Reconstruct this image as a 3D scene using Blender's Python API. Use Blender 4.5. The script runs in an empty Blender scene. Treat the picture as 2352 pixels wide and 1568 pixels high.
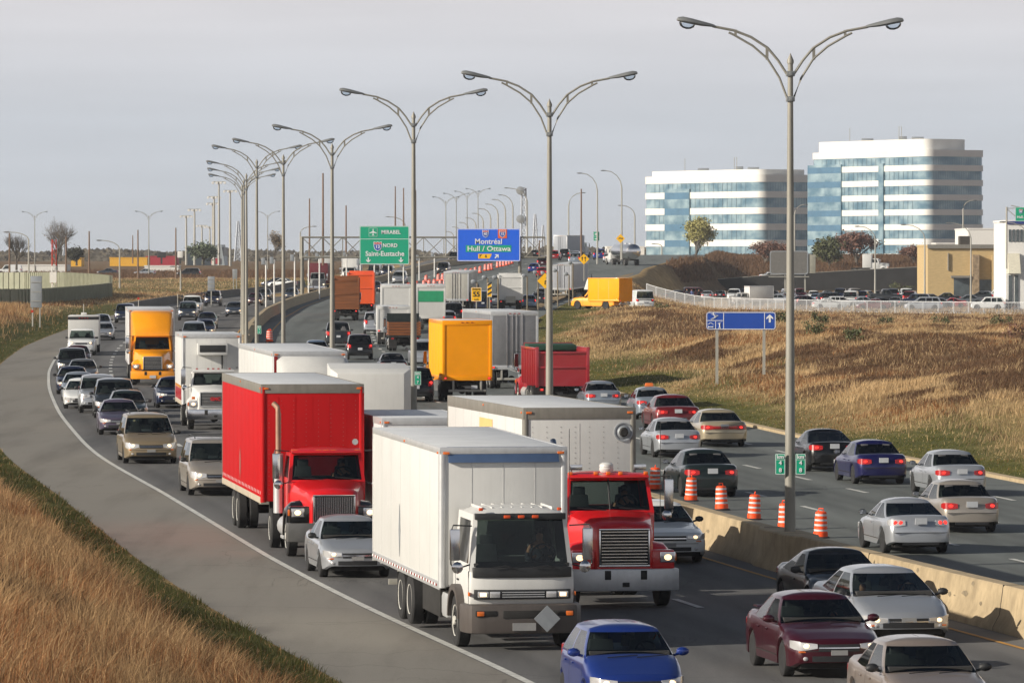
import bpy, bmesh, math, random
import numpy as np
from mathutils import Vector, Matrix, Euler
random.seed(7); RNG = np.random.default_rng(7)
R = math.radians
S = bpy.context.scene
COL = S.collection
# ------------------------------------------------------------------ camera
F, EYE, HOR = 12500.0, 7.7, 590.0          # focal length in photo units, eye height, horizon row
cam = bpy.data.cameras.new('camera'); camo = bpy.data.objects.new('camera', cam); COL.objects.link(camo)
cam.sensor_width = 36; cam.lens = 36 * F / 2352; cam.clip_start = 1; cam.clip_end = 60000
camo.location = (0, 0, EYE); camo.rotation_euler = (R(90) - math.atan((784 - HOR) / F), 0, 0)
S.camera = camo
# ------------------------------------------------------------------ light
SUN_EL, SUN_AZ = R(21.5), R(-114)             # azimuth measured from +Y towards +X
sd = Vector((math.sin(SUN_AZ) * math.cos(SUN_EL), math.cos(SUN_AZ) * math.cos(SUN_EL), math.sin(SUN_EL)))
sl = bpy.data.lights.new('sun', 'SUN'); sl.energy = 5.0; sl.angle = R(0.5); sl.color = (1, .92, .79)
so = bpy.data.objects.new('sun', sl); COL.objects.link(so)
so.rotation_euler = sd.to_track_quat('Z', 'Y').to_euler()
W = bpy.data.worlds.new('World'); S.world = W; W.use_nodes = True
nt = W.node_tree; nt.nodes.clear()
def nn(t, ty, **k):
    n = t.nodes.new(ty)
    for a, b in k.items(): setattr(n, a, b)
    return n
sky = nn(nt, 'ShaderNodeTexSky', sky_type='NISHITA', sun_disc=False, sun_elevation=SUN_EL, sun_rotation=SUN_AZ % (2 * math.pi))
sky.air_density = 1.0; sky.dust_density = 3.0; sky.ozone_density = 1.2
tc = nn(nt, 'ShaderNodeTexCoord'); sep = nn(nt, 'ShaderNodeSeparateXYZ'); nt.links.new(tc.outputs['Generated'], sep.inputs[0])
rmp = nn(nt, 'ShaderNodeValToRGB'); cr = rmp.color_ramp
mr = nn(nt, 'ShaderNodeMapRange'); mr.inputs['From Min'].default_value = -.01; mr.inputs['From Max'].default_value = .06
nt.links.new(sep.outputs['Z'], mr.inputs['Value']); nt.links.new(mr.outputs[0], rmp.inputs[0])
cr.elements[0].position = .1; cr.elements[0].color = (.49, .53, .58, 1)
cr.elements[1].position = .95; cr.elements[1].color = (.69, .665, .68, 1)
e = cr.elements.new(.5); e.color = (.54, .57, .615, 1)
no = nn(nt, 'ShaderNodeTexNoise'); no.inputs['Scale'].default_value = 6; no.inputs['Detail'].default_value = 4
mp = nn(nt, 'ShaderNodeMapping'); mp.inputs['Scale'].default_value = (2.2, 2.2, 26); nt.links.new(tc.outputs['Generated'], mp.inputs[0]); nt.links.new(mp.outputs[0], no.inputs['Vector'])
mn = nn(nt, 'ShaderNodeMapRange'); mn.inputs['From Min'].default_value = .35; mn.inputs['From Max'].default_value = .7; mn.inputs['To Min'].default_value = .95; mn.inputs['To Max'].default_value = 1.02
nt.links.new(no.outputs[0], mn.inputs['Value'])
mu = nn(nt, 'ShaderNodeVectorMath', operation='SCALE'); nt.links.new(rmp.outputs[0], mu.inputs[0]); nt.links.new(mn.outputs[0], mu.inputs['Scale'])
ms = nn(nt, 'ShaderNodeVectorMath', operation='SCALE'); ms.inputs['Scale'].default_value = .05; nt.links.new(sky.outputs[0], ms.inputs[0])
mm = nn(nt, 'ShaderNodeMapRange'); mm.inputs['From Min'].default_value = .10; mm.inputs['From Max'].default_value = .45; nt.links.new(sep.outputs['Z'], mm.inputs['Value'])
mx = nn(nt, 'ShaderNodeMix', data_type='RGBA'); nt.links.new(mm.outputs[0], mx.inputs['Factor']); m4 = nn(nt, 'ShaderNodeMapRange'); m4.inputs['From Min'].default_value = .06; m4.inputs['From Max'].default_value = .22; nt.links.new(sep.outputs['Z'], m4.inputs['Value'])
mx4 = nn(nt, 'ShaderNodeMix', data_type='RGBA'); mx4.inputs['B'].default_value = (.80, .81, .84, 1); nt.links.new(m4.outputs[0], mx4.inputs['Factor']); nt.links.new(mu.outputs[0], mx4.inputs['A'])
nt.links.new(mx4.outputs['Result'], mx.inputs['A']); nt.links.new(ms.outputs[0], mx.inputs['B'])
bg = nn(nt, 'ShaderNodeBackground'); bg.inputs['Strength'].default_value = 1.0; nt.links.new(mx.outputs['Result'], bg.inputs[0])
wo = nn(nt, 'ShaderNodeOutputWorld'); nt.links.new(bg.outputs[0], wo.inputs[0])
S.view_settings.view_transform = 'Standard'; S.view_settings.look = 'None'; S.view_settings.gamma = 1
S.view_settings.exposure = .18
S.cycles.transparent_max_bounces = 24; S.cycles.max_bounces = 6

# ------------------------------------------------------------------ terrain functions
def sm(t): t = np.clip(t, 0, 1); return t * t * (3 - 2 * t)
_B = [(0,24),(60,17.7),(80,15.2),(100,12.5),(115,9.7),(134,6.75),(145,5.2),(173,1.2),(206,-3.6),(254,-8.6),(298,-12.6),(338,-15.8),(380,-18.6),(420,-20.7),(470,-22.4),(530,-23.7),(595,-24.6),(650,-24.4),(694,-23.3),(762,-20),(800,-17.5),(850,-13.5),(900,-7.5),(950,-1),(1000,4),(1100,11),(1500,20),(30000,20)]
_yy = np.arange(0, 1600, 2.0); _bb = np.interp(_yy, *zip(*_B))
_k = np.exp(-.5 * (np.arange(-12, 13) / 5.0) ** 2); _k /= _k.sum()
_bs = np.convolve(np.pad(_bb, 12, mode='edge'), _k, 'valid'); _bs[:6] = _bb[:6]
def Bx(Y): return np.interp(Y, _yy, _bs)
def dB(Y): return (Bx(np.asarray(Y) + 4.) - Bx(np.asarray(Y) - 4.)) / 8.
def tab(*p):
    a, b = zip(*p); return lambda Y: np.interp(Y, a, b)
EL = tab((0,-12.3),(175,-12.2),(325,-13),(420,-13.7),(520,-14),(700,-12.6),(800,-13),(870,-18),(950,-28),(1150,-34))      # left edge line
LE = tab((0,-15.5),(175,-15.5),(420,-16.9),(500,-16),(640,-15),(740,-14.5),(790,-15.5),(870,-22),(950,-32),(1150,-40),(30000,-40))  # left asphalt edge
RE = tab((0,16.3),(300,17),(400,20),(500,25),(640,32),(800,36),(950,30),(1150,30),(30000,30))
_zb = tab((0,0),(140,0),(212,.3),(305,.5),(380,.6),(417,.8),(470,1.35),(521,1.85),(625,2.2),(781,2.7),(1042,3.6),(1500,5.2),(3000,7),(7000,7.55),(30000,7.6))
_bh = tab((0,0),(560,0),(640,.5),(730,1.6),(833,2.8),(950,4.0),(1100,4.3),(1500,2.8),(3000,.95),(7000,.3))
_zl = tab((0,2.4),(380,2.0),(450,1.55),(500,1.2),(550,.8),(600,.5),(670,.65),(786,1.2),(900,1.3),(998,1.4),(1018,2.5),(1060,5.6),(1120,7.3),(1500,7.85),(30000,7.85))
_hl = tab((0,1),(230,1),(420,.8),(520,.5),(700,0),(30000,0))
_hr = tab((0,1.0),(350,1.0),(470,.9),(650,.2),(800,0),(30000,0))
def offs(X, Y): return (X - Bx(Y)) / np.sqrt(1 + dB(Y) ** 2)
def zf(X, Y):
    X = np.asarray(X, float); Y = np.asarray(Y, float)
    o = offs(X, Y)
    z = _zb(Y) + _bh(Y) * sm((X + 34) / 26)
    dl = np.maximum(LE(Y) - o, 0); dr = np.maximum(o - RE(Y), 0)
    z = z + _hl(Y) * (.12 * sm(dl / 1.2) + 2.0 * np.clip((dl - 1.6) / 5.4, 0, 1) + .7 * sm((dl - 7.5) / 9) + .10 * np.sin(dl * .9 + Y * .21) * sm(dl / 3))
    z = z + _hr(Y) * (2.3 * sm(dr / 20) + .25 * np.sin(dr * .33 + Y * .045) * sm(dr / 8) + .12 * np.sin(X * .7 - Y * .13) * sm(dr / 6))
    w = sm((X - 9) / 18) * sm((Y - 330) / 150) * sm(dr / 6)
    return z * (1 - w) + _zl(Y) * w
def proj(X, Y, Z): return 1176 + F * X / Y, HOR + F * (EYE - Z) / Y
_Ym = np.concatenate([np.arange(60, 400, .5), np.arange(400, 1300, 1.), np.arange(1300, 6000, 10.)])
def G(x, y):
    "first ground point seen in photo direction (x, y)"
    X = (x - 1176) / F * _Ym
    v = HOR + F * (EYE - zf(X, _Ym)) / _Ym
    i = int(np.argmax(v <= y)) if (v <= y).any() else len(_Ym) - 1
    if i == 0: return Vector((X[0], _Ym[0], float(zf(X[0], _Ym[0]))))
    t = (v[i-1] - y) / max(v[i-1] - v[i], 1e-6); Y = _Ym[i-1] + t * (_Ym[i] - _Ym[i-1]); XX = (x - 1176) / F * Y
    return Vector((XX, Y, float(zf(XX, Y))))
def at(x, y, Y): return Vector(((x - 1176) / F * Y, Y, EYE - (y - HOR) / F * Y))
def gz(X, Y): return float(zf(X, Y))

# ------------------------------------------------------------------ materials
def lin(c): return tuple((v / 255 / 12.92) if v / 255 <= .04045 else ((v / 255 + .055) / 1.055) ** 2.4 for v in c)
MATS = {}
def mat(name, col, rough=.6, metal=0, var=.12, scale=3., bump=0, emis=None, est=0, coat=0, col2=None, spec=.5, str_=(1,1,1), streak=0):
    if name in MATS: return MATS[name]
    m = bpy.data.materials.new(name); m.use_nodes = True; t = m.node_tree; b = t.nodes['Principled BSDF']
    c = tuple(col) + (1,)
    b.inputs['Roughness'].default_value = rough; b.inputs['Metallic'].default_value = metal
    b.inputs['Coat Weight'].default_value = coat; b.inputs['Coat Roughness'].default_value = .06
    b.inputs['Specular IOR Level'].default_value = spec
    if var:
        tx = nn(t, 'ShaderNodeTexCoord'); ma = nn(t, 'ShaderNodeMapping'); ma.inputs['Scale'].default_value = str_
        n = nn(t, 'ShaderNodeTexNoise'); n.inputs['Scale'].default_value = scale; n.inputs['Detail'].default_value = 6; n.inputs['Roughness'].default_value = .65
        t.links.new(tx.outputs['Object'], ma.inputs[0]); t.links.new(ma.outputs[0], n.inputs['Vector'])
        cr = nn(t, 'ShaderNodeValToRGB'); cr.color_ramp.elements[0].position = .32; cr.color_ramp.elements[1].position = .68
        c2 = tuple(col2) + (1,) if col2 else tuple(min(1, v * (1 + var)) for v in col) + (1,)
        cr.color_ramp.elements[0].color = tuple(v * (1 - var) for v in col) + (1,) if not col2 else c
        cr.color_ramp.elements[1].color = c2
        t.links.new(n.outputs[0], cr.inputs[0]); out = cr.outputs[0]
        if streak:      # vertical grime streaks that belong to the panel
            ma2 = nn(t, 'ShaderNodeMapping'); ma2.inputs['Scale'].default_value = (4, 4, .35)
            n2 = nn(t, 'ShaderNodeTexNoise'); n2.inputs['Scale'].default_value = 2.5; n2.inputs['Detail'].default_value = 8
            t.links.new(tx.outputs['Object'], ma2.inputs[0]); t.links.new(ma2.outputs[0], n2.inputs['Vector'])
            r2 = nn(t, 'ShaderNodeMapRange'); r2.inputs['From Min'].default_value = .5; r2.inputs['From Max'].default_value = .8; r2.inputs['To Max'].default_value = streak
            t.links.new(n2.outputs[0], r2.inputs['Value'])
            mxx = nn(t, 'ShaderNodeMix', data_type='RGBA'); t.links.new(r2.outputs[0], mxx.inputs['Factor']); t.links.new(out, mxx.inputs['A'])
            mxx.inputs['B'].default_value = (col[0] * .45, col[1] * .42, col[2] * .38, 1); out = mxx.outputs['Result']
        t.links.new(out, b.inputs['Base Color'])
        if bump:
            bp = nn(t, 'ShaderNodeBump'); bp.inputs['Strength'].default_value = bump; bp.inputs['Distance'].default_value = .03
            t.links.new(n.outputs[0], bp.inputs['Height']); t.links.new(bp.outputs[0], b.inputs['Normal'])
    else: b.inputs['Base Color'].default_value = c
    if emis: b.inputs['Emission Color'].default_value = tuple(emis) + (1,); b.inputs['Emission Strength'].default_value = est
    MATS[name] = m; return m
def paint(name, rgb, metal=0, rough=.28):
    return mat('paint_' + name, lin(rgb), rough, metal, var=.05, scale=1.3, coat=.6)
def glassmat(name, tint, gl=1.0):
    m = bpy.data.materials.new(name); m.use_nodes = True; t = m.node_tree; t.nodes.clear()
    a = nn(t, 'ShaderNodeBsdfTransparent'); a.inputs[0].default_value = tuple(tint) + (1,)
    g = nn(t, 'ShaderNodeBsdfGlossy'); g.inputs['Roughness'].default_value = .03; g.inputs[0].default_value = (gl, gl, gl, 1)
    f = nn(t, 'ShaderNodeFresnel'); f.inputs[0].default_value = 1.55
    x = nn(t, 'ShaderNodeMixShader'); o = nn(t, 'ShaderNodeOutputMaterial')
    t.links.new(f.outputs[0], x.inputs[0]); t.links.new(a.outputs[0], x.inputs[1]); t.links.new(g.outputs[0], x.inputs[2]); t.links.new(x.outputs[0], o.inputs[0])
    MATS[name] = m; return m
GLASS = glassmat('tinted_glass', (.36, .42, .40), .9); DGLASS = glassmat('dark_glass', (.16, .19, .19), 1.)
BLACK = mat('black_rubber', (.018, .018, .019), .8, var=.3, scale=8)
DARKP = mat('dark_plastic', (.02, .021, .023), .5, var=.2)
INTER = mat('cabin_trim', (.04, .04, .04), .85, var=.2)
SEAT = mat('seat_cloth', (.12, .12, .125), .9, var=.2)
CHROME = mat('chrome', (.62, .62, .63), .18, 1, var=.06)
ALU = mat('aluminium', (.56, .57, .58), .42, .5, var=.08, scale=4, streak=.15)
STEEL = mat('galvanised_steel', lin((165,163,155)), .55, .2, var=.1, scale=2)
RIMM = mat('rim_alloy', (.36, .36, .37), .35, .7, var=.1)
WRIM = mat('white_wheel_disc', (.55, .54, .5), .5, var=.15)
CHASS = mat('chassis_black', (.02, .019, .018), .75, var=.3, scale=4)
LENS = mat('headlamp_lens', (.55, .55, .56), .12, .3, var=.1, coat=.7)
LAMPON = mat('lit_headlamp_bulb', (1, .85, .6), .3, emis=(1, .66, .34), est=1.9, var=0)
TAIL = mat('tail_lamp_red', (.38, .012, .012), .2, var=.1, coat=.6)
TAILON = mat('lit_tail_lamp', (.9, .03, .02), .3, emis=(1, .04, .03), est=1.3, var=0)
AMBER = mat('amber_lens', (.75, .16, .015), .3, var=.1, coat=.5)
PLATE = mat('licence_plate_white', (.5, .52, .55), .5, var=.06)
GREYP = mat('blank_grey_plate', (.28, .28, .28), .5, var=.1)
WHITE = mat('white_panel', (.60, .60, .585), .45, var=.04, scale=1.2, streak=.10)
ROOFW = mat('translucent_roof_sheet', (.66, .68, .70), .5, var=.08, scale=1.5, streak=.05)
MIRR = mat('mirror_glass', (.45, .47, .5), .05, 1, var=0)
SKIN = mat('skin', lin((196,140,112)), .6, var=.08)
HAIR = mat('hair', (.03, .02, .015), .7, var=.2)
CLO = mat('dark_jacket', (.03, .035, .05), .9, var=.2)

# ------------------------------------------------------------------ mesh builder
class MB:
    def __init__(s): s.v = []; s.f = []; s.m = []
    def add(s, vs, fs, mi=0, M=None):
        b = len(s.v)
        s.v += [tuple(M @ Vector(p)) if M else tuple(p) for p in vs]
        s.f += [tuple(b + i for i in f) for f in fs]; s.m += [mi] * len(fs); return s
    def box(s, c, d, mi=0, M=None, taper=None):
        x, y, z = c; a, b, h = d[0] / 2, d[1] / 2, d[2] / 2; t = taper or (1, 1)
        vs = [(x-a, y-b, z-h), (x+a, y-b, z-h), (x+a, y+b, z-h), (x-a, y+b, z-h), (x-a*t[0], y-b*t[1], z+h), (x+a*t[0], y-b*t[1], z+h), (x+a*t[0], y+b*t[1], z+h), (x-a*t[0], y+b*t[1], z+h)]
        return s.add(vs, [(0,3,2,1), (4,5,6,7), (0,1,5,4), (1,2,6,5), (2,3,7,6), (3,0,4,7)], mi, M)
    def b2(s, p, q, mi=0, M=None):
        return s.box([(p[i] + q[i]) / 2 for i in range(3)], [abs(q[i] - p[i]) for i in range(3)], mi, M)
    def ring(s, rings, mi=0, cap=True, close=True):
        n = len(rings[0]); vs = [p for r in rings for p in r]; fs = []
        for i in range(len(rings) - 1):
            for j in range(n if close else n - 1):
                k = (j + 1) % n; fs.append((i*n+j, i*n+k, (i+1)*n+k, (i+1)*n+j))
        if cap: fs.append(tuple(reversed(range(n)))); fs.append(tuple((len(rings)-1)*n + j for j in range(n)))
        return s.add(vs, fs, mi)
    def tube(s, pts, r, n=8, mi=0, cap=True):
        pts = [Vector(p) for p in pts]; rr = r if isinstance(r, (list, tuple)) else [r] * len(pts); rings = []
        for i, p in enumerate(pts):
            d = (pts[min(i+1, len(pts)-1)] - pts[max(i-1, 0)]).normalized()
            u = d.cross(Vector((0, 0, 1)) if abs(d.z) < .9 else Vector((1, 0, 0))).normalized(); w = d.cross(u)
            rings.append([tuple(p + (u * math.cos(6.2832*k/n) + w * math.sin(6.2832*k/n)) * rr[i]) for k in range(n)])
        return s.ring(rings, mi, cap)
    def cyl(s, p, q, r, n=12, mi=0): return s.tube([p, q], r, n, mi)
    def lathe(s, prof, c=(0,0,0), ax='z', n=24, mi=0):   # prof: (radius, height)
        rings = []
        for r, h in prof:
            rg = []
            for k in range(n):
                a = 6.28318 * k / n; p = (r * math.cos(a), r * math.sin(a), h)
                if ax == 'y': p = (p[0], p[2], -p[1])
                if ax == 'x': p = (p[2], p[0], p[1])
                rg.append((p[0]+c[0], p[1]+c[1], p[2]+c[2]))
            rings.append(rg)
        return s.ring(rings, mi)
    def prism(s, poly, y0, y1, mi=0, ax='y'):   # poly in (x,z) extruded along y  /  (x,y) along z / (y,z) along x
        n = len(poly)
        def P(a, b, t): return (a, t, b) if ax == 'y' else ((a, b, t) if ax == 'z' else (t, a, b))
        vs = [P(a, b, y0) for a, b in poly] + [P(a, b, y1) for a, b in poly]
        fs = [tuple(range(n)), tuple(reversed(range(n, 2*n)))] + [(i, n+i, n+(i+1) % n, (i+1) % n) for i in range(n)]
        return s.add(vs, fs, mi)
    def quad(s, a, b, c, d, mi=0): return s.add([a, b, c, d], [(0,1,2,3)], mi)
    def sph(s, c, r, n=10, mi=0):
        r = r if isinstance(r, (tuple, list)) else (r, r, r); prof = []
        rings = []
        for i in range(n // 2 + 1):
            a = math.pi * i / (n // 2); q = max(math.sin(a), .02)
            rings.append([(c[0]+r[0]*q*math.cos(6.2832*k/n), c[1]+r[1]*q*math.sin(6.2832*k/n), c[2]-r[2]*math.cos(a)) for k in range(n)])
        return s.ring(rings, mi)
    def mesh(s, name, mats, bevel=0, smooth=35):
        me = bpy.data.meshes.new(name); me.from_pydata(s.v, [], s.f)
        for m in mats: me.materials.append(m)
        if len(mats) > 1: me.polygons.foreach_set('material_index', s.m)
        bm = bmesh.new(); bm.from_mesh(me)
        bmesh.ops.recalc_face_normals(bm, faces=bm.faces)
        if bevel: bmesh.ops.bevel(bm, geom=[e for e in bm.edges if len(e.link_faces) == 2 and e.calc_face_angle(0) > .5], offset=bevel, segments=2, profile=.6, affect='EDGES', clamp_overlap=True)
        bm.to_mesh(me); bm.free()
        if smooth:
            me.polygons.foreach_set('use_smooth', [True] * len(me.polygons)); me.set_sharp_from_angle(angle=R(smooth))
        me.update(); return me
def link(name, me, parent=None, loc=(0,0,0), rot=None):
    o = bpy.data.objects.new(name, me); COL.objects.link(o); o.location = loc
    if rot: o.rotation_euler = rot
    if parent: o.parent = parent
    return o
def tag(o, label=None, cat=None, group=None, kind=None):
    if label: o['label'] = label
    if cat: o['category'] = cat
    if group: o['group'] = group
    if kind: o['kind'] = kind
    return o
def empty(name, loc, rz=0, label=None, cat=None, group=None):
    o = bpy.data.objects.new(name, None); COL.objects.link(o); o.location = loc; o.rotation_euler = (0, 0, rz); o.empty_display_size = .3
    return tag(o, label, cat, group)
def part(name, mb, mats, parent, bevel=0, loc=(0,0,0), rot=None, smooth=35):
    if not isinstance(mats, (list, tuple)): mats = [mats]
    return link(name, mb.mesh(name, mats, bevel, smooth), parent, loc, rot)
def structure(name, mb, mats, smooth=0):
    o = part(name, mb, mats, None, smooth=smooth); o['kind'] = 'structure'; return o
# a kit is a list of parts sharing mesh data: (name, mesh, loc, rot, paint, children)
PAINT = mat('paint_placeholder', (.5, .5, .5))
PAINTM = mat('matte_panel_placeholder', (.5, .5, .51))
def matte(pm):
    if pm is None or not pm.name.startswith('paint_'): return pm
    n = 'panel_' + pm.name
    if n in MATS: return MATS[n]
    m = pm.copy(); m.name = n; b = m.node_tree.nodes['Principled BSDF']; b.inputs['Roughness'].default_value = .6; b.inputs['Coat Weight'].default_value = 0; b.inputs['Specular IOR Level'].default_value = .15; b.inputs['Metallic'].default_value = 0; MATS[n] = m
    if 'red' in n or 'cherry' in n:
        for e in [x for x in m.node_tree.nodes if x.type == 'VALTORGB'][0].color_ramp.elements: e.color = tuple(v * .72 for v in e.color[:3]) + (1,)
    return m
class Kit:
    def __init__(s): s.p = []; s.info = {}
    def add(s, name, mb, mats, bevel=0, loc=(0,0,0), rot=None, smooth=35, kids=None, label=None):
        if not isinstance(mats, (list, tuple)): mats = [mats]
        me = mb.mesh(name, mats, bevel, smooth) if isinstance(mb, MB) else mb
        e = [name, me, loc, rot, kids or [], label]; s.p.append(e); return e
    def make(s, root, pm=None, over=None):
        def mk(e, par):
            o = link(e[0], e[1], par, e[2], e[3])
            if e[5]: o['label'] = e[5]
            for i, m in enumerate(e[1].materials):
                if m == PAINT and pm: o.material_slots[i].link = 'OBJECT'; o.material_slots[i].material = pm
                if m == PAINTM and pm: o.material_slots[i].link = 'OBJECT'; o.material_slots[i].material = matte(pm)
                if over and m in over: o.material_slots[i].link = 'OBJECT'; o.material_slots[i].material = over[m]
            for k in e[4]: mk(k, o)
        for e in s.p: mk(e, root)
def sub(name, mb, mats, bevel=0, loc=(0,0,0), rot=None, smooth=35):
    if not isinstance(mats, (list, tuple)): mats = [mats]
    return [name, mb.mesh(name, mats, bevel, smooth), loc, rot, [], None]
def swheel(c, r=.23, t=.022, tilt=25, n=20):
    "steering wheel with rim and three spokes, facing +x"
    b = MB(); M = Matrix.Translation(c) @ Matrix.Rotation(R(tilt), 4, 'Y'); rings = []
    for i in range(n):
        a = 6.28318 * i / n; rings.append([tuple(M @ Vector((t*math.sin(p), (r + t*math.cos(p))*math.cos(a), (r + t*math.cos(p))*math.sin(a)))) for p in [1.0472*k for k in range(6)]])
    rings.append(rings[0]); b.ring(rings, cap=False)
    for a in (0, 2.2, 4.1): b.cyl(M @ Vector((0, 0, 0)), M @ Vector((0, r*math.cos(a), r*math.sin(a))), .016, 6)
    b.cyl(M @ Vector((0, 0, 0)), M @ Vector((.25, 0, -.02)), .03, 6); return b
def text_mb(txt, size, bold=.0, align='CENTER', sx=1.0):
    cu = bpy.data.curves.new('t', 'FONT'); cu.body = txt; cu.size = size; cu.align_x = align; cu.align_y = 'CENTER'; cu.offset = bold; cu.extrude = .004; cu.resolution_u = 3
    ob = bpy.data.objects.new('t', cu); COL.objects.link(ob)
    me = bpy.data.meshes.new_from_object(ob.evaluated_get(bpy.context.evaluated_depsgraph_get()))
    mb = MB(); mb.v = [(v.co.x * sx, v.co.y, v.co.z) for v in me.vertices]; mb.f = [tuple(p.vertices) for p in me.polygons]; mb.m = [0] * len(mb.f)
    bpy.data.objects.remove(ob); bpy.data.curves.remove(cu); bpy.data.meshes.remove(me)
    return mb
# ------------------------------------------------------------------ ground
YS = np.unique(np.concatenate([np.arange(40, 260, 2.), np.arange(260, 620, 4.), np.arange(620, 1200, 8.), np.geomspace(1200, 26000, 40)]))
def grid_obj(name, ocols, zoff, mats, Ys=YS, zadd=None, col=None):
    "ocols: list of functions Y -> offset from the median; rows follow the road"
    n = len(ocols); vs = []; P = []
    for Y in Ys:
        c = 1 / math.sqrt(1 + float(dB(Y)) ** 2)
        for f in ocols: P.append((float(Bx(Y)) + f(Y) / c, Y))
    P = np.array(P); z = zf(P[:, 0], P[:, 1]) + zoff
    if zadd is not None: z = z + np.tile(np.array(zadd), len(Ys))
    V = np.column_stack([P, z]); fs = [(i*n+j, i*n+j+1, (i+1)*n+j+1, (i+1)*n+j) for i in range(len(Ys)-1) for j in range(n-1)]
    me = bpy.data.meshes.new(name); me.from_pydata(V.tolist(), [], fs)
    for m in mats: me.materials.append(m)
    me.polygons.foreach_set('use_smooth', [True] * len(me.polygons))
    if col is not None:
        a = me.color_attributes.new('zone', 'FLOAT_COLOR', 'POINT'); a.data.foreach_set('color', col(P).astype(np.float32).ravel())
    me.update(); return link(name, me)
def pnoise(X, Y, s, seed=0):
    r = np.random.default_rng(seed); v = np.zeros_like(X, dtype=float)
    for k in range(9):
        a = r.uniform(0, 6.28); f = r.uniform(.5, 2.2) / s; v += np.sin(X * math.cos(a) * f * 6.28 + Y * math.sin(a) * f * 3 + r.uniform(0, 6.28)) / 3
    return v
BLOBS = True
def zones(X, Y):
    "green weight, brown weight of the vegetation"
    o = offs(X, Y); dl = LE(Y) - o; dr = o - RE(Y); n = pnoise(X, Y, 18, 3); n2 = pnoise(X, Y, 9, 5)
    g = np.clip(2.6 - dl / (.85 + 1.5 * sm((Y - 240) / 120)) + .22 * n, 0, 1) * (dl > 0) + np.clip(1.3 - dr / 7.5 + .4 * n, 0, 1) * (dr > 0) * (Y < 620)
    g = np.maximum(g, sm((Y - 735) / 60) * (1 - sm((Y - 1010) / 40)) * sm((-o - 16) / 6) * np.clip(.75 + .3 * n, 0, .9))
    n3 = pnoise(X, Y, 16, 15); b = np.maximum(sm((n2 - .3) / .5), sm((n3 - .15) / .5)) * sm((dr - 5) / 4) * (1 - sm((Y - 600) / 200)) + .35 * sm((n2 - .5) / .5) * (dl > 4)
    b = np.maximum(b, sm((Y - 860) / 60) * (X > 8) * (o > RE(Y) + .5) * .9)
    b = np.maximum(b, (X < -36) * sm((Y - 1020) / 60) * .85)
    def blob(c, hx, hy, e=.35):
        p = G(*c); rx = hx * p.y / F; ry = abs(G(c[0], c[1] - hy).y - G(c[0], c[1] + hy).y) / 2; q = np.sqrt(((X - p.x) / rx) ** 2 + ((Y - p.y) / ry) ** 2) + .22 * pnoise(X, Y, 7, 41); return 1 - sm((q - 1 + e) / e)
    if BLOBS:
        for c, hx, hy in (((1520, 760), 190, 32), ((2150, 800), 230, 50), ((2290, 880), 110, 26), ((1860, 905), 110, 14), ((1930, 850), 60, 18), ((1500, 842), 70, 10)): b = np.maximum(b, blob(c, hx, hy) * .8)
        for c, hx, hy in (((1420, 885), 90, 30), ((1640, 880), 120, 22), ((1330, 740), 60, 22), ((1800, 830), 70, 16), ((2300, 1030), 120, 30)): g = np.maximum(g, blob(c, hx, hy, .6) * .75)
    return np.clip(g, 0, 1), np.clip(b, 0, 1)
def zcol(P):
    g, b = zones(P[:, 0], P[:, 1]); return np.column_stack([g, b, np.zeros(len(g)), np.ones(len(g))])
def soil_mat():
    m = bpy.data.materials.new('meadow_soil'); m.use_nodes = True; t = m.node_tree; b = t.nodes['Principled BSDF']; b.inputs['Roughness'].default_value = .95; b.inputs['Specular IOR Level'].default_value = .1
    at_ = nn(t, 'ShaderNodeAttribute', attribute_name='zone'); sp = nn(t, 'ShaderNodeSeparateColor'); t.links.new(at_.outputs['Color'], sp.inputs[0])
    geo = nn(t, 'ShaderNodeNewGeometry')
    def noise(s, mpv=(1,1,1), d=8):
        ma = nn(t, 'ShaderNodeMapping'); ma.inputs['Scale'].default_value = mpv; n = nn(t, 'ShaderNodeTexNoise'); n.inputs['Scale'].default_value = s; n.inputs['Detail'].default_value = d; n.inputs['Roughness'].default_value = .7
        t.links.new(geo.outputs['Position'], ma.inputs[0]); t.links.new(ma.outputs[0], n.inputs['Vector']); return n
    def ramp(src, c0, c1, p0=.3, p1=.7):
        r = nn(t, 'ShaderNodeValToRGB'); r.color_ramp.elements[0].position = p0; r.color_ramp.elements[1].position = p1; r.color_ramp.elements[0].color = c0 + (1,); r.color_ramp.elements[1].color = c1 + (1,); t.links.new(src, r.inputs[0]); return r.outputs[0]
    n1 = noise(.9, (1, .35, 1)); n2 = noise(.06, (1, .4, 1), 5)
    dry = ramp(n1.outputs[0], (.24, .15, .065), (.56, .40, .20)); grn = ramp(n1.outputs[0], (.06, .075, .02), (.15, .14, .045)); brn = ramp(n1.outputs[0], (.075, .045, .025), (.21, .135, .075))
    def mix(f, a, c):
        x = nn(t, 'ShaderNodeMix', data_type='RGBA'); t.links.new(f, x.inputs['Factor']); t.links.new(a, x.inputs['A']); t.links.new(c, x.inputs['B']); return x.outputs['Result']
    x = mix(sp.outputs['Green'], dry, brn); x = mix(sp.outputs['Red'], x, grn)
    t.links.new(x, b.inputs['Base Color'])
    bp = nn(t, 'ShaderNodeBump'); bp.inputs['Strength'].default_value = .8; bp.inputs['Distance'].default_value = .3; t.links.new(n1.outputs[0], bp.inputs['Height']); t.links.new(bp.outputs[0], b.inputs['Normal'])
    return m
SOIL = soil_mat()
cols = [lambda Y, d=d: float(LE(Y)) - d for d in (9000, 3000, 900, 400, 220, 150, 110, 80, 60, 46, 36, 28, 22, 17, 13, 10, 8, 6.4, 5, 4, 3.2, 2.6, 2.1, 1.6, 1.1, .6, .25, 0)]
nl = len(cols)
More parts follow.
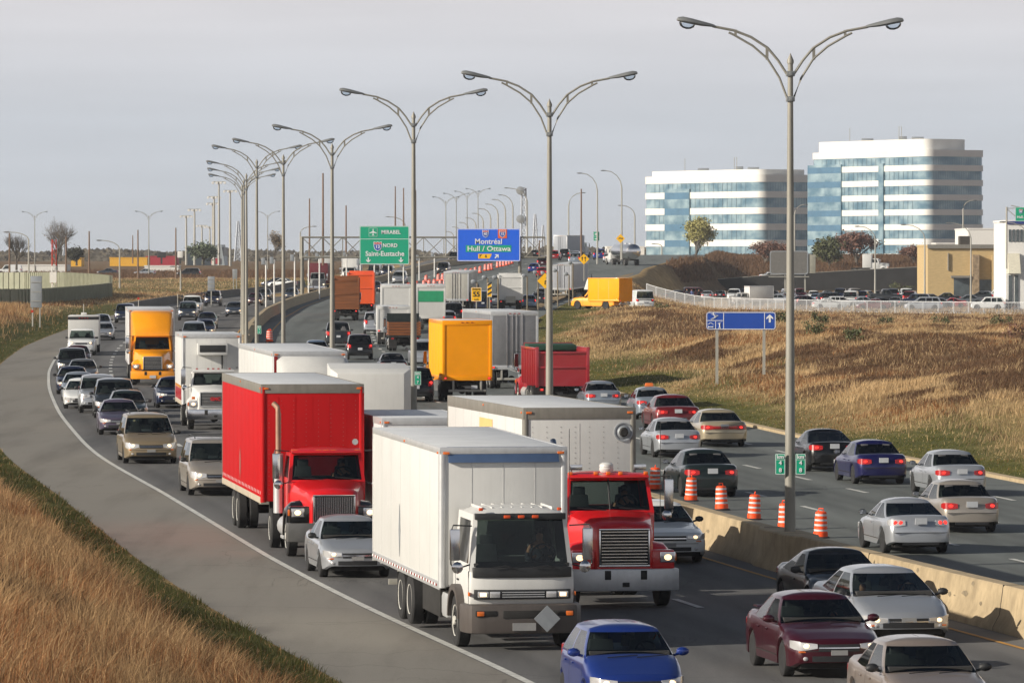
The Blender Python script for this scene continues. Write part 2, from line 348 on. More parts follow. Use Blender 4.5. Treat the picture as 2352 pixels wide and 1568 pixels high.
mid = [lambda Y: float(LE(Y)) + .3] + [lambda Y, f=f: float(LE(Y)) * (1 - f) + float(RE(Y)) * f for f in (.25, .5, .75)] + [lambda Y: float(RE(Y)) - .3]
cols += mid
cols += [lambda Y, d=d: float(RE(Y)) + d for d in (0, .25, .6, 1.2, 2, 3, 4.2, 5.5, 7, 9, 11, 13, 15.5, 18, 21, 25, 30, 36, 44, 54, 66, 80, 100, 140, 220, 400, 900, 3000, 9000)]
za = [0] * nl + [-.12] * 5 + [0] * (len(cols) - nl - 5)
g = grid_obj('ground', cols, 0, [SOIL], zadd=za, col=zcol); g['kind'] = 'structure'
# ------------------------------------------------------------------ roads
def asphalt(name, c0, c1, patch=.5):
    m = bpy.data.materials.new(name); m.use_nodes = True; t = m.node_tree; b = t.nodes['Principled BSDF']; b.inputs['Roughness'].default_value = .86; b.inputs['Specular IOR Level'].default_value = .3
    geo = nn(t, 'ShaderNodeNewGeometry')
    def noise(s, v, d=6):
        ma = nn(t, 'ShaderNodeMapping'); ma.inputs['Scale'].default_value = v; ma.inputs['Rotation'].default_value = (0, 0, R(8)); n = nn(t, 'ShaderNodeTexNoise'); n.inputs['Scale'].default_value = s; n.inputs['Detail'].default_value = d; n.inputs['Roughness'].default_value = .6
        t.links.new(geo.outputs['Position'], ma.inputs[0]); t.links.new(ma.outputs[0], n.inputs['Vector']); return n
    n1 = noise(.55, (1, .08, 1)); n2 = noise(22, (1, .6, 1), 3); n3 = noise(.05, (1.5, .5, 1), 4)
    ad = nn(t, 'ShaderNodeMath', operation='MULTIPLY_ADD'); t.links.new(n2.outputs[0], ad.inputs[0]); ad.inputs[1].default_value = .35; t.links.new(n1.outputs[0], ad.inputs[2])
    a2 = nn(t, 'ShaderNodeMath', operation='MULTIPLY_ADD'); t.links.new(n3.outputs[0], a2.inputs[0]); a2.inputs[1].default_value = patch; t.links.new(ad.outputs[0], a2.inputs[2])
    r = nn(t, 'ShaderNodeValToRGB'); r.color_ramp.elements[0].position = .6; r.color_ramp.elements[1].position = 1.1 + patch * .2; r.color_ramp.elements[0].color = c0 + (1,); r.color_ramp.elements[1].color = c1 + (1,)
    t.links.new(a2.outputs[0], r.inputs[0])
    # cracks across the lane
    ma = nn(t, 'ShaderNodeMapping'); ma.inputs['Scale'].default_value = (.05, .16, 1); v = nn(t, 'ShaderNodeTexVoronoi', feature='DISTANCE_TO_EDGE'); v.inputs['Scale'].default_value = 1
    na = nn(t, 'ShaderNodeVectorMath', operation='ADD'); t.links.new(geo.outputs['Position'], na.inputs[0]); t.links.new(n1.outputs['Color'], na.inputs[1]); t.links.new(na.outputs[0], ma.inputs[0]); t.links.new(ma.outputs[0], v.inputs['Vector'])
    lt = nn(t, 'ShaderNodeMapRange'); lt.inputs['From Max'].default_value = .006; lt.inputs['To Min'].default_value = .7; lt.inputs['To Max'].default_value = 1; t.links.new(v.outputs['Distance'], lt.inputs['Value'])
    sc = nn(t, 'ShaderNodeVectorMath', operation='SCALE'); t.links.new(r.outputs[0], sc.inputs[0]); t.links.new(lt.outputs[0], sc.inputs['Scale']); av = nn(t, 'ShaderNodeAttribute', attribute_name='zone'); m3 = nn(t, 'ShaderNodeVectorMath', operation='MULTIPLY'); t.links.new(sc.outputs[0], m3.inputs[0]); t.links.new(av.outputs['Color'], m3.inputs[1]); t.links.new(m3.outputs[0], b.inputs['Base Color'])
    bp = nn(t, 'ShaderNodeBump'); bp.inputs['Strength'].default_value = .25; bp.inputs['Distance'].default_value = .01; t.links.new(n2.outputs[0], bp.inputs['Height']); t.links.new(bp.outputs[0], b.inputs['Normal'])
    return m
A_SH = asphalt('shoulder_asphalt', (.125, .113, .098), (.225, .21, .185), .6)
A_LN = asphalt('lane_asphalt', (.070, .071, .074), (.15, .148, .147), .5)
A_RT = asphalt('worn_grey_asphalt', (.075, .086, .086), (.15, .165, .16), .5)
YR = YS[(YS <= 1180)]
def trk(P):
    "tyre-polished and oil-darkened bands along each lane"
    X, Y = P[:, 0], P[:, 1]; o = offs(X, Y); e = EL(Y); u = np.where(o < 0, (-1.25 - o) / np.maximum((-1.25 - e) / 3, .1), (o - 2.8) / 3.7)
    f = u - np.floor(u); d = np.exp(-((f - .27) / .10) ** 2) + np.exp(-((f - .73) / .10) ** 2) + .8 * np.exp(-((f - .5) / .09) ** 2)
    inl = ((o < -1.25) & (o > e)) | ((o > 2.8) & (o < 13.9)); d = np.clip(d, 0, 1) * inl
    return np.column_stack([1 - .30 * d] * 3 + [np.ones(len(d))])
def strip(name, a, b, m, z, n=4, Ys=YR, kind='structure'):
    fa = a if callable(a) else (lambda Y: a); fb = b if callable(b) else (lambda Y: b)
    o = grid_obj(name, [lambda Y, k=k: float(fa(Y)) * (1 - k / n) + float(fb(Y)) * k / n for k in range(n + 1)], z, [m], Ys, col=trk)
    if kind: o['kind'] = kind
    return o
strip('road_shoulder', LE, lambda Y: EL(Y) + .02, A_SH, .012)
strip('oncoming_road', lambda Y: EL(Y) + .02, 0, A_LN, .012, 36)
strip('outbound_road', 0, RE, A_RT, .012, 40)
MW = mat('road_paint_white', (.55, .55, .52), .7, var=.25, scale=3); MY = mat('road_paint_yellow', (.50, .25, .04), .7, var=.25, scale=3)
def line(name, f, w, m, z=.024, Ys=YR): strip(name, lambda Y: f(Y) - w / 2, lambda Y: f(Y) + w / 2, m, z, 1, Ys)
line('edge_line', lambda Y: float(EL(Y)) + .12, .17, MW)
line('median_line_oncoming', lambda Y: -1.15, .12, MY)
line('median_line_outbound', tab((0, 2.8), (300, 2.6), (400, 1.7), (1200, 1.7)), .13, MY)
line('edge_line_outbound', lambda Y: min(float(RE(Y)) - 1.6, 16.), .13, MW, Ys=YR[YR > 330])
def dashes(name, f, m, w=.13, per=9., on=3., y0=70, y1=900):
    vs = []; fs = []; Y = y0
    while Y < y1:
        b = len(vs)
        for y in (Y, Y + on / 2, Y + on):
            c = 1 / math.sqrt(1 + float(dB(y)) ** 2)
            for s in (-w / 2, w / 2):
                X = float(Bx(y)) + (f(y) + s * (1 + y / 500)) / c; vs.append((X, y, gz(X, y) + .026))
        fs += [(b, b+1, b+3, b+2), (b+2, b+3, b+5, b+4)]; Y += per
    me = bpy.data.meshes.new(name); me.from_pydata(vs, [], fs); me.materials.append(m); o = link(name, me); o['kind'] = 'structure'
def lane(k): return lambda Y: -1.25 + (float(EL(Y)) + 1.25) * k / 3
dashes('lane_dashes_inner', lane(1), MW, y0=74.2); dashes('lane_dashes_outer', lane(2), MW, y0=77)
dashes('lane_dashes_outbound_inner', lambda Y: 6.5, MW, y0=72.5); dashes('lane_dashes_outbound_middle', lambda Y: 10.2, MW, y0=75); dashes('lane_dashes_outbound_outer', lambda Y: 13.7, MW, y0=70, y1=480)
# kerb along the outbound side
CONC = mat('sunlit_concrete', (.40, .31, .19), .85, var=.22, scale=1.6, bump=.35, streak=.35)
CONCG = mat('grey_concrete', (.30, .29, .26), .85, var=.2, scale=1.5, bump=.3, streak=.3)
def sweep(name, f, prof, m, Ys, zo=0., kind=None, segs=None):
    rings = []; mb = MB()
    for Y in Ys:
        d = float(dB(Y)); c = 1 / math.sqrt(1 + d * d); X0 = float(Bx(Y)) + f(Y) / c
        z = gz(X0, Y) + zo; rings.append([(X0 + p * c, Y - p * d * c, z + h) for p, h in prof])
    mb.ring(rings, 0, True, True); o = part(name, mb, m, None, smooth=30)
    if kind: o['kind'] = kind
    return o
sweep('kerb', lambda Y: float(RE(Y)) + .1, [(-.12, -.1), (-.12, .13), (.14, .15), (.14, -.1)], CONC, YR[YR < 520], kind='structure')
# ------------------------------------------------------------------ median barrier: jersey sections, thicker round each lamp
PL = [(1815, 134), (1262, 173), (950, 206), (763, 254), (651, 298), (590, 338), (566, 380), (560, 417), (556, 452)]
def median():
    mb = MB(); Ys = sorted(set([round(y, 2) for y in np.arange(60, 1010, 3.)] + [y + d for _, y in PL for d in (-2.6, -1.7, 1.7, 2.6)]))
    rings = []
    for Y in Ys:
        k = max([sm(1 - (abs(Y - y) - 1.7) / .9) for _, y in PL] + [0.]); d = float(dB(Y)); c = 1 / math.sqrt(1 + d*d); X0 = float(Bx(Y)); z = gz(X0, Y)
        t = .20 + .22 * k
        pr = [(-.42 - .12*k, 0), (-.42 - .12*k, .09), (-.28 - .15*k, .34), (-t, .92), (-t + .03, .95), (t - .03, .95), (t, .92), (.28 + .15*k, .34), (.42 + .12*k, .09), (.42 + .12*k, 0)]
        rings.append([(X0 + p * c, Y - p * d * c, z + h - (.15 if h == 0 else 0)) for p, h in pr])
    mb.ring(rings); o = part('median_barrier', mb, CONC, None, smooth=30)
    # scuffs and chipped spots along the faces
    for i in range(60):
        Y = 84 + random.random() ** 1.5 * 160; d = float(dB(Y)); c = 1 / math.sqrt(1 + d*d); X0 = float(Bx(Y)); z = gz(X0, Y)
        w = random.uniform(.15, .7); h = random.uniform(.03, .12); zz = random.uniform(.45, .85); t = (.92 - zz) / .58
        k = max([sm(1 - (abs(Y - y) - 1.7) / .9) for _, y in PL] + [0.])
        if k > 0: continue
        def pt(yy, hh): q = (.92 - hh) / .58; p = -(.20 + .08 * q) - .006; dd = float(dB(yy)); cc = 1 / math.sqrt(1 + dd*dd); x0 = float(Bx(yy)); return (x0 + p * cc, yy - p * dd * cc, gz(x0, yy) + hh)
        sb_ = MB(); sb_.add([pt(Y, zz), pt(Y + w*.3, zz - h*.6), pt(Y + w, zz - h*.2), pt(Y + w*.8, zz + h*.3), pt(Y + w*.3, zz + h*.5)], [(0, 1, 2, 3, 4)]); part('scuff', sb_, mat('barrier_scuff', (.25, .20, .13), .9, var=.3, scale=3), o, smooth=0)
    # expansion joints
    for Y in np.arange(76, 420, 12.):
        jb = MB()
        d = float(dB(Y)); c = 1 / math.sqrt(1 + d*d); X0 = float(Bx(Y)); z = gz(X0, Y)
        rr = []
        for dy in (0, .05):
            rr.append([(X0 + p * c, Y + dy - p * d * c, z + h) for p, h in [(-.425, .0), (-.425, .092), (-.286, .342), (-.206, .955), (.206, .955), (.286, .342), (.425, .092), (.425, 0)]])
        jb.ring(rr); part('expansion_joint', jb, CHASS, o, smooth=0)
    tag(o, 'long tan concrete median barrier curving between the two carriageways', 'barrier')
median()
# roadside barrier on the far left, past the exit
bl = sweep('roadside_barrier', lambda Y: float(LE(Y)) - .3, [(-.2, -.1), (-.15, .9), (.15, .9), (.35, -.1)], mat('shade_darkened_concrete', (.13, .125, .115), .9, var=.2, scale=1.2), np.arange(560, 880, 6.))  # concrete colour darkened to paint in the shade on this face
tag(bl, 'low dark concrete barrier along the far left edge of the oncoming road', 'barrier')
# gore strip on the exit side
def gore():
    mb = MB(); pts = [(1165, 722), (1215, 697), (1300, 668), (1400, 640), (1455, 627), (1462, 640), (1400, 652), (1300, 684), (1230, 712)]
    P = [G(x, y) for x, y in pts]; n = len(P); c = sum(P, Vector()) / n
    mb.add([tuple(p + Vector((0, 0, .03))) for p in P] + [(c.x, c.y, gz(c.x, c.y) + .25)], [(i, (i+1) % n, n) for i in range(n)])
    o = part('gore_strip', mb, mat('dry_gore_grass', (.25, .17, .08), .95, var=.35, scale=.4), None); o['kind'] = 'structure'
gore()

# ------------------------------------------------------------------ vegetation
def blademat(name, c0, c1, tr=.38):
    m = bpy.data.materials.new(name); m.use_nodes = True; t = m.node_tree; b = t.nodes['Principled BSDF']; b.inputs['Roughness'].default_value = .75; b.inputs['Specular IOR Level'].default_value = .25
    geo = nn(t, 'ShaderNodeNewGeometry'); r = nn(t, 'ShaderNodeValToRGB'); r.color_ramp.elements[0].color = tuple(c0) + (1,); r.color_ramp.elements[1].color = tuple(c1) + (1,)
    n = nn(t, 'ShaderNodeTexNoise'); n.inputs['Scale'].default_value = .22; n.inputs['Detail'].default_value = 4; t.links.new(geo.outputs['Position'], n.inputs['Vector'])
    ma = nn(t, 'ShaderNodeMath', operation='MULTIPLY_ADD'); t.links.new(geo.outputs['Random Per Island'], ma.inputs[0]); ma.inputs[1].default_value = .6
    m2 = nn(t, 'ShaderNodeMapRange'); m2.inputs['From Min'].default_value = .3; m2.inputs['From Max'].default_value = .7; m2.inputs['To Max'].default_value = .5; t.links.new(n.outputs[0], m2.inputs['Value']); t.links.new(m2.outputs[0], ma.inputs[2])
    t.links.new(ma.outputs[0], r.inputs[0]); t.links.new(r.outputs[0], b.inputs['Base Color'])
    tl = nn(t, 'ShaderNodeBsdfTranslucent'); t.links.new(r.outputs[0], tl.inputs[0]); x = nn(t, 'ShaderNodeMixShader'); x.inputs[0].default_value = tr
    o = t.nodes['Material Output']; t.links.new(b.outputs[0], x.inputs[1]); t.links.new(tl.outputs[0], x.inputs[2]); t.links.new(x.outputs[0], o.inputs[0]); return m
def blades(name, X, Y, h, w, m, label, lean=.3, wind=(.12, 0)):
    n = len(X); Z = zf(X, Y); a = RNG.uniform(0, 6.283, n); dx, dy = np.cos(a), np.sin(a)
    l = RNG.normal(0, lean, n) * h; w1 = pnoise(X, Y, 2.2, 51); w2 = pnoise(X, Y, 5, 52); lx = dx * l + (wind[0] + .30 * w1 + .15 * w2) * h; ly = dy * l
    b = RNG.uniform(0, 6.283, n); wx, wy = np.cos(b) * w / 2, np.sin(b) * w / 2 * .4
    V = np.zeros((n, 5, 3)); base = np.column_stack([X, Y, Z - .03])
    V[:, 0] = base + np.column_stack([-wx, -wy, np.zeros(n)]); V[:, 1] = base + np.column_stack([wx, wy, np.zeros(n)])
    midp = base + np.column_stack([lx * .3, ly * .3, h * .6]); V[:, 2] = midp + np.column_stack([wx * .8, wy * .8, np.zeros(n)]); V[:, 3] = midp - np.column_stack([wx * .8, wy * .8, np.zeros(n)])
    V[:, 4] = base + np.column_stack([lx, ly, h * (1 - .25 * np.abs(l) / h)])
    me = bpy.data.meshes.new(name); me.vertices.add(n * 5); me.vertices.foreach_set('co', V.ravel())
    I = (np.arange(n) * 5)[:, None]; L = np.concatenate([I + np.array([[0, 1, 2, 3]]), I + np.array([[3, 2, 4]])], axis=1).ravel()
    me.loops.add(n * 7); me.loops.foreach_set('vertex_index', L.astype(np.int32)); me.polygons.add(n * 2)
    st = (np.arange(n) * 7)[:, None] + np.array([[0, 4]]); me.polygons.foreach_set('loop_start', st.ravel().astype(np.int32)); me.polygons.foreach_set('loop_total', np.tile([4, 3], n).astype(np.int32))
    me.update(calc_edges=True); me.materials.append(m); o = link(name, me); tag(o, label, 'grass', kind='stuff'); return o
def scatter(n, y0, y1, d0, d1, side, p=1.4):
    Y = y0 * (y1 / y0) ** RNG.uniform(0, 1, n); d = d0 + (d1 - d0) * RNG.uniform(0, 1, n)
    o = (LE(Y) - d) if side < 0 else (RE(Y) + d); c = 1 / np.sqrt(1 + dB(Y) ** 2); X = Bx(Y) + o / c
    v = np.abs(X / Y) < .101; return X[v], Y[v], d[v]
M_DRL = blademat('tawny_grass_blade', (.05, .025, .012), (.74, .48, .24)); M_GRD = blademat('shady_green_grass_blade', (.022, .032, .008), (.12, .115, .035)); M_DRY = blademat('dry_grass_blade', (.075, .04, .02), (.92, .66, .36)); M_GRN = blademat('green_grass_blade', (.035, .05, .010), (.26, .23, .06)); M_BRN = blademat('brown_weed_blade', (.07, .038, .022), (.27, .16, .09)); M_RED = blademat('russet_grass_blade', (.10, .04, .018), (.50, .24, .10))  # M_GRD: darker green with the bank strip's shade put into the blade colour
def veg(side, n, y0, y1, d1, hs, lab):
    X, Y, d = scatter(n, y0, y1, .05, d1, side); g, b = zones(X, Y); u = RNG.uniform(0, 1, len(X)); wsc = .006 + Y * .000075
    gi = u < g * .93; bi = (~gi) & (RNG.uniform(0, 1, len(X)) < np.maximum(b, .12 if side < 0 else .04)); di = ~(gi | bi); ri = di & (pnoise(X, Y, 14, 21) > .25) & (RNG.uniform(0, 1, len(X)) < .6); di &= ~ri
    clump = .75 + .35 * np.clip(pnoise(X, Y, 3.0, 11), -1, 1)
    grow = sm((d - (1.3 if side < 0 else 2.5)) / (1.0 if side < 0 else 3.5))
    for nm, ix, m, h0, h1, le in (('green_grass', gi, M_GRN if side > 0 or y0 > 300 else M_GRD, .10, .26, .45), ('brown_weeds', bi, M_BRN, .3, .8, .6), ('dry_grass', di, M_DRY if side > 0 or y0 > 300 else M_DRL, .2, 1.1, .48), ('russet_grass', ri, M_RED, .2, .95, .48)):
        if ix.sum() < 10: continue
        h = RNG.uniform(h0, h1, ix.sum()) * hs * clump[ix]
        if nm != 'green_grass': h = h * (.3 + .7 * grow[ix])
        blades(nm, X[ix], Y[ix], np.maximum(h, .06), wsc[ix] * (1.25 if nm in ('brown_weeds',) else 1), m, {'green_grass': 'short green grass ', 'brown_weeds': 'dark brown weeds ', 'dry_grass': 'tall dry golden grass ', 'russet_grass': 'reddish dry grass '}[nm] + lab, le)
veg(-1, 640000, 62, 260, 24, .95, 'on the bank at the bottom left')
veg(-1, 150000, 260, 520, 30, .8, 'on the bank beyond the bend on the left')
veg(-1, 130000, 520, 1040, 60, .45, 'on the far left field')
veg(1, 520000, 165, 420, 34, .50, 'on the embankment on the right')
veg(1, 260000, 420, 760, 62, .58, 'on the far part of the right embankment')
def veg_berm():
    n = 90000; Y = RNG.uniform(900, 1180, n); X = RNG.uniform(12, 95, n); v = (offs(X, Y) > RE(Y) + .5) & ((zf(X, Y) > 3.3) | (Y > 1002)) & (np.abs(Y - 1008) > 9); X, Y = X[v], Y[v]
    blades('brown_brush', X, Y, RNG.uniform(.4, 1.3, len(X)), np.full(len(X), .16), M_BRN, 'brown brush covering the low hill behind the car park', .4)
    n = 22000; Y = RNG.uniform(1045, 1250, n); X = RNG.uniform(-115, -38, n)
    blades('brown_brush', X, Y, RNG.uniform(.3, 1.0, n), np.full(n, .15), M_BRN, 'brown brush on the far field behind the parked cars on the left', .4)
veg_berm()
def bush(name, x, y, Y, w, h, m, label, n=900, ls=.12, group=None, tall=None):
    "shrub: stems with many leaf faces through its volume"
    X = (x - 1176) / F * Y; r = empty(name, (X, Y, gz(X, Y) if y is None else at(x, y, Y).z), 0, label, 'shrub', group)
    st = MB()
    for k in range(7):
        a = random.uniform(0, 6.28); q = random.uniform(.2, .9) * w / 2; st.tube([(0, 0, -.1), (math.cos(a)*q*.4, math.sin(a)*q*.4, h*.45), (math.cos(a)*q, math.sin(a)*q, h*.9)], [ls*.25, ls*.2, ls*.06], 5)
    part('stem', st, mat('bush_stem', (.09, .06, .04), .9), r)
    fl = MB(); cl = [(random.uniform(-.42, .42)*w, random.uniform(-.42, .42)*w*.7, random.uniform(.25, .85)*h, random.uniform(.14, .28)) for _ in range(16)]
    for i in range(n):
        c = random.choice(cl); q = [random.gauss(0, 1) for _ in range(3)]; s = ls * random.uniform(.5, 1.3); e = Euler([random.uniform(0, 6.28) for _ in range(3)]).to_matrix()
        p = Vector((c[0] + q[0]*c[3]*w*.5, c[1] + q[1]*c[3]*w*.4, max(.05, c[2] + q[2]*c[3]*h*.55)))
        fl.add([tuple(p + e @ Vector(t)) for t in ((-s*.5, 0, 0), (0, -s, 0), (s*.5, 0, 0), (0, s, 0))], [(0, 1, 2, 3)])
    part('foliage', fl, m, r, smooth=0); return r
def tree(name, x, y, Y, h, w, leafm, label, nl=0, ls=.25, group=None, trunk=.18, depth=5, zb=None, spread=.55, seed=1):
    "tapered trunk with recursive limbs; optional leaf faces along the twigs"
    rnd = random.Random(seed); X = (x - 1176) / F * Y; z = zb if zb is not None else (gz(X, Y) if y is None else at(x, y, Y).z)
    r = empty(name, (X, Y, z), 0, label, 'tree', group); mb = MB(); tw = MB(); tips = []
    def grow(p, d, L, rad, k):
        q = p + d * L; m_ = (p + q) / 2 + Vector((rnd.gauss(0, .04), rnd.gauss(0, .04), 0)) * L
        (mb if k == depth else tw).tube([p, m_, q], [rad, rad * .85, rad * .68], 6 if k > 2 else 3, cap=False); tips.append((q, k))
        if k == 0: return
        for j in range(3 if k < depth else 4):
            a = rnd.uniform(0, 6.28); t = rnd.uniform(.45, 1.0) * spread * 1.6
            nd = (d + Vector((math.cos(a) * t, math.sin(a) * t, rnd.uniform(-.05, .2)))).normalized()
            grow(q if j < 2 else (p + (q - p) * rnd.uniform(.5, .9)), nd, L * rnd.uniform(.78, 1.0), rad * .6, k - 1)
    grow(Vector((0, 0, -.2)), Vector((0, 0, 1)), h * .13, trunk, depth)
    zmax = max(t[0].z for t in tips); wmax = max(max(abs(t[0].x), abs(t[0].y)) for t in tips); sc = Vector((w / 2 / wmax, w / 2 / wmax, h / zmax))
    for b in (mb, tw): b.v = [(v[0] * sc.x, v[1] * sc.y, v[2] * sc.z) for v in b.v]
    bark = mat('bark_grey', (.11, .095, .08), .95, var=.3)
    part('trunk', mb, bark, r); part('limbs', tw, bark, r)
    if nl:
        fl = MB(); tt = [Vector((t[0].x * sc.x, t[0].y * sc.y, t[0].z * sc.z)) for t in tips if t[1] <= 3]
        for i in range(nl):
            c = rnd.choice(tt); s = ls * rnd.uniform(.5, 1.4); e = Euler([rnd.uniform(0, 6.28) for _ in range(3)]).to_matrix(); p = c + Vector([rnd.gauss(0, ls * 1.6) for _ in range(3)])
            fl.add([tuple(p + e @ Vector(t)) for t in ((-s*.5, 0, 0), (0, -s, 0), (s*.5, 0, 0), (0, s, 0))], [(0, 1, 2, 3)])
        part('crown', fl, leafm, r, smooth=0)
    return r
# ------------------------------------------------------------------ double-arm highway lamps on the median
POLE = mat('lamp_pole_concrete_grey', lin((142,139,130)), .55, .15, var=.14, scale=2.5, str_=(1,1,.3)); HEADM = mat('lamp_head_grey', lin((140,142,142)), .4, .4, var=.1)
BOWL = glassmat('lamp_bowl_glass', (.8, .85, .9))
def head_mb(sx=1):
    mb = MB(); rings = []
    for t, w, h, zc in ((-.02, .045, .04, .0), (.06, .07, .055, .0), (.30, .12, .085, .0), (.55, .16, .10, .015), (.78, .155, .10, .03), (.90, .10, .07, .03), (.93, .03, .03, .03)):
        rings.append([(sx * t, w * math.cos(a), zc + h * (math.sin(a) if math.sin(a) > 0 else .45 * math.sin(a))) for a in [6.2832 * k / 12 for k in range(12)]])
    return mb.ring(rings)
def double_lamp(X, Y, zb, ang, label, hs=1.0, grp='double-arm lamps along the median', rough=False, tilt=0):
    r = empty('street_lamp', (X, Y, zb), ang, label, 'street lamp', grp); o = zb * 0
    H0 = 11.55 * hs; p = MB(); p.tube([(0, 0, -1.2), (0, 0, .35), (0, 0, H0 * .5), (0, 0, H0)], [.16, .135, .10, .065], 14); p.lathe([(.085, H0), (.085, H0 + .08), (.03, H0 + .2), (.005, H0 + .26)], n=12)
    part('pole', p, POLE, r)
    if not rough:
        for z in (11.30, 10.68):
            c = MB(); c.box((0, 0, z), (.2, .2, .13)); c.box((0, -.11, z), (.07, .05, .09)); part('clamp', c, HEADM, r, .01)
    for s in (-1, 1):
        a = MB(); up = [(.08, 11.28), (.30, 11.62), (.56, 11.93), (.98, 12.20), (1.40, 12.36), (1.93, 12.46)]; lo = [(.08, 10.70), (.27, 11.20), (.57, 11.67), (.93, 11.98), (1.40, 12.25), (1.53, 12.31)]
        a.tube([(s * x, 0, z) for x, z in up], .032, 8); a.tube([(s * x, 0, z) for x, z in lo], .028, 8)
        a.box((s * .58, 0, 11.80), (.07, .04, .32)); a.box((s * 1.36, 0, 12.31), (.06, .04, .14)); part('arm', a, POLE, r)
        h = head_mb(s); ho = part('lamp_head', h, HEADM, r, loc=(s * 1.90, 0, 12.45 + .01), rot=(0, -s * R(8), 0))
        b = MB(); b.sph((s * .66, 0, -.035), (.20, .13, .13), 12); part('bowl', b, BOWL, ho)
    return r
ORD = ['nearest double-arm lamp post, towering over the orange drums and the km 4.8 plates', 'second double-arm lamp post, rising behind the long white trailer of the red truck', 'third double-arm lamp post, just right of the big green road sign', 'fourth double-arm lamp post, in front of the brown wooden-sided truck', 'fifth double-arm lamp post, over the yellow line of the bend', 'sixth double-arm lamp post, left of the km plate by the bend', 'seventh double-arm lamp post, in the tight row left of the bend', 'eighth double-arm lamp post, in the tight row left of the bend', 'farthest double-arm lamp post of the tight row by the bend']
for (x, Y), lb, yh in zip(PL, ORD, (62, 180, 217, 297, 327, 341, 376, 392, 405)):
    X = (x - 1176) / F * Y; double_lamp(X, Y, EYE + (HOR - yh) / F * Y - 12.46, -math.atan(float(dB(Y))) * .6, lb)
# km plates
GRNS = mat('green_sign_sheeting', lin((0,158,122)), .4, var=.05); BLUS = mat('blue_sign_sheeting', lin((22,98,226)), .4, var=.05); DBLU = mat('service_blue_sheeting', lin((26,72,165)), .4, var=.05); WHS = mat('white_sign_lettering', (.75, .77, .78), .5, var=0); YELS = mat('yellow_sign_sheeting', lin((250,190,10)), .45, var=.04); BKS = mat('black_sign_lettering', (.02, .02, .02), .6, var=0); ORS = mat('orange_sign_sheeting', lin((225,95,40)), .45, var=.04); REDS = mat('red_shield_band', lin((190,50,45)), .5, var=0); SHB = mat('shield_blue', lin((40,80,170)), .5, var=0); SIGNBACK = mat('sign_back_grey', lin((150,155,160)), .5, .3, var=.1)
def rrect(w, h, r=.06, n=4):
    pts = []
    for cx, cz, a0 in ((w/2-r, h/2-r, 0), (-w/2+r, h/2-r, 90), (-w/2+r, -h/2+r, 180), (w/2-r, -h/2+r, 270)):
        for k in range(n + 1): a = R(a0 + 90 * k / n); pts.append((cx + r*math.cos(a), cz + r*math.sin(a)))
    return pts
def txt(t, size, x, z, m, par, y=-.045, bold=.006, sx=1.0, name='lettering'):
    return part(name, text_mb(t, size, bold, sx=sx), m, par, loc=(x, y, z), rot=(R(90), 0, 0), smooth=0)
def plate(par, w, h, m, name='panel', x=0, z=0, y=0, border=True, r=.06, t=.04):
    mb = MB(); mb.prism([(a + x, b + z) for a, b in rrect(w, h, r)], y - t/2, y + t/2); o = part(name, mb, m, par)
    if border:
        b = MB(); bt = max(.02, w * .008); O = rrect(w - bt, h - bt, r); I = rrect(w - 3.4*bt, h - 3.4*bt, r * .7); n = len(O); yy = y - t/2 - .004
        b.add([(a + x, yy, c + z) for a, c in O] + [(a + x, yy, c + z) for a, c in I], [(i, (i+1) % n, n + (i+1) % n, n + i) for i in range(n)]); part('border', b, WHS, par, smooth=0)
    return o
def km_sign(X, Y, z, num, label, dx):
    r = empty('kilometre_sign', (X, Y, z), 0, label, 'sign', 'green kilometre plates'); r.scale = (.54, .6, .5)
    plate(r, .46, 1.02, GRNS, border=True, r=.03); txt('km', .26, 0, .36, WHS, r, bold=.008)
    b = MB(); b.box((0, -.026, .22), (.44, .006, .018)); part('divider', b, WHS, r)
    for i, c in enumerate(num): txt(c, .27, 0, .06 - i * .36 if len(num) == 2 else .08, WHS, r, bold=.008)
    return r
X = (1815-1176)/F*134; km_sign(X - .25, 133.85, EYE - (1065-590)*134/F, '48', 'green km 4.8 plate on the left side of the nearest lamp post', -1); km_sign(X + .25, 133.85, EYE - (1065-590)*134/F, '48', 'green km 4.8 plate on the right side of the nearest lamp post', 1)
X = (950-1176)/F*206; km_sign(X + .16, 205.8, EYE - (868-590)*206/F, '47', 'green km plate on the lamp post beside the white van nose', 1)
X = (590-1176)/F*338; km_sign(X + .16, 337.8, EYE - (757-590)*338/F, '46', 'small green km plate on the lamp post at the bend', 1)
# ------------------------------------------------------------------ construction drums
ORD_ = mat('drum_orange', lin((250,85,30)), .5, var=.05, emis=None); DWH = mat('drum_reflective_white', (.62, .64, .66), .35, var=.08)
def drum_kit():
    k = Kit(); b = MB(); prof = [(.29, .0), (.29, .02)]; z = .05
    b.lathe([(.02, .05), (.285, .06), (.285, .22), (.262, .23), (.262, .40), (.25, .41), (.25, .58), (.238, .59), (.238, .76), (.225, .77), (.215, .93), (.17, .96), (.02, .97)], n=24)
    b.tube([(-.1, 0, .95), (-.09, 0, 1.06), (.09, 0, 1.06), (.1, 0, .95)], .022, 6)
    k.add('barrel_body', b, ORD_)
    for z0, r0 in ((.26, .2635), (.445, .2515), (.62, .2395), (.80, .2275)):
        s = MB(); n = 24; rr = [[(rr_*math.cos(6.2832*i/n), rr_*math.sin(6.2832*i/n), z) for i in range(n)] for rr_, z in ((r0 + .003, z0), (r0 + .003, z0 + .068))]; s.ring(rr, cap=False); k.add('white_band', s, DWH)
    f = MB(); f.lathe([(.02, 0), (.36, 0), (.37, .03), (.35, .06), (.30, .07)], n=20); k.add('rubber_base', f, BLACK)
    return k
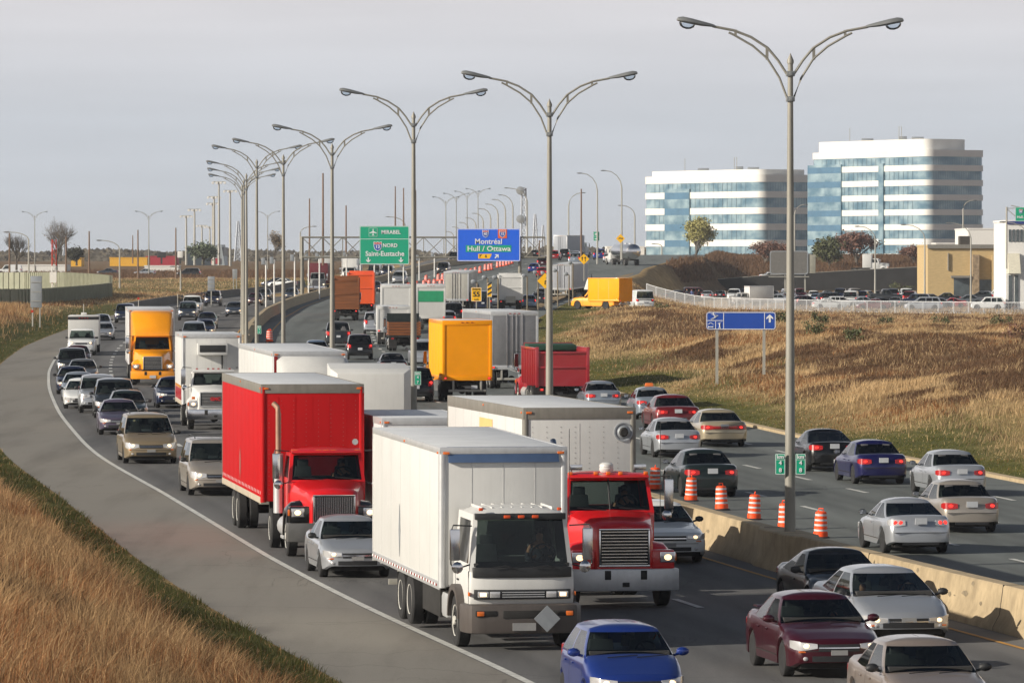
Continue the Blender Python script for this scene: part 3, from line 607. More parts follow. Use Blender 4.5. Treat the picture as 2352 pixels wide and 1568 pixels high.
DK = drum_kit(); nd = ['between the nearest lamp post and the silver coupe', 'half hidden behind the nearest lamp post', 'third from the right in the near row behind the barrier', 'fourth from the right, left of it a black sedan passes', 'beside the rear wheel of the dark sedan', 'partly hidden behind the red truck cab']
for (x, y), t in zip([(1885, 1236), (1803, 1216), (1732, 1194), (1658, 1172), (1587, 1151), (1505, 1126)], nd):
    p = G(x, y); r = empty('traffic_drum', p, random.uniform(0, 3), 'orange and white striped drum ' + t, 'traffic drum', 'construction drums behind the median barrier'); r.rotation_euler = (R(random.uniform(-3, 3)), R(random.uniform(-2, 2)), random.uniform(0, 3)); r.scale = (.70, .70, .77); DK.make(r)
far = [(938,664),(948,662),(957,660),(974,657),(986,656),(998,655),(1012,655),(1022,654),(1032,652),(979,645),(1007,642),(1017,641),(1057,631),(1070,629),(1082,629),(1092,625),(1103,623),(1115,618),(1123,617),(1129,616),(1143,611),(1150,609),(1157,608),(1164,606),(1170,604),(1176,602)]
TENS = 'first second third fourth fifth sixth seventh eighth ninth tenth eleventh twelfth thirteenth fourteenth fifteenth sixteenth seventeenth eighteenth nineteenth twentieth twenty-first twenty-second twenty-third twenty-fourth twenty-fifth twenty-sixth'.split()
for i, (x, y) in enumerate(sorted(far)):
    p = G(x, y + 4); r = empty('traffic_drum', p, 0, TENS[i] + ' orange drum from the left in the far line along the distant barrier', 'traffic drum', 'far construction drums along the distant barrier'); DK.make(r)
r = empty('traffic_drum', G(619, 786), 0, 'lone red drum beside the yellow line at the foot of the sixth lamp post', 'traffic drum'); DK.make(r)
# ------------------------------------------------------------------ overhead gantry
def gantry():
    Yg = 640.; s = F / Yg; GM = mat('gantry_steel', lin((135,132,122)), .6, .3, var=.15)
    x0, x1, xe = 694, 1194, 1252; X0, X1, Xe = [(x - 1176) / s for x in (x0, x1, xe)]; zt = EYE + (HOR - 545) / s; zb = EYE + (HOR - 591) / s
    r = empty('sign_gantry', (X0, Yg, gz(X0, Yg)), 0, 'grey steel truss gantry carrying the big green and blue signs', 'gantry')
    inv = -Vector((X0, Yg, gz(X0, Yg)))
    def P(X, z, dy=0): return (X - X0, dy, z - gz(X0, Yg))
    for X in (X0, X1):
        m = MB(); z0 = gz(X, Yg) - .3; m.tube([P(X, z0), P(X, zt + .1)], [.24, .18], 12); m.box(P(X, z0 + .6), (.9, .9, .9)); part('post', m, GM, r)
    c = MB()
    for dy in (-.5, .5):
        for z in (zt, zb): c.tube([P(X0, z, dy), P(Xe, z, dy)], .10, 8)
    part('chord', c, GM, r)
    n = 12; d = MB(); v = MB()
    for dy in (-.5, .5):
        for i in range(n + 1):
            X = X0 + (Xe - X0) * i / n; v.tube([P(X, zb, dy), P(X, zt, dy)], .045, 6)
            if i < n:
                X2 = X0 + (Xe - X0) * (i + 1) / n; d.tube([P(X, zb, dy), P(X2, zt, dy)], .04, 5); d.tube([P(X, zt, dy), P(X2, zb, dy)], .04, 5)
    part('lattice', d, GM, r); part('upright', v, GM, r)
    return Yg, s
YG, SG = gantry()
def shield(par, x, z, w, num, sq=None, y=-.05):
    if sq: plate(par, w * 1.55, w * 1.55, sq, 'patch', x, z, -.035, False, .03, .03)
    pts = [(-.5, .62), (-.18, .52), (0, .62), (.18, .52), (.5, .62), (.52, .1), (.40, -.35), (0, -.62), (-.40, -.35), (-.52, .1)]
    a = MB(); a.add([(x + p*w*1.08, y - .008, z + q*w*1.08) for p, q in pts], [tuple(range(10))]); part('shield_rim', a, WHS, par, smooth=0)
    b = MB(); b.add([(x + p*w*.95, y - .014, z + q*w*.95) for p, q in pts[4:] + [(-.5, .3), (.5, .3)]][:0] + [(x + p*w*.95, y - .014, z + q*w*.95) for p, q in [(-.5, .28), (.5, .28), (.52, .1), (.40, -.35), (0, -.62), (-.40, -.35), (-.52, .1)]], [tuple(range(7))]); part('shield_field', b, SHB, par, smooth=0)
    c = MB(); c.add([(x + p*w*.95, y - .014, z + q*w*.95) for p, q in [(-.5, .34), (.5, .34), (.5, .62), (.18, .52), (0, .62), (-.18, .52), (-.5, .62)]], [tuple(range(7))]); part('shield_band', c, REDS, par, smooth=0)
    txt(num, w * .62, x, z - .05 * w, WHS, par, y - .02, .01)
def sign_at(x0, y0, x1, y1, Y, mat_, label, dz=0, cat='road sign', name='road_sign', r=.15):
    s = F / Y; w = (x1 - x0) / s; h = (y1 - y0) / s; c = at((x0 + x1) / 2, (y0 + y1) / 2, Y); e = empty(name, c, 0, label, cat); plate(e, w, h, mat_, border=True, r=r); return e, w, h, s
def arrow(par, x, z, s, m, ang=0, y=-.05):
    pts = [(-.12, .5), (.12, .5), (.12, -.1), (.42, .12), (.42, -.1), (0, -.5), (-.42, -.1), (-.42, .12), (-.12, -.1)]; c, q = math.cos(ang), math.sin(ang); mb = MB()
    mb.add([(x + (a*c - b*q)*s, y, z + (a*q + b*c)*s) for a, b in pts], [tuple(range(9))]); part('arrow', mb, m, par, smooth=0)
def big_signs():
    Y = YG - .75
    e, w, h, s = sign_at(826, 519, 940, 607, Y, GRNS, 'big green overhead sign reading MIRABEL and 13 NORD Saint-Eustache')
    q = lambda x, y: ((x - 883) / s, (563 - y) / s)
    b = MB(); b.box((0, -.03, q(0, 549)[1]), (w - .1, .012, .05)); part('divider', b, WHS, e)
    txt('MIRABEL', .62, *q(898, 533.5), WHS, e, bold=.012, sx=.95); txt('NORD', .62, *q(896, 564), WHS, e, bold=.012, sx=.95); txt('Saint-Eustache', .80, *q(884, 583), WHS, e, bold=.014, sx=.98)
    shield(e, *q(867.5, 566), .86, '13')
    x, z = q(857, 533.5); plate(e, 1.02, 1.02, GRNS, 'pictogram', x, z, -.035, True, .05, .03)
    a = MB(); pl = [(0, .42), (.05, .36), (.06, .12), (.42, -.06), (.42, -.14), (.06, -.05), (.04, -.26), (.15, -.35), (.15, -.40), (0, -.36), (-.15, -.40), (-.15, -.35), (-.04, -.26), (-.06, -.05), (-.42, -.14), (-.42, -.06), (-.06, .12), (-.05, .36)]
    a.add([(x + p, -.062, z + t) for p, t in pl], [tuple(range(len(pl)))]); part('aeroplane_symbol', a, WHS, e, smooth=0)
    for xx in (846, 921): arrow(e, *q(xx, 597), .62, WHS)
    e, w, h, s = sign_at(1050, 525, 1195, 600, Y, BLUS, 'big blue overhead sign reading Montreal and Hull Ottawa')
    q = lambda x, y: ((x - 1122.5) / s, (562.5 - y) / s)
    b = MB(); x, z = q(1122, 571); b.box((x, -.03, z), (5.35, .014, .80)); part('green_patch', b, GRNS, e)
    txt('Montr\u00e9al', .88, *q(1122, 555), WHS, e, bold=.014, sx=1.0); txt('Hull / Ottawa', .82, *q(1123, 571.5), WHS, e, y=-.055, bold=.012, sx=1.12)
    shield(e, *q(1115, 537), .68, '40'); shield(e, *q(1154, 537), .68, '15', ORS)
    x, z = q(1114, 588.5); b = MB(); b.add([(x - .8, -.03, z - .28), (x + .55, -.03, z - .28), (x + .8, -.03, z + .28), (x - .8, -.03, z + .28)], [(0,1,2,3)]); part('exit_tab', b, YELS, e, smooth=0)
    txt('6', .5, x + .1, z, BKS, e, bold=.01); b = MB(); b.box((x - .6, -.036, z), (.07, .01, .42)); b.add([(x-.6, -.037, z-.05), (x-.35, -.037, z+.2), (x-.42, -.037, z+.25), (x-.63, -.037, z+.03)], [(0,1,2,3)]); part('fork_symbol', b, BKS, e)
    x, z = q(1141, 588.5); arrow(e, x, z, .62, WHS, R(135))
big_signs()
def posts_for(e, xs, h0, h1, m=STEEL, w=.1):
    for x in xs: b = MB(); b.box((x, .06, (h0 + h1) / 2), (w, w * .7, h1 - h0)); part('post', b, m, e)
def service_sign():
    Y = 284.; e, w, h, s = sign_at(1622, 716, 1782, 757, Y, DBLU, 'wide blue service sign with ski, lodging and golf symbols and a white arrow')
    xl, xr = -(1702 - 1647) / s, (1755 - 1702) / s
    for x, yb in ((xl, 868), (xr, 836)):
        b = MB(); b.box((x, .07, -.3 - (yb - 737) / s / 2), (.15, .1, (yb - 737) / s + .5)); part('post', b, STEEL, e)
    q = lambda x, y: ((x - 1702) / s, (736.5 - y) / s)
    d = MB(); x1 = q(1662, 0)[0]; x2 = q(1756, 0)[0]; zc = q(0, 736)[1]
    d.box((x1, -.026, 0), (.03, .008, h - .1)); d.box((x2, -.026, 0), (.03, .008, h - .1)); d.box(((x1 - w/2) / 2, -.026, zc), (x1 + w/2 - .06, .008, .03)); xm = q(1643.5, 0)[0]; d.box((xm, -.026, (zc - h/2) / 2), (.03, .008, h/2 + zc - .06)); part('divider', d, WHS, e)
    arrow(e, *q(1768, 731), .42, WHS, R(180), -.03)
    def sil(name, parts, x, z, sc):
        m = MB()
        for a in parts:
            if len(a) == 5: m.tube([(x + a[0]*sc, -.035, z + a[1]*sc), (x + a[2]*sc, -.035, z + a[3]*sc)], a[4]*sc, 6)
            else: m.lathe([(.001, 0), (a[2]*sc, 0), (a[2]*sc, .01), (.001, .01)], (x + a[0]*sc, -.035, z + a[1]*sc), 'y', 12)
        part(name, m, WHS, e)
    sil('skier_symbol', [(-.1, .36, .09), (-.12, .25, .1, .05, .07), (.1, .05, .22, -.12, .055), (.22, -.12, -.02, -.25, .05), (-.1, .22, .25, .22, .03), (-.42, .3, -.1, .2, .025), (-.35, -.5, .55, .1, .025), (-.45, -.42, .45, .18, .02)], *q(1640, 726), .40)
    sil('lodging_symbol', [(-.5, .15, 0, .45, .05), (0, .45, .5, .15, .05), (-.4, -.1, -.4, -.45, .05), (.4, -.1, .4, -.45, .05), (-.4, -.28, .4, -.28, .09)], *q(1632.5, 747), .30)
    sil('golfer_symbol', [(.02, .38, .08), (0, .25, 0, -.05, .10), (0, -.05, -.12, -.5, .05), (0, -.05, .12, -.5, .05), (0, .22, -.3, .3, .04), (-.3, .3, .3, .48, .02)], *q(1653, 747), .34)
service_sign()
def small_signs():
    # exit speed plate
    e, w, h, s = sign_at(1082, 660, 1106, 692, 430., YELS, 'yellow SORTIE 55 km/h exit speed sign beside the beige trailer', r=.05)
    txt('SORTIE', .20, 0, h*.36, BKS, e, bold=.004); txt('55', .56, 0, 0, BKS, e, bold=.012); txt('km/h', .17, 0, -h*.36, BKS, e, bold=.003); posts_for(e, (0,), -3.2, -.3)
    e, w, h, s = sign_at(1119, 650, 1130, 682, 430., YELS, 'narrow yellow hazard board with black slanting stripes', r=.05)
    st = MB()
    for k in range(3): z = -h/2 + .12 + k*h/3; st.add([(-w/2+.02, -.03, z), (w/2-.02, -.03, z+.2), (w/2-.02, -.03, z+.36), (-w/2+.02, -.03, z+.16)], [(0,1,2,3)])
    part('black_stripe', st, BKS, e, smooth=0); posts_for(e, (0,), -3.2, -.3)
    def diamond(x, y, hw, Y, label, drop, kind):
        s = F / Y; a = hw / s; e = empty('warning_sign', at(x, y, Y), 0, label, 'road sign'); m = MB(); m.prism([(0, a), (a, 0), (0, -a), (-a, 0)], -.02, .02); part('panel', m, YELS, e)
        b = MB(); 
        if kind == 'merge':
            b.box((-a*.3, -.026, 0), (a*.12, .01, a*.6)); b.box((a*.25, -.026, -.1*a), (a*.12, .01, a*.7)); b.add([(-a*.5, -.027, a*.15), (-a*.1, -.027, a*.15), (-a*.3, -.027, a*.5)], [(0,1,2)]); b.add([(a*.05, -.027, a*.15), (a*.45, -.027, a*.15), (a*.25, -.027, a*.5)], [(0,1,2)])
        elif kind == 'flow': b.box((0, -.026, 0), (a*.9, .01, a*.12)); b.box((-a*.1, -.026, a*.18), (a*.5, .01, a*.1)); b.add([(a*.3, -.027, -a*.2), (a*.65, -.027, 0), (a*.3, -.027, a*.2)], [(0,1,2)])
        else: b.box((0, -.026, -a*.25), (a*.14, .01, a*.45)); b.box((a*.12, -.026, 0), (a*.3, .01, a*.12)); b.box((a*.25, -.026, a*.2), (a*.12, .01, a*.35)); b.add([(a*.05, -.027, a*.3), (a*.45, -.027, a*.3), (a*.25, -.027, a*.6)], [(0,1,2)])
        part('black_symbol', b, BKS, e); posts_for(e, (0,), -drop / s, -a * .3, w=.1)
    diamond(1252, 645, 18, 470., 'yellow diamond warning sign half hidden by the second lamp post', 60, 'bend')
    diamond(1341, 595, 12.5, 560., 'yellow diamond sign with two arrows above the grey trailer', 50, 'merge')
    diamond(1425, 548, 10.5, 820., 'yellow diamond sign on a tall pole against the sky', 50, 'flow')
    e, w, h, s = sign_at(1363, 532, 1377, 553, 800., GRNS, 'small green truck route sign hung high on a slender lamp pole', r=.05)
    b = MB(); b.box((0, -.03, h*.2), (w*.6, .01, h*.12)); b.box((-.1, -.03, h*.28), (w*.3, .01, h*.08)); b.box((0, -.03, -.04), (w-.1, .01, .05)); b.box((0, -.03, -h*.3), (w*.6, .01, h*.12)); part('truck_symbol', b, WHS, e)
    # backs of signs and boards on the left
    def back(x0, y0, x1, y1, Y, label, yb, m=SIGNBACK, legs=2, name='road_sign'):
        s = F / Y; w = (x1-x0)/s; h = (y1-y0)/s; e = empty(name, at((x0+x1)/2, (y0+y1)/2, Y), 0, label, 'sign'); mb = MB(); mb.box((0, 0, 0), (w, .06, h)); part('panel', mb, m, e, .01)
        rb = MB(); 
        for k in (-.3, 0, .3): rb.box((0, -.05, k*h), (w*.96, .05, .06))
        part('stiffener', rb, STEEL, e)
        posts_for(e, ((-w*.32, w*.32) if legs == 2 else (0,)), -h/2 - (yb-y1)/s, h*.3, w=.12)
    back(70, 634, 96, 706, 470., 'tall blank grey sign seen from behind at the left roadside', 752)
    back(477, 635, 493, 668, 560., 'grey blank sign back standing in the grass behind the dark SUV', 700, legs=1)
    back(534, 618, 545, 640, 760., 'small sign back on two thin legs above the field', 668)
    # message board seen from behind
    s = F / 800.; e = empty('message_board', at(1812, 603, 800.), 0, 'large dark grey electronic message board seen from behind, left of the nearest lamp post', 'message board')
    w = 88 / s; h = 54 / s; mb = MB(); mb.prism(rrect(w, h, .35), -.25, .25); part('panel', mb, mat('board_grey', (.17, .165, .155), .6, .2, var=.12), e)
    mb = MB(); O = rrect(w, h, .35); I = rrect(w-.3, h-.3, .3); n = len(O); mb.add([(a, -.255, b) for a, b in O] + [(a, -.255, b) for a, b in I], [(i, (i+1)%n, n+(i+1)%n, n+i) for i in range(n)]); part('rim', mb, SIGNBACK, e, smooth=0)
    mb = MB(); mb.box((w/2 + .55, .1, -.2), (1.1, .5, h*.8)); part('side_box', mb, mat('board_box_beige', (.3, .29, .24), .6), e, .03)
    mb = MB(); mb.box((0, 0, -h/2 - .35), (w*1.05, .7, .12)); part('walkway', mb, STEEL, e); posts_for(e, (-w*.1, w*.42), -h/2 - 2.6, -h/2, w=.22)
    # far right green sign on its post
    s = F / 560.; e = empty('road_sign', at(2350, 492, 560.), 0, 'green sign with a 40 shield and Hull on the right edge, on a bent pole', 'road sign'); plate(e, 36/s, 32/s, GRNS, r=.05); shield(e, -.25, .28, .34, '40'); txt('Hull /', .36, -.25, -.3, WHS, e, bold=.008)
    mb = MB(); mb.tube([(-28/s, .1, .9), (-8/s, .1, .7)], .05, 6); mb.tube([(-38/s, .1, -5.6), (-38/s, .1, .75)], .09, 8); mb.tube([(-38/s, .1, .6), (-8/s, .1, .62)], .045, 6); mb.tube([(-38/s, .1, .55), (-18/s, .1, -.2), (-8/s, .1, -.2)], .045, 6); part('post', mb, STEEL, e)
    # red topped markers on the left bank
    for x, y0, y1, lb in ((74, 712, 750, 'thin delineator with a red reflector near the tall blank sign'), (318, 683, 722, 'thin delineator with a red reflector left of the yellow truck'), (408, 675, 710, 'plain thin delineator stake behind the yellow truck'), (192, 698, 740, 'plain delineator stake behind the white trailer')):
        p = G(x, y1); h = (y1 - y0) / (F / p.y); e = empty('delineator', p, 0, lb, 'road marker', 'thin markers on the left bank'); mb = MB(); mb.box((0, 0, h/2 - .1), (.07, .04, h + .2)); part('stake', mb, mat('marker_white', (.5, .48, .42), .6), e)
        if 'red' in lb: mb = MB(); mb.box((0, -.03, h - .1), (.2, .03, .22)); part('reflector', mb, mat('marker_red', lin((190, 60, 40)), .5), e)
small_signs()
# ------------------------------------------------------------------ cars
CARS = {  # L, W, H, wheelbase, front overhang, wheel radius, top profile (s, z), greenhouse (sa, sb, sc, sd), belt, roof width factor, window splits
 'sedan':   dict(L=4.6, W=1.76, H=1.44, wb=2.66, fo=.92, r=.315, top=[(0,.56),(.03,.64),(.10,.70),(.5,.79),(1.0,.87),(1.3,.93)], tail=[(3.8,1.0),(4.2,1.02),(4.45,.99),(4.57,.86),(4.6,.6)], g=(1.18,2.0,3.15,3.92), belt=.94, rw=.70, sp=[.48]),
 'compact': dict(L=4.42, W=1.71, H=1.42, wb=2.6, fo=.86, r=.30, top=[(0,.54),(.03,.62),(.10,.68),(.4,.76),(.8,.84),(1.1,.90)], tail=[(3.7,.98),(4.05,1.0),(4.28,.97),(4.39,.84),(4.42,.58)], g=(1.0,1.85,3.0,3.78), belt=.91, rw=.72, sp=[.5]),
 'large':   dict(L=5.25, W=1.96, H=1.49, wb=2.9, fo=1.0, r=.33, top=[(0,.62),(.03,.71),(.10,.77),(.6,.85),(1.2,.92),(1.5,.97)], tail=[(4.3,1.02),(4.9,1.03),(5.12,1.0),(5.22,.86),(5.25,.6)], g=(1.42,2.2,3.45,4.3), belt=.98, rw=.70, sp=[.5]),
 'cabfwd':  dict(L=5.1, W=1.90, H=1.43, wb=2.87, fo=1.0, r=.32, top=[(0,.44),(.03,.52),(.12,.60),(.5,.73),(.9,.83),(1.15,.89)], tail=[(4.3,.98),(4.8,1.0),(4.98,.96),(5.07,.82),(5.1,.55)], g=(1.02,2.15,3.45,4.45), belt=.90, rw=.68, sp=[.5]),
 'coupe':   dict(L=4.4, W=1.73, H=1.39, wb=2.57, fo=.93, r=.315, top=[(0,.52),(.03,.60),(.12,.67),(.6,.78),(1.1,.86),(1.35,.91)], tail=[(3.85,.97),(4.15,1.0),(4.3,.98),(4.38,.84),(4.4,.6)], g=(1.22,2.05,2.85,4.02), belt=.92, rw=.68, sp=[.62]),
 'hatch':   dict(L=3.9, W=1.67, H=1.50, wb=2.48, fo=.80, r=.295, top=[(0,.56),(.03,.66),(.10,.74),(.45,.86),(.8,.97),(1.0,1.02)], tail=[(3.6,1.03),(3.8,1.0),(3.87,.85),(3.9,.55)], g=(.86,1.62,3.25,3.78), belt=1.0, rw=.72, sp=[.45]),
 'minivan': dict(L=5.0, W=1.96, H=1.76, wb=3.0, fo=.98, r=.335, top=[(0,.60),(.03,.70),(.12,.80),(.5,.93),(.9,1.02),(1.2,1.08)], tail=[(4.7,1.08),(4.9,1.05),(4.97,.9),(5.0,.5)], g=(1.0,1.95,4.5,4.9), belt=1.05, rw=.78, sp=[.33,.68]),
 'suv':     dict(L=4.6, W=1.85, H=1.76, wb=2.65, fo=.88, r=.36, top=[(0,.66),(.03,.80),(.08,.95),(.4,1.03),(.9,1.08),(1.3,1.12)], tail=[(4.3,1.12),(4.5,1.08),(4.57,.9),(4.6,.55)], g=(1.22,1.80,4.1,4.5), belt=1.10, rw=.80, sp=[.38,.72]),
 'wagon':   dict(L=4.6, W=1.73, H=1.47, wb=2.65, fo=.92, r=.315, top=[(0,.56),(.03,.66),(.10,.72),(.5,.82),(1.0,.90),(1.3,.95)], tail=[(4.35,1.0),(4.5,.97),(4.57,.85),(4.6,.55)], g=(1.18,1.95,3.9,4.48), belt=.96, rw=.72, sp=[.36,.70]),
 'pickup':  dict(L=5.6, W=2.0, H=1.90, wb=3.55, fo=.95, r=.39, top=[(0,.72),(.03,.88),(.08,1.05),(.4,1.13),(1.0,1.18),(1.5,1.2)], tail=[(3.3,1.22),(5.4,1.22),(5.57,1.2),(5.6,.6)], g=(1.5,2.1,3.1,3.28), belt=1.18, rw=.80, sp=[.55]),
 'van':     dict(L=5.3, W=2.0, H=2.08, wb=3.4, fo=.82, r=.36, top=[(0,.66),(.03,.80),(.10,.98),(.4,1.08),(.8,1.16),(1.0,1.2)], tail=[(5.0,1.2),(5.2,1.15),(5.27,.9),(5.3,.5)], g=(.85,1.5,5.05,5.25), belt=1.18, rw=.84, sp=[.26]),
}
SED = ('sedan', 'coupe', 'compact', 'large', 'cabfwd')
def tyre_mb(r, w, dual=False):
    b = MB(); h = w / 2
    b.lathe([(r*.60, -h*.9), (r*.80, -h), (r*.95, -h*.92), (r, -h*.70), (r, h*.70), (r*.95, h*.92), (r*.80, h), (r*.60, h*.9)], ax='y', n=28)
    return b
def rim_mb(r, w, side, spokes=5):
    b = MB(); y = side * w * .42; q = r * .64
    b.lathe([(.005, y*.78), (q*.25, y*.80), (q*.3, y*.55), (q*.80, y*.62), (q*.86, y*.95), (q, y*1.05), (q, y*.2), (.005, y*.15)], ax='y', n=28)
    for k in range(spokes):
        a = 6.2832 * (k + .5) / spokes; c, s = math.cos(a), math.sin(a); M = Matrix.Translation((c*q*.58, y*.66, s*q*.58)) @ Matrix.Rotation(-a, 4, 'Y')
        b.box((0, 0, 0), (q*.36, .03, q*.30 if spokes < 8 else q*.15), 1, M)
    return b
def car_kit(kind, det='front', lights='on', rimm=RIMM, roofrack=False, spoiler=False, strip_=False, blackm=True, tl=None):
    P = CARS[kind]; L, Wd, H, wb, fo, r = P['L'], P['W'], P['H'], P['wb'], P['fo'], P['r']; hw = Wd / 2; xf = wb / 2 + fo; belt = P['belt']; sa, sb, sc, sd_ = P['g']
    k = Kit(); k.info = dict(wb=wb, fo=fo, L=L, W=Wd, H=H)
    tp = P['top'] + P['tail']; tb = P['top'][-1]
    def ztop(s): return float(np.interp(s, [a for a, _ in tp], [b for _, b in tp]))
    nose = 1.0 if kind in ('sedan', 'compact', 'cabfwd', 'coupe', 'hatch', 'wagon', 'minivan') else .55
    def plan(s):
        f = np.interp(s, [0, .03, .12, .30, .6, 1.1], [.74, .80, .88, .95, .985, 1.0]); b = np.interp(L - s, [0, .03, .12, .35, .8], [.78, .84, .92, .97, 1.0])
        f = 1 - (1 - f) * nose; b = 1 - (1 - b) * (1 if nose == 1 else .5); return float(min(f, b))
    axs = (fo, fo + wb); zlow = .20 if kind not in ('suv', 'pickup', 'van') else .30; ra = r * 1.17
    def zbot(s):
        z = zlow + (.10 * max(0, 1 - s / .25) + .12 * max(0, 1 - (L - s) / .5))
        for a in axs:
            d = abs(s - a)
            if d < ra: z = max(z, r + math.sqrt(ra * ra - d * d))
        return z
    def sec(s):
        w = hw * plan(s); zt = ztop(s); zb = zbot(s); inner = kind in ('pickup',) 
        zs = max(zt - .16, zb + .06); zm = min(max(.50 * (zs + .3), zb + .03), zs - .02)
        return [(w * .90, zb), (w * .985, zb + .02), (w, zm), (w * .995, (zm + zs) / 2), (w * .975, zs), (w * .945, zs + (zt - zs) * .55), (w * .86, zs + (zt - zs) * .93), (w * .70, zt + .004), (w * .40, zt + .018), (0, zt + .024)]
    ss = set([0, .015, .03, .07, .12, .2, .3, .4, .55, .8, 1.0, 1.2, L, L - .015, L - .03, L - .08, L - .15, L - .25, L - .4, L - .6] + [a for a, _ in tp])
    for a in axs:
        for q in range(13): ss.add(a - ra * math.cos(math.pi * q / 12) * .9995)
    s = 1.4
    while s < L - .6: ss.add(s); s += .25
    ss = sorted(x for x in ss if 0 <= x <= L); ss = [x for i, x in enumerate(ss) if i == 0 or x - ss[i-1] > .006]
    def warp(s, y, z):
        x = xf - s; f = max(0, 1 - s / .75) ** 1.5; g_ = max(0, 1 - (L - s) / .6) ** 1.5; q = (abs(y) / hw) ** 2; zz = max(0, abs(z - .45) - .07) ** 2
        x -= f * (.17 * nose * q + (1.1 if nose == 1 else .5) * zz) ; x += g_ * (.11 * q + .45 * zz); return x
    b = MB(); rings = []
    def sring(s, k=1.0):
        h = sec(s); return [(warp(s, y*k, z), y*k, z) for y, z in h] + [(warp(s, -y*k, z), -y*k, z) for y, z in reversed(h[:-1])]
    rings = [sring(0, 0), sring(0, .35), sring(0, .7)] + [sring(s) for s in ss] + [sring(L, .7), sring(L, .35), sring(L, 0)]
    b.ring(rings, 0, False, close=False)
    # ---- greenhouse: horizontal slices with rounded corners, glass and pillars by column
    yb = hw * .955; yr = hw * P['rw']; zr = H - .085; gl = []; wsg = MB(); rg = MB(); X = lambda s: xf - s
    boxy = kind in ('pickup', 'van', 'suv'); cv = .09 if not boxy else .05; cr_ = .16
    pil = .075; sp = P['sp']; cols_ = []   # each column: (kind, f(v) -> (x, y))
    def ends(v):
        e0 = sa + (sb - sa) * v ** .92; e1 = sd_ + (sc - sd_) * (v ** .85 if not boxy else v); yy = yb + (yr - yb) * v ** 1.35; return e0, e1, yy
    def front(u):
        def f(v):
            e0, e1, yy = ends(v); return (X(e0 + cv * 1.6 * abs(u) ** 2.4 * (1 - .35*v)), yy * u * .94)
        return f
    def rear(u):
        def f(v):
            e0, e1, yy = ends(v); return (X(e1 - cv * abs(u) ** 2.4), yy * u * .94)
        return f
    def side(t0, t1, sg):
        def f(v):
            e0, e1, yy = ends(v); s0 = e0 + .20; s1 = e1 - .18
            b0 = sa + .2 + (sd_ - sa - .38) * t0; b1 = sb + .2 + (sc - sb - .38) * t0 if t0 > 0 else s0
            if t0 <= 0: s = s0 + t1
            elif t0 >= 1: s = s1 + t1
            else: s = sb + .1 + (sc - sb - .2) * t0 + t1; s = min(max(s, s0 + .02), s1 - .02)
            m_ = (s - s0) / max(.1, s1 - s0); return (X(s), sg * yy * (1 - .035 * (2*m_ - 1) ** 2))
        return f
    nf = 8
    for i in range(nf + 1): cols_.append(('F', front(-1 + 2 * i / nf)))          # right to left across the front
    sidec = []
    cuts = [0] + sp + [1]
    for i, t in enumerate(cuts):
        if t == 0: sidec += [('P', side(0, 0, 1)), ('W0', side(0, .05, 1))]
        elif t == 1: sidec += [('P', side(1, -.05, 1)), ('P', side(1, 0, 1))]
        else: sidec += [('P', side(t, -pil/2, 1)), ('W%d' % i, side(t, pil/2, 1))]
    def mirror(f):
        return lambda v: (f(v)[0], -f(v)[1])
    # label of a column = label of the strip between it and the next
    lab = ['F'] * nf + ['P']; fs_ = [c[1] for c in cols_]
    L_ = [(('L' + k_ if k_[0] == 'W' else k_), f) for k_, f in sidec]
    lab += [k_ for k_, _ in L_]; fs_ += [f for _, f in L_]
    nr = 8
    lab += ['B'] * nr + ['P']; fs_ += [rear(1 - 2 * i / nr) for i in range(nr + 1)]
    R_ = list(reversed(sidec)); rl = [k_ for k_, _ in sidec][::-1]
    for i, (k_, f) in enumerate(R_):
        fs_.append(mirror(f)); nxt = R_[i + 1][0] if i + 1 < len(R_) else 'P'; lab.append('R' + nxt if nxt[0] == 'W' else 'P')
    NC = len(fs_); vlev = [0, .07, .28, .5, .72, .90, 1.0]; zb0 = belt - .05
    rings_ = []
    for v in vlev:
        z = zb0 + (zr - zb0) * v; rings_.append([(f(v)[0], f(v)[1], z) for f in fs_])
    top = [f(1.0) for f in fs_]; cx = X((sb + sc) / 2)
    for t in (.06, .16, .34, .6, .85, .99):
        z = zr + (H - zr) * math.sin(min(1, t * 1.25) * math.pi / 2) ** .8; kx = 1 - .55 * t ** 1.3; rings_.append([(cx + (x - cx) * kx, y * (1 - t), z) for x, y in top])
    winds = {}
    for r_ in range(len(rings_) - 1):
        for c in range(NC):
            d = (c + 1) % NC; q = [rings_[r_][c], rings_[r_][d], rings_[r_+1][d], rings_[r_+1][c]]; l = lab[c]; glass = 1 <= r_ <= 4 and l != 'P'
            if kind == 'van' and l in ('LW1', 'RW1'): glass = False
            if not glass: b.add(q, [(0, 1, 2, 3)])
            else:
                mbx = wsg if l == 'F' else (rg if l == 'B' else winds.setdefault(l, MB())); mbx.add(q, [(0, 1, 2, 3)])
    if kind == 'pickup': b.b2((X(5.35), -hw*.8, 1.20), (X(3.45), hw*.8, 1.255), 1)
    if spoiler: b.prism([(X(L-.40), ztop(L-.4) + .02), (X(L-.02), ztop(L-.1) + .10), (X(L-.02), ztop(L-.1) + .125), (X(L-.30), ztop(L-.3) + .07)], -hw*.72, hw*.72)
    bm = bmesh.new(); me_ = bpy.data.meshes.new('body'); me_.from_pydata(b.v, [], b.f); me_.polygons.foreach_set('material_index', b.m); bm.from_mesh(me_); bmesh.ops.remove_doubles(bm, verts=bm.verts, dist=.0008); bmesh.ops.recalc_face_normals(bm, faces=bm.faces); bm.to_mesh(me_); bm.free()
    me_.materials.append(PAINT); me_.materials.append(INTER); me_.polygons.foreach_set('use_smooth', [True]*len(me_.polygons)); me_.set_sharp_from_angle(angle=R(38)); k.add('body', me_, PAINT)
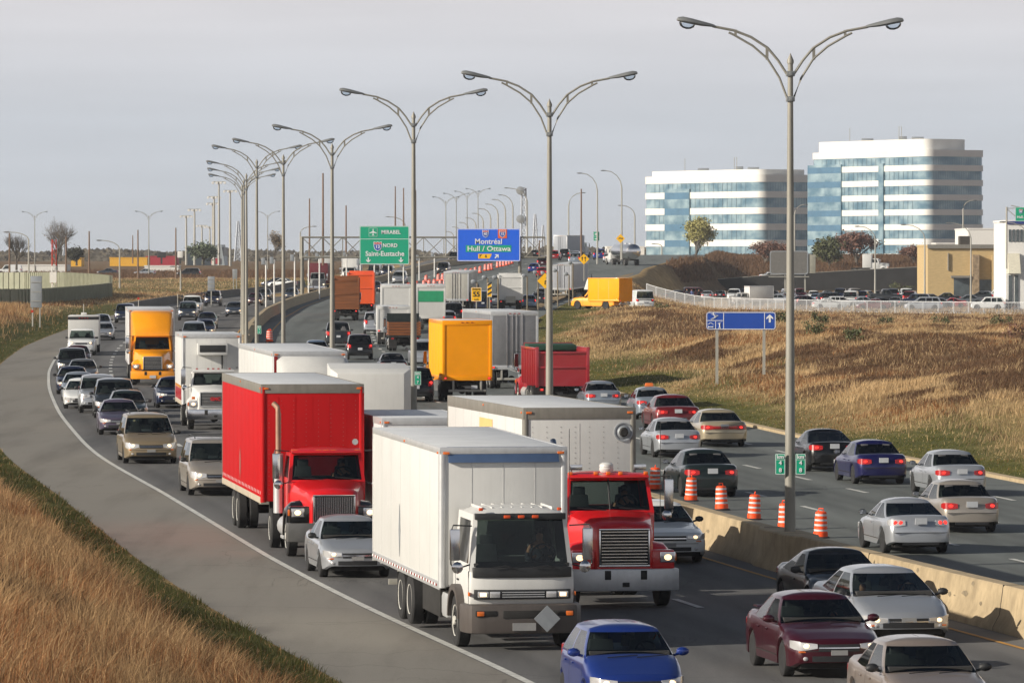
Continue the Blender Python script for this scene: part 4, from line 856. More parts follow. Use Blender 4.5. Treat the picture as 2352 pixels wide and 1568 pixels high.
    def weld(mb, nm, m):
        m2 = bpy.data.meshes.new(nm); m2.from_pydata(mb.v, [], mb.f); bm = bmesh.new(); bm.from_mesh(m2); bmesh.ops.remove_doubles(bm, verts=bm.verts, dist=.0008); bmesh.ops.recalc_face_normals(bm, faces=bm.faces); bm.to_mesh(m2); bm.free(); m2.materials.append(m); m2.polygons.foreach_set('use_smooth', [True]*len(m2.polygons)); k.add(nm, m2, m)
    weld(wsg, 'windshield', GLASS); weld(rg, 'rear_window', DGLASS if kind in ('suv', 'minivan') else GLASS)
    for l in winds: weld(winds[l], 'side_window', DGLASS if (kind in ('suv', 'minivan') and l[1:] != 'W0') else GLASS)
    yr = yr * .97
    # interior
    it = MB(); it.b2((X(sd_)+.1, -yb*.9, belt-.10), (X(sa)-.25, yb*.9, belt+.015)); it.box((X(sa + .40), 0, belt + .03), (.35, yb*1.7, .1)); sw_ = swheel((X(sa + .72), hw*.42, belt + .06), .17, .018)
    k.add('interior', it, INTER, smooth=0); k.add('steering_wheel', sw_, DARKP)
    for s, n_ in ((sb + .35, 2), (sb + 1.2, 2)):
        if s > sc + .3: continue
        for y in (-hw*.42, hw*.42): st = MB(); st.box((X(s), y, belt + .08), (.16, .46, .30), taper=(.8, .85)); st.box((X(s) , y, belt + .28), (.10, .24, .18)); k.add('seat', st, SEAT, .02)
    # underbody
    u = MB(); u.b2((X(L-.25), -hw+.22, zlow-.02), (X(.25), hw-.22, .55)); 
    for a in axs: u.b2((X(a)-ra*.95, -hw+.06, .5), (X(a)+ra*.95, -hw+.24, belt-.3)); u.b2((X(a)-ra*.95, hw-.24, .5), (X(a)+ra*.95, hw-.06, belt-.3))
    k.add('underbody', u, CHASS, smooth=0)
    for a in axs:
        for sg in (1, -1):
            k.add('wheel', TY[(r, .21)] if (r, .21) in TY else TY.setdefault((r, .21), tyre_mb(r, .21).mesh('wheel', [BLACK])), BLACK, loc=(X(a), sg*(hw-.12), r), kids=[sub('rim', rim_mb(r, .21, sg, 5 if kind != 'sedan' else 7), [rimm, CHASS])])
    # conformal patches: (s0,s1,ring index0,index1)
    def patch(s0, s1, t0, t1, m, off=.012, sides=(1, -1), kids=None, name='headlight', ns=8):
        for sg in sides:
            mb = MB(); rows = []
            for i in range(ns + 1):
                s = s0 + (s1 - s0) * i / ns; h = sec(s); row = []
                for j in range(6):
                    t = t0 + (t1 - t0) * j / 5; a = int(t); f = t - a; a2 = min(a + 1, len(h) - 1); y = h[a][0]*(1-f) + h[a2][0]*f; z = h[a][1]*(1-f) + h[a2][1]*f
                    row.append((X(s) + (off if s < L/2 else -off) , sg * (y + off*.6), z + off*.3))
                rows.append(row)
            for i in range(ns):
                for j in range(5): mb.add([rows[i][j], rows[i+1][j], rows[i+1][j+1], rows[i][j+1]], [(0, 1, 2, 3)])
            bmk = []
            if kids: bmk = [kids(sg)]
            k.add(name, mb, m, smooth=60, kids=bmk)
    zn = ztop(.05)
    def bulb(sg):
        q = MB(); q.sph((xf - .055, sg*hw*.68, zn - .10), (.045, .075, .05), 10); return sub('bulb', q, LAMPON)
    # headlamps wrap round the nose corners
    big = 1.3 if kind in ('suv','pickup','van','minivan') else 1.0
    zc = zn - .055
    def wp(s, y, z, o=.012): return (warp(s, y, z) + o, y, z)
    for sg in (1, -1):
        m = MB(); rr = []
        for s, fy, h0, h1 in ((.0, .44, .045, .035), (.0, .60, .07, .05), (.01, .76, .085, .06), (.04, .84, .085, .075), (.13, .90, .075, .085), (.30, .955, .04, .085)):
            y = min(hw*fy, hw*plan(max(s, .001))*.99) + .006; a0, a1 = zc - h0 * big, zc + h1 * big
            rr.append([wp(s, sg*y, a0), wp(s, sg*y, (a0 + a1)/2, .016), wp(s, sg*y, a1), (warp(s, sg*y, a1) - .12, sg*(y - .03), a1 - .01), (warp(s, sg*y, a0) - .12, sg*(y - .03), a0 + .01)])
        m.ring(rr); kd = []
        if lights == 'on': q = MB(); q.sph((warp(0, hw*.66, zc) + .012, sg*hw*.66, zc - .005), (.022, .062*big, .042*big), 10); kd.append(sub('bulb', q, LAMPON))
        q = MB(); q.b2((warp(0, hw*.8, zc - .1) + .0, sg*hw*.60, zc - .125*big), (warp(0, hw*.7, zc) + .012, sg*hw*.82, zc - .095*big)); kd.append(sub('turn_signal', q, AMBER, .005))
        k.add('headlight', m, LENS, smooth=50, kids=kd)
    gy = hw*.42; g = MB(); g.ring([[(warp(0, y, z) + o_, y, z) for z, o_ in ((zn - .15, .010), (zn - .03, .010), (zn - .03, -.06), (zn - .15, -.06))] for y in np.linspace(-gy, gy, 7)]); q = MB(); q.ring([[(warp(0, y, z) + o_, y, z) for z, o_ in ((zn - .10, .018), (zn - .08, .018), (zn - .08, 0), (zn - .10, 0))] for y in np.linspace(-gy, gy, 7)]); k.add('grille', g, [DARKP], smooth=30, kids=[sub('grille_bar', q, CHROME)])
    g = MB(); g.ring([[(warp(0, y, z) + o_, y, z) for z, o_ in ((zlow + .12, .010), (zlow + .22, .010), (zlow + .22, -.06), (zlow + .12, -.06))] for y in np.linspace(-hw*.55, hw*.55, 7)]); k.add('lower_intake', g, DARKP, smooth=30)
    g = MB(); g.ring([[(warp(s_, y, z) + .004, y, z) for z in (zlow + .30, zlow + .312)] for s_, y in [(0, v) for v in np.linspace(-hw*.74, hw*.74, 9)]], cap=False, close=False); k.add('bumper_line', g, CHASS)
    for sg in (1, -1): q = MB(); q.sph((warp(0, hw*.68, zlow + .17) - .005, sg*hw*.68, zlow + .17), (.03, .05, .04), 10); k.add('fog_light', q, LENS)
    m = MB(); m.b2((xf - .02, -.15, zlow + .235), (xf + .016, .15, zlow + .325)); k.add('front_plate', m, GREYP, smooth=0)
    # tail lamps, plate, bumper line
    zt_ = {'sedan': (4.0, 6.0), 'coupe': (4.0, 6.0), 'hatch': (3.5, 6.5)}.get(kind, (3.0, 5.0))
    zc = ztop(L - .1) - .16 if kind in SED else belt - .12; hh = .085 if kind in SED + ('wagon',) else .17
    for sg in (1, -1):
        m = MB(); rr = []; sed = kind in SED + ('wagon',)
        for s_, fy, hk in (((0, .46, .7), (0, .62, 1), (.0, .78, 1.05), (.05, .86, 1.05), (.14, .93, .95), (.30, .965, .6)) if sed else ((0, .66, 1), (0, .78, 1), (.03, .85, 1), (.10, .92, 1), (.18, .965, .9))):
            y = min(hw*fy, hw*plan(L - s_)*.985) + .004; a0, a1 = zc - hh*hk, zc + hh*hk; w_ = lambda z: warp(L - s_, y, z)
            rr.append([(w_(a0) - .010, sg*y, a0), (w_(a1) - .010, sg*y, a1), (w_(a1) + .12, sg*(y - .03), a1 - .01), (w_(a0) + .12, sg*(y - .03), a0 + .01)])
        m.ring(rr); lit = MB(); yy = hw*(.68 if sed else .80); lit.sph((warp(L, yy, zc) - .006, sg*yy, zc), (.018, .075, hh*.55), 10)
        if tl == 'round':
            lit = MB()
            for yy in (hw*.60, hw*.76): lit.sph((warp(L, yy, zc) - .008, sg*yy, zc), (.016, .055, .055), 12)
        k.add('tail_light', m, LENS if tl == 'round' else TAIL, smooth=40, kids=[sub('lit_segment', lit, TAILON)])
    if strip_: m = MB(); m.b2((X(L) - .012, -hw*.5, zc - hh*.7), (X(L) + .05, hw*.5, zc + hh*.7)); k.add('tail_strip', m, TAIL, .006)
    m = MB(); m.b2((X(L) - .012, -.155, zc - hh*.4 if kind in SED else zc - .30), (X(L) + .02, .155, (zc - hh*.4 if kind in SED else zc - .30) + .16)); k.add('licence_plate', m, PLATE, smooth=0)
    m = MB()
    for z_, h_ in ((zlow + .36, .012),): m.b2((X(L) - .006, -hw*.80, z_), (X(L) + .05, hw*.80, z_ + h_))
    m.b2((X(L) - .008, -hw*.55, zlow + .05), (X(L) + .05, hw*.55, zlow + .11)); k.add('rear_trim', m, DARKP, smooth=0)
    # door gaps, handles, mirrors, wipers
    m = MB(); hn = MB()
    for sg in (1, -1):
        zz = [(hw*.997, .34), (hw + .002, .62), (hw*.985, belt - .1)]
        for s in (sa + .12, (sb + (sc - sb) * P['sp'][0]) if P['sp'] else 2.4, sd_ - .55 if kind not in ('coupe', 'pickup', 'van') else None):
            if s is None or abs(s - axs[1]) < ra and False: continue
            for (ya, za_), (yb_, zb_) in zip(zz, zz[1:]): m.add([(X(s), sg*(ya + .003), za_), (X(s) - .012, sg*(ya + .003), za_), (X(s) - .012, sg*(yb_ + .003), zb_), (X(s), sg*(yb_ + .003), zb_)], [(0, 1, 2, 3)])
        s0, s1 = sa + .12, min(sd_ - .5, axs[1] - ra)
        m.add([(X(s0), sg*(hw + .005), .36), (X(s1), sg*(hw + .005), .36), (X(s1), sg*(hw + .005), .38), (X(s0), sg*(hw + .005), .38)], [(0, 1, 2, 3)])
        for s in ([(sb + (sc - sb) * P['sp'][0]) - .22] + ([sd_ - .85] if kind not in ('coupe', 'pickup', 'van') else [])): hn.b2((X(s), sg*(hw*.985), belt - .18), (X(s) + .17, sg*(hw + .012), belt - .15))
        q = MB(); q.sph((X(sa + .38), sg*(yb + .13), belt + .06), (.07, .115, .075), 10); q.cyl((X(sa + .36), sg*yb*.97, belt + .0), (X(sa + .38), sg*(yb + .08), belt + .03), .025, 6)
        gm = MB(); gm.box((X(sa + .445), sg*(yb + .13), belt + .06), (.012, .17, .10)); k.add('side_mirror', q, DARKP if blackm else PAINT, kids=[sub('mirror_face', gm, MIRR)])
    k.add('door_gap', m, CHASS, smooth=0); k.add('door_handle', hn, PAINT, .004)
    m = MB()
    for y in (.05, -.45): m.tube([(X(sa) + .10, y + .02, belt - .0), (X(sa) - .02, y + .55, belt + .03)], .009, 5)
    k.add('wiper', m, DARKP)
    if roofrack:
        m = MB()
        for y in (-yr*.85, yr*.85): m.tube([(X(sb + .15), y, H + .0), (X(sb + .3), y, H + .05), (X(sc - .3), y, H + .05), (X(sc - .1), y, H)], .018, 6)
        for s in (sb + .6, sc - .5): m.tube([(X(s), -yr*.85, H + .05), (X(s), yr*.85, H + .05)], .014, 6)
        k.add('roof_rack', m, DARKP)
    return k
TY = {}
KITS = {}
def kit(kind, **o):
    key = (kind, tuple(sorted((a, str(b)) for a, b in o.items())))
    if key not in KITS: KITS[key] = car_kit(kind, **o)
    return KITS[key]
NOBJ = {}
def heading(P, away):
    a = math.atan2(1.0, float(dB(P.y)))          # road tangent going away, angle from +X
    return a if away else a + math.pi
def place(root_name, kt, P, away, label, cat, group=None, pm=None, rot=0, over=None, axle=None, scale=1, dz=0):
    "P: ground point under the axle nearest to the viewer"
    h = heading(P, away) + R(rot); f = Vector((math.cos(h), math.sin(h), 0)); ax = kt.info['wb'] / 2
    if axle is None: axle = -ax if away else ax
    o = P - f * axle; o.z = gz(o.x, o.y)
    zf_ = gz(o.x + f.x * ax, o.y + f.y * ax); zr_ = gz(o.x - f.x * ax, o.y - f.y * ax); o.z = (zf_ + zr_) / 2 + .012 + dz
    r = empty(root_name, o, h, label, cat, group); r.rotation_euler = (0, -math.atan2(zf_ - zr_, 2 * ax), h); r.scale = (scale,) * 3
    kt.make(r, pm, over); return r
C = {  # paint colours
 'silver': paint('silver', (176,180,186), .55, .3), 'silverb': paint('silver_blue', (150,160,172), .55, .3), 'champagne': paint('champagne', (166,158,148), .5, .32), 'gold': paint('gold', (142,127,103), .4, .32), 'blue': paint('blue', (30,54,128), .3), 'navy': paint('navy', (24,34,62), .3), 'dnavy': paint('violet_navy', (26,27,78), .3),
 'maroon': paint('maroon', (62,12,26), .25), 'black': paint('black', (14,15,18), .1), 'darkgrey': paint('dark_grey', (52,56,60), .4), 'green': paint('dark_green', (32,42,42), .3), 'white': paint('white', (214,216,216), 0), 'purple': paint('dusty_purple', (92,84,104), .4), 'grey': paint('grey', (105,110,115), .5), 'red': paint('red', (150,20,26), .1), 'cherry': paint('cherry', (105,28,34), .3), 'tan': paint('rose_beige', (150,138,130), .45), 'slate': paint('slate', (56,66,80), .4), 'lblue': paint('light_blue', (120,140,165), .5), 'yellow': paint('yellow', (250,160,10), 0, .4), 'crimson': paint('truck_red', (205,20,26), 0, .35), 'orange': paint('orange', (225,85,25), 0, .5), 'beige': paint('pale_gold', (178,165,140), .45)}
ONG = 'oncoming cars on the left carriageway'; AWG = 'cars driving away on the right carriageway'
def car(kind, x, y, away, col, label, rot=0, cat='car', name=None, **o):
    nm = name or {'sedan': 'sedan_car', 'compact': 'sedan_car', 'large': 'sedan_car', 'cabfwd': 'sedan_car', 'coupe': 'coupe_car', 'hatch': 'hatchback_car', 'minivan': 'minivan', 'suv': 'sport_utility_car', 'wagon': 'station_wagon', 'pickup': 'pickup_truck', 'van': 'cargo_van'}[kind]
    scale = o.pop('scale', 1)
    over = {LAMPON: LENS} if o.pop('off', False) else None
    return place(nm, kit(kind, **o), G(x, y), away, label, cat, AWG if away else ONG, C[col], rot, over, scale=scale)
def cars():
    N = False; A = True
    # --- oncoming, near to far
    car('compact', 2150, 1676, N, 'tan', 'rose beige sedan with unlit lamps cut off at the bottom right corner', cat='car', off=True)
    car('hatch', 1453, 1648, N, 'blue', 'bright blue hatchback with lit headlamps, foremost at the bottom centre', blackm=False)
    car('sedan', 1903, 1553, N, 'maroon', 'maroon sedan with rear spoiler, in front of the silver sedan by the barrier', spoiler=True, scale=1.02, blackm=False)
    car('cabfwd', 2062, 1473, N, 'silver', 'silver sedan hugging the tan barrier beside the maroon sedan')
    car('coupe', 1948, 1422, N, 'black', 'glossy black sedan in the shade behind the silver sedan by the barrier', off=True, scale=1.04)
    car('compact', 812, 1325, N, 'silver', 'silver sedan with lit lamps squeezed between the red truck and the white box truck')
    car('large', 1524, 1291, N, 'white', 'white police style sedan with black grille right of the red truck with the white trailer')
    car('minivan', 343, 1064, N, 'gold', 'gold minivan with roof rack leading the queue in the right lane', roofrack=True)
    car('minivan', 500, 1137, N, 'champagne', 'champagne minivan half hidden behind the red trailer', roofrack=True)
    car('sedan', 274, 998, N, 'purple', 'dusty purple sedan behind the gold minivan')
    car('wagon', 294, 975, N, 'green', 'dark green station wagon right of the purple sedan', roofrack=True)
    car('minivan', 264, 960, N, 'darkgrey', 'dark grey minivan behind the purple sedan', off=True)
    car('suv', 226, 948, N, 'silver', 'silver sport utility wagon left of the dark grey minivan', off=True)
    car('cabfwd', 191, 938, N, 'white', 'white sedan in the queue by the white edge line', off=True)
    car('sedan', 181, 921, N, 'silverb', 'silver sedan tucked behind the white sedan in the queue')
    car('sedan', 167, 905, N, 'navy', 'near black navy sedan in the queue right on the edge line')
    car('sedan', 190, 884, N, 'grey', 'grey sedan behind the navy sedan at the bend')
    car('suv', 165, 868, N, 'darkgrey', 'dark sport utility car with lit lamps at the bend')
    car('sedan', 178, 845, N, 'maroon', 'small maroon car just in front of the white pickup truck')
    car('pickup', 187, 816, N, 'white', 'white pickup truck towing the white box trailer', cat='pickup truck')
    car('compact', 237, 781, N, 'silver', 'silver sedan beside the white trailer')
    car('wagon', 231, 762, N, 'slate', 'slate wagon behind the silver sedan beside the white trailer')
    car('suv', 286, 742, N, 'navy', 'dark sport utility car peeping out left of the yellow truck')
    car('large', 403, 937, N, 'navy', 'dark blue sedan between the yellow truck and white refrigerated truck')
    car('minivan', 445, 791, N, 'silverb', 'pale grey minivan showing only its roof above the refrigerated truck', off=True)
    car('compact', 471, 774, N, 'navy', 'dark car half hidden right of the pale grey minivan')
    car('sedan', 475, 755, N, 'navy', 'navy sedan with both lamps lit, right behind the half hidden dark car')
    car('suv', 431, 736, N, 'slate', 'dark sport utility car in front of the large white pickup truck')
    car('pickup', 440, 722, N, 'white', 'large white pickup truck with wide mirrors behind the dark sport utility car', cat='pickup truck')
    car('suv', 488, 703, N, 'navy', 'dark sport utility car with orange lit lamps, farthest right behind the white pickup')
    car('sedan', 538, 727, N, 'slate', 'slate blue sedan beside the tight row of lamp posts')
    car('sedan', 585, 702, N, 'maroon', 'dark red car between the lamp posts of the tight row')
    car('sedan', 606, 690, N, 'darkgrey', 'dark grey car just right of the tight row of lamp posts')
    car('sedan', 669, 689, N, 'slate', 'blue grey sedan left of the gantry post')
    car('sedan', 860, 672, N, 'navy', 'dark sedan with a lit lamp behind the first far drums')
    car('minivan', 917, 652, N, 'silver', 'silver minivan coming down below the big green sign')
    car('suv', 889, 636, N, 'navy', 'dark sport utility car with two bright lamps below the green sign')
    car('van', 858, 638, N, 'grey', 'grey van below the left arrow of the green sign', off=True)
    car('suv', 1017, 630, N, 'black', 'black sport utility car alone on the ramp between the two big signs')
    car('suv', 1042, 603, N, 'black', 'black sport utility car at the left edge of the blue sign')
    # --- driving away, near to far
    car('coupe', 2099, 1270, A, 'silver', 'silver two door coupe, nearest car on the right carriageway', tl='round')
    car('compact', 2216, 1222, A, 'champagne', 'champagne silver sedan just right of the silver coupe')
    car('compact', 2196, 1139, A, 'silver', 'pale silver sedan close to the right kerb')
    car('sedan', 2016, 1111, A, 'dnavy', 'violet blue sedan in the middle of the right carriageway', scale=.99)
    car('coupe', 1905, 1082, A, 'black', 'dark sedan with one bright tail lamp just right of the nearest lamp post', scale=1.04)
    car('sedan', 1624, 1140, A, 'green', 'black green sedan beside the orange drums', scale=1.02)
    car('sedan', 1551, 1050, A, 'silver', 'silver sedan with red tail lamps beside the white trailer')
    car('cabfwd', 1654, 1025, A, 'beige', 'pale gold sedan with a full width red tail lamp strip', strip_=True)
    car('large', 1549, 988, A, 'cherry', 'cherry red sedan behind the silver sedan by the white trailer')
    car('sedan', 1500, 963, A, 'silverb', 'silver blue sedan with an orange roof sign')
    car('sedan', 1382, 946, A, 'silverb', 'silver car above the roof of the long white trailer')
    car('suv', 953, 923, A, 'black', 'black sport utility car hidden behind the third lamp post')
    car('sedan', 902, 865, A, 'black', 'black sedan with two red lamps above the white van nose', scale=.97)
    car('minivan', 976, 842, A, 'silver', 'silver minivan with a red lamp left of the yellow box truck')
    car('hatch', 727, 832, A, 'lblue', 'light blue car showing only its roof left of the fourth lamp post')
    car('suv', 826, 826, A, 'black', 'black sport utility car with a white plate and red lamps')
    car('pickup', 777, 797, A, 'darkgrey', 'large dark pickup truck with big mirrors right behind the fourth lamp post', cat='pickup truck')
    car('pickup', 862, 768, A, 'silver', 'silver pickup truck left of the white service truck', cat='pickup truck')
    car('suv', 1042, 738, A, 'black', 'black sport utility car right of the white and green box truck')
    car('hatch', 1027, 752, A, 'silver', 'silver hatchback with a red lamp at the corner of the green banded truck')
    car('van', 1109, 714, A, 'navy', 'dark van with red lamps and a plate below the yellow 55 sign', cat='van')
    car('sedan', 1134, 706, A, 'silver', 'silver car between the 55 sign and the white salt truck')
    car('hatch', 1215, 709, A, 'lblue', 'light blue hatchback in the exit queue beside the gantry post')
    car('sedan', 1238, 701, A, 'darkgrey', 'dark car in the exit queue')
    car('suv', 1248, 696, A, 'silver', 'silver car at the head of the exit queue beside the second lamp post')
    car('sedan', 1226, 627, A, 'blue', 'small bright blue car on the far ramp')
    car('sedan', 1245, 637, A, 'red', 'red car on the far ramp left of the second lamp post')
    car('suv', 1247, 614, A, 'maroon', 'dark red car on the far ramp above the red car')
    car('suv', 1273, 598, A, 'red', 'bright red tall car on the far ramp right of the second lamp post')
    car('suv', 1297, 594, A, 'black', 'black tall car in front of the far box truck')
    car('hatch', 1216, 585, A, 'silverb', 'silver car under the right end of the gantry')
    car('sedan', 1228, 592, A, 'black', 'black car just below the right end of the gantry')
    car('wagon', 1321, 596, A, 'silver', 'silver wagon with red lamps on the far ramp')
    car('pickup', 1320, 607, A, 'silverb', 'silver pickup truck on the far ramp above the yellow merge sign', cat='pickup truck')
    car('pickup', 1376, 597, A, 'blue', 'bright blue pickup truck near the silver tanker', cat='pickup truck')
    car('sedan', 1397, 602, A, 'silver', 'silver sedan beside the silver tanker')
cars()
p = G(1500, 963)
def taxi():
    h = heading(p, True); r = empty('roof_sign', (p.x + math.cos(h)*1.4, p.y + math.sin(h)*1.4, p.z + 1.45), h, 'small orange lit taxi lamp on the roof of the silver blue sedan', 'taxi lamp'); b = MB(); b.box((0, 0, .09), (.12, .42, .16), taper=(.6, .8)); part('lamp_box', b, AMBER, r, .03)
taxi()
RAILG = mat('weathered_rail_grey', lin((124, 121, 114)), .6, .1, var=.12, scale=3, streak=.3)
# ------------------------------------------------------------------ trucks (origin: front axle on the ground, x forward)
def wheels(k, x, w=2.35, r=.52, dual=False, rimm=WRIM, both=True):
    for sg in (1, -1):
        for i in range(2 if dual else 1):
            y = sg * (w/2 - .14 - i * .31); me = TY.get((r, .27)) or TY.setdefault((r, .27), tyre_mb(r, .27).mesh('wheel', [BLACK]))
            rm = MB(); q = r * .60; yy = sg * (.10 if not dual else -.02)
            rm.lathe([(.005, yy + sg*.05), (.09, yy + sg*.05), (.10, yy), (.15, yy - sg*.0), (.20, yy - sg*.02), (q*.85, yy + sg*(.0 if not dual else -.06)), (q*.93, sg*.12), (q, sg*.13), (q, 0), (.005, 0)], ax='y', n=24)
            for j in range(8): a = .785 * j; rm.box((math.cos(a)*.145, yy + sg*.02, math.sin(a)*.145), (.03, .05, .03), 1)
            k.add('wheel', me, BLACK, loc=(x, y, r), kids=[sub('rim', rm, [rimm, CHASS])])
def cargo(k, x0, L, W_=2.55, zb=1.1, zt=3.95, pm=PAINTM, trim=ALU, roofm=ROOFW, rear='roll', rail=.16, base='tape', rivets=False, round_front=True, seams=3, basem=None, frontcap=None, postm=None):
    "cargo box from x0 backwards; rear: roll, doors, plain"
    x1 = x0 - L; hw = W_ / 2; pm = PAINTM if pm == PAINT else pm
    b = MB(); b.b2((x1 + .03, -hw, zb), (x0, hw, zt - .02)); k.add('cargo_box', b, [pm], .05 if round_front else .015, smooth=25)
    rf = MB(); rf.b2((x1 + .05, -hw + .04, zt - .02), (x0 - .06, hw - .04, zt + .012)); k.add('roof_sheet', rf, roofm, .008)
    t = MB()
    for s in (-1, 1): t.b2((x1 + .02, s*hw - .012*s, zt - rail), (x0 + .0, s*(hw + .016), zt + .022))
    t.b2((x0 - .05, -hw - .012, zt - rail * 1.0), (x0 + .018, hw + .012, zt + .026)); k.add('top_rail', t, trim, .012)
    for s in (-1, 1):
        c = MB(); c.tube([(x0 - .055, s*(hw - .055), zb - .02), (x0 - .055, s*(hw - .055), zt - .05)], .082, 14); k.add('corner_post', c, postm or trim)
    t = MB()
    for s in (-1, 1): t.b2((x1 + .02, s*hw - .02*s, zb - .06), (x0 - .05, s*(hw + .014), zb + .11))
    k.add('bottom_rail', t, basem or trim, .01)
    if base == 'tape':
        n = int(L / .36)
        for s in (-1, 1):
            r_ = MB()
            for i in range(n): y = s * (hw + .018); xx = x0 - .3 - i * .36; r_.add([(xx, y, zb), (xx - .18, y, zb), (xx - .18, y, zb + .05), (xx, y, zb + .05)], [(0,1,2,3)], 0); r_.add([(xx - .18, y, zb), (xx - .36, y, zb), (xx - .36, y, zb + .05), (xx - .18, y, zb + .05)], [(0,1,2,3)], 1)
            k.add('reflective_tape', r_, [TAIL, WHS], smooth=0)
    sm_ = MB(); n = int(L / 1.22)
    for i in range(1, n):
        for s in (-1, 1): xx = x0 - i * L / n; sm_.b2((xx - .005, s*hw, zb + .12), (xx + .005, s*(hw + .003), zt - rail))
    for i in range(1, seams + 1): y = -hw + W_ * i / (seams + 1); sm_.b2((x0 - .01, y - .006, zb + .1), (x0 + .004, y + .006, zt - rail * 1.4))
    k.add('panel_seam', sm_, PAINTM if pm == PAINTM and rivets else mat('panel_seam_grey', (.50, .50, .49), .7, var=.1), smooth=0)
    if rivets:
        rv = MB(); n = int(L / 2.44 * 4)
        for s in (-1, 1):
            for j in range(int(W_ / .33)):
                for kz in range(22): rv.box((x0 + .004, -hw + .2 + j * .33, zb + .2 + kz * (zt - zb - .5) / 22), (.009, .013, .013))
            break
        k.add('rivet', rv, RAILG, smooth=0)
    for s in (-1, 1):
        for c_, d_ in (((x0 + .02, s*(hw - .12), zt - .09), (.04, .13, .05)), ((x0 - .2, s*(hw + .02), zt - .09), (.1, .03, .045)), ((x0 - L/2, s*(hw + .02), zt - .06), (.1, .03, .045))): k.add('marker_light', MB().box(c_, d_), AMBER, .008)
    rm = MB(); rm.b2((x1 - .01, -hw - .01, zt - .22), (x1 + .06, hw + .01, zt + .02)); rm.b2((x1 - .01, -hw - .01, zb - .1), (x1 + .06, hw + .01, zb + .14))
    for s in (-1, 1): rm.b2((x1 - .01, s*hw + .012*s, zb + .14), (x1 + .06, s*(hw - .13), zt - .22))
    k.add('rear_frame', rm, pm if rear == 'roll' else trim, .01)
    d = MB()
    if rear == 'roll':
        n = 7; h = (zt - .22 - zb - .14) / n
        for i in range(n): d.b2((x1 + .02, -hw + .13, zb + .14 + i*h + .008), (x1 + .06, hw - .13, zb + .14 + (i+1)*h))
        k.add('roll_door', d, pm, smooth=0)
    else:
        for s in (-1, 1):
            d = MB(); d.b2((x1 + .0, s*.02, zb + .14), (x1 + .05, s*(hw - .13), zt - .22)); k.add('rear_door', d, pm, .015)
            r_ = MB(); r_.cyl((x1 - .03, s*.12, zb + .05), (x1 - .03, s*.12, zt - .1), .02, 8); r_.cyl((x1 - .03, s*.42, zb + .05), (x1 - .03, s*.42, zt - .1), .02, 8); k.add('locking_rod', r_, CHROME)
    for s in (-1, 1): q = MB(); q.box((x1 - .03, s*(hw - .14), zb + .02), (.05, .16, .11)); k.add('tail_light', q, TAIL, .01, kids=[sub('lit_segment', MB().box((x1 - .058, s*(hw - .14), zb + .02), (.012, .1, .07)), TAILON)])
    q = MB()
    for y in (-.25, 0, .25): q.box((x1 - .015, y, zt - .09), (.03, .12, .04))
    k.add('rear_marker_light', q, TAIL)
    q = MB(); q.b2((x1 + .05, -.95, .48), (x1 + .12, .95, .60)); q.b2((x1 + .02, -.75, .5), (x1 + .14, -.65, zb)); q.b2((x1 + .02, .65, .5), (x1 + .14, .75, zb)); k.add('underride_guard', q, STEEL, .01)
    q = MB(); q.box((x1 + .0, -.35, .72), (.02, .32, .17)); k.add('licence_plate', q, PLATE)
def rails(k, x0, x1, z=.82):
    q = MB()
    for s in (-1, 1): q.b2((x1, s*.38, z - .13), (x0, s*.48, z + .13))
    for x in np.arange(x1 + .3, x0, 1.1): q.b2((x, -.4, z - .08), (x + .1, .4, z + .08))
    k.add('chassis_rail', q, CHASS, smooth=0)
def axle_beam(k, x, r=.5): q = MB(); q.cyl((x, -1.0, r), (x, 1.0, r), .09, 8); q.sph((x, 0, r), .2, 10); k.add('axle', q, CHASS)
def mudflap(k, x, w=2.3):
    q = MB()
    for s in (-1, 1): q.b2((x, s*w/2, .22), (x + .02, s*(w/2 - .6), .95))
    k.add('mud_flap', q, BLACK, smooth=0)
def truck_mirror(k, x, y, z, m=CHROME, h=.62):
    for s in (-1, 1):
        q = MB(); q.box((x, s*(y + .30), z), (.09, .20, h)); a = MB(); a.box((x - .05, s*(y + .30), z), (.012, .165, h*.92))
        b = MB(); b.tube([(x - .1, s*(y - .05), z + h*.58), (x, s*(y + .33), z + h*.62), (x + .02, s*(y + .38), z + h*.4), (x + .02, s*(y + .38), z - h*.6), (x, s*(y + .3), z - h*.78), (x - .1, s*(y - .05), z - h*.62)], .016, 6)
        c = MB(); c.sph((x + .01, s*(y + .25), z - h*.72), (.04, .12, .12), 10); k.add('side_mirror', q, m, .025, kids=[sub('mirror_face', a, MIRR), sub('mirror_bracket', b, DARKP), sub('round_mirror', c, m)])
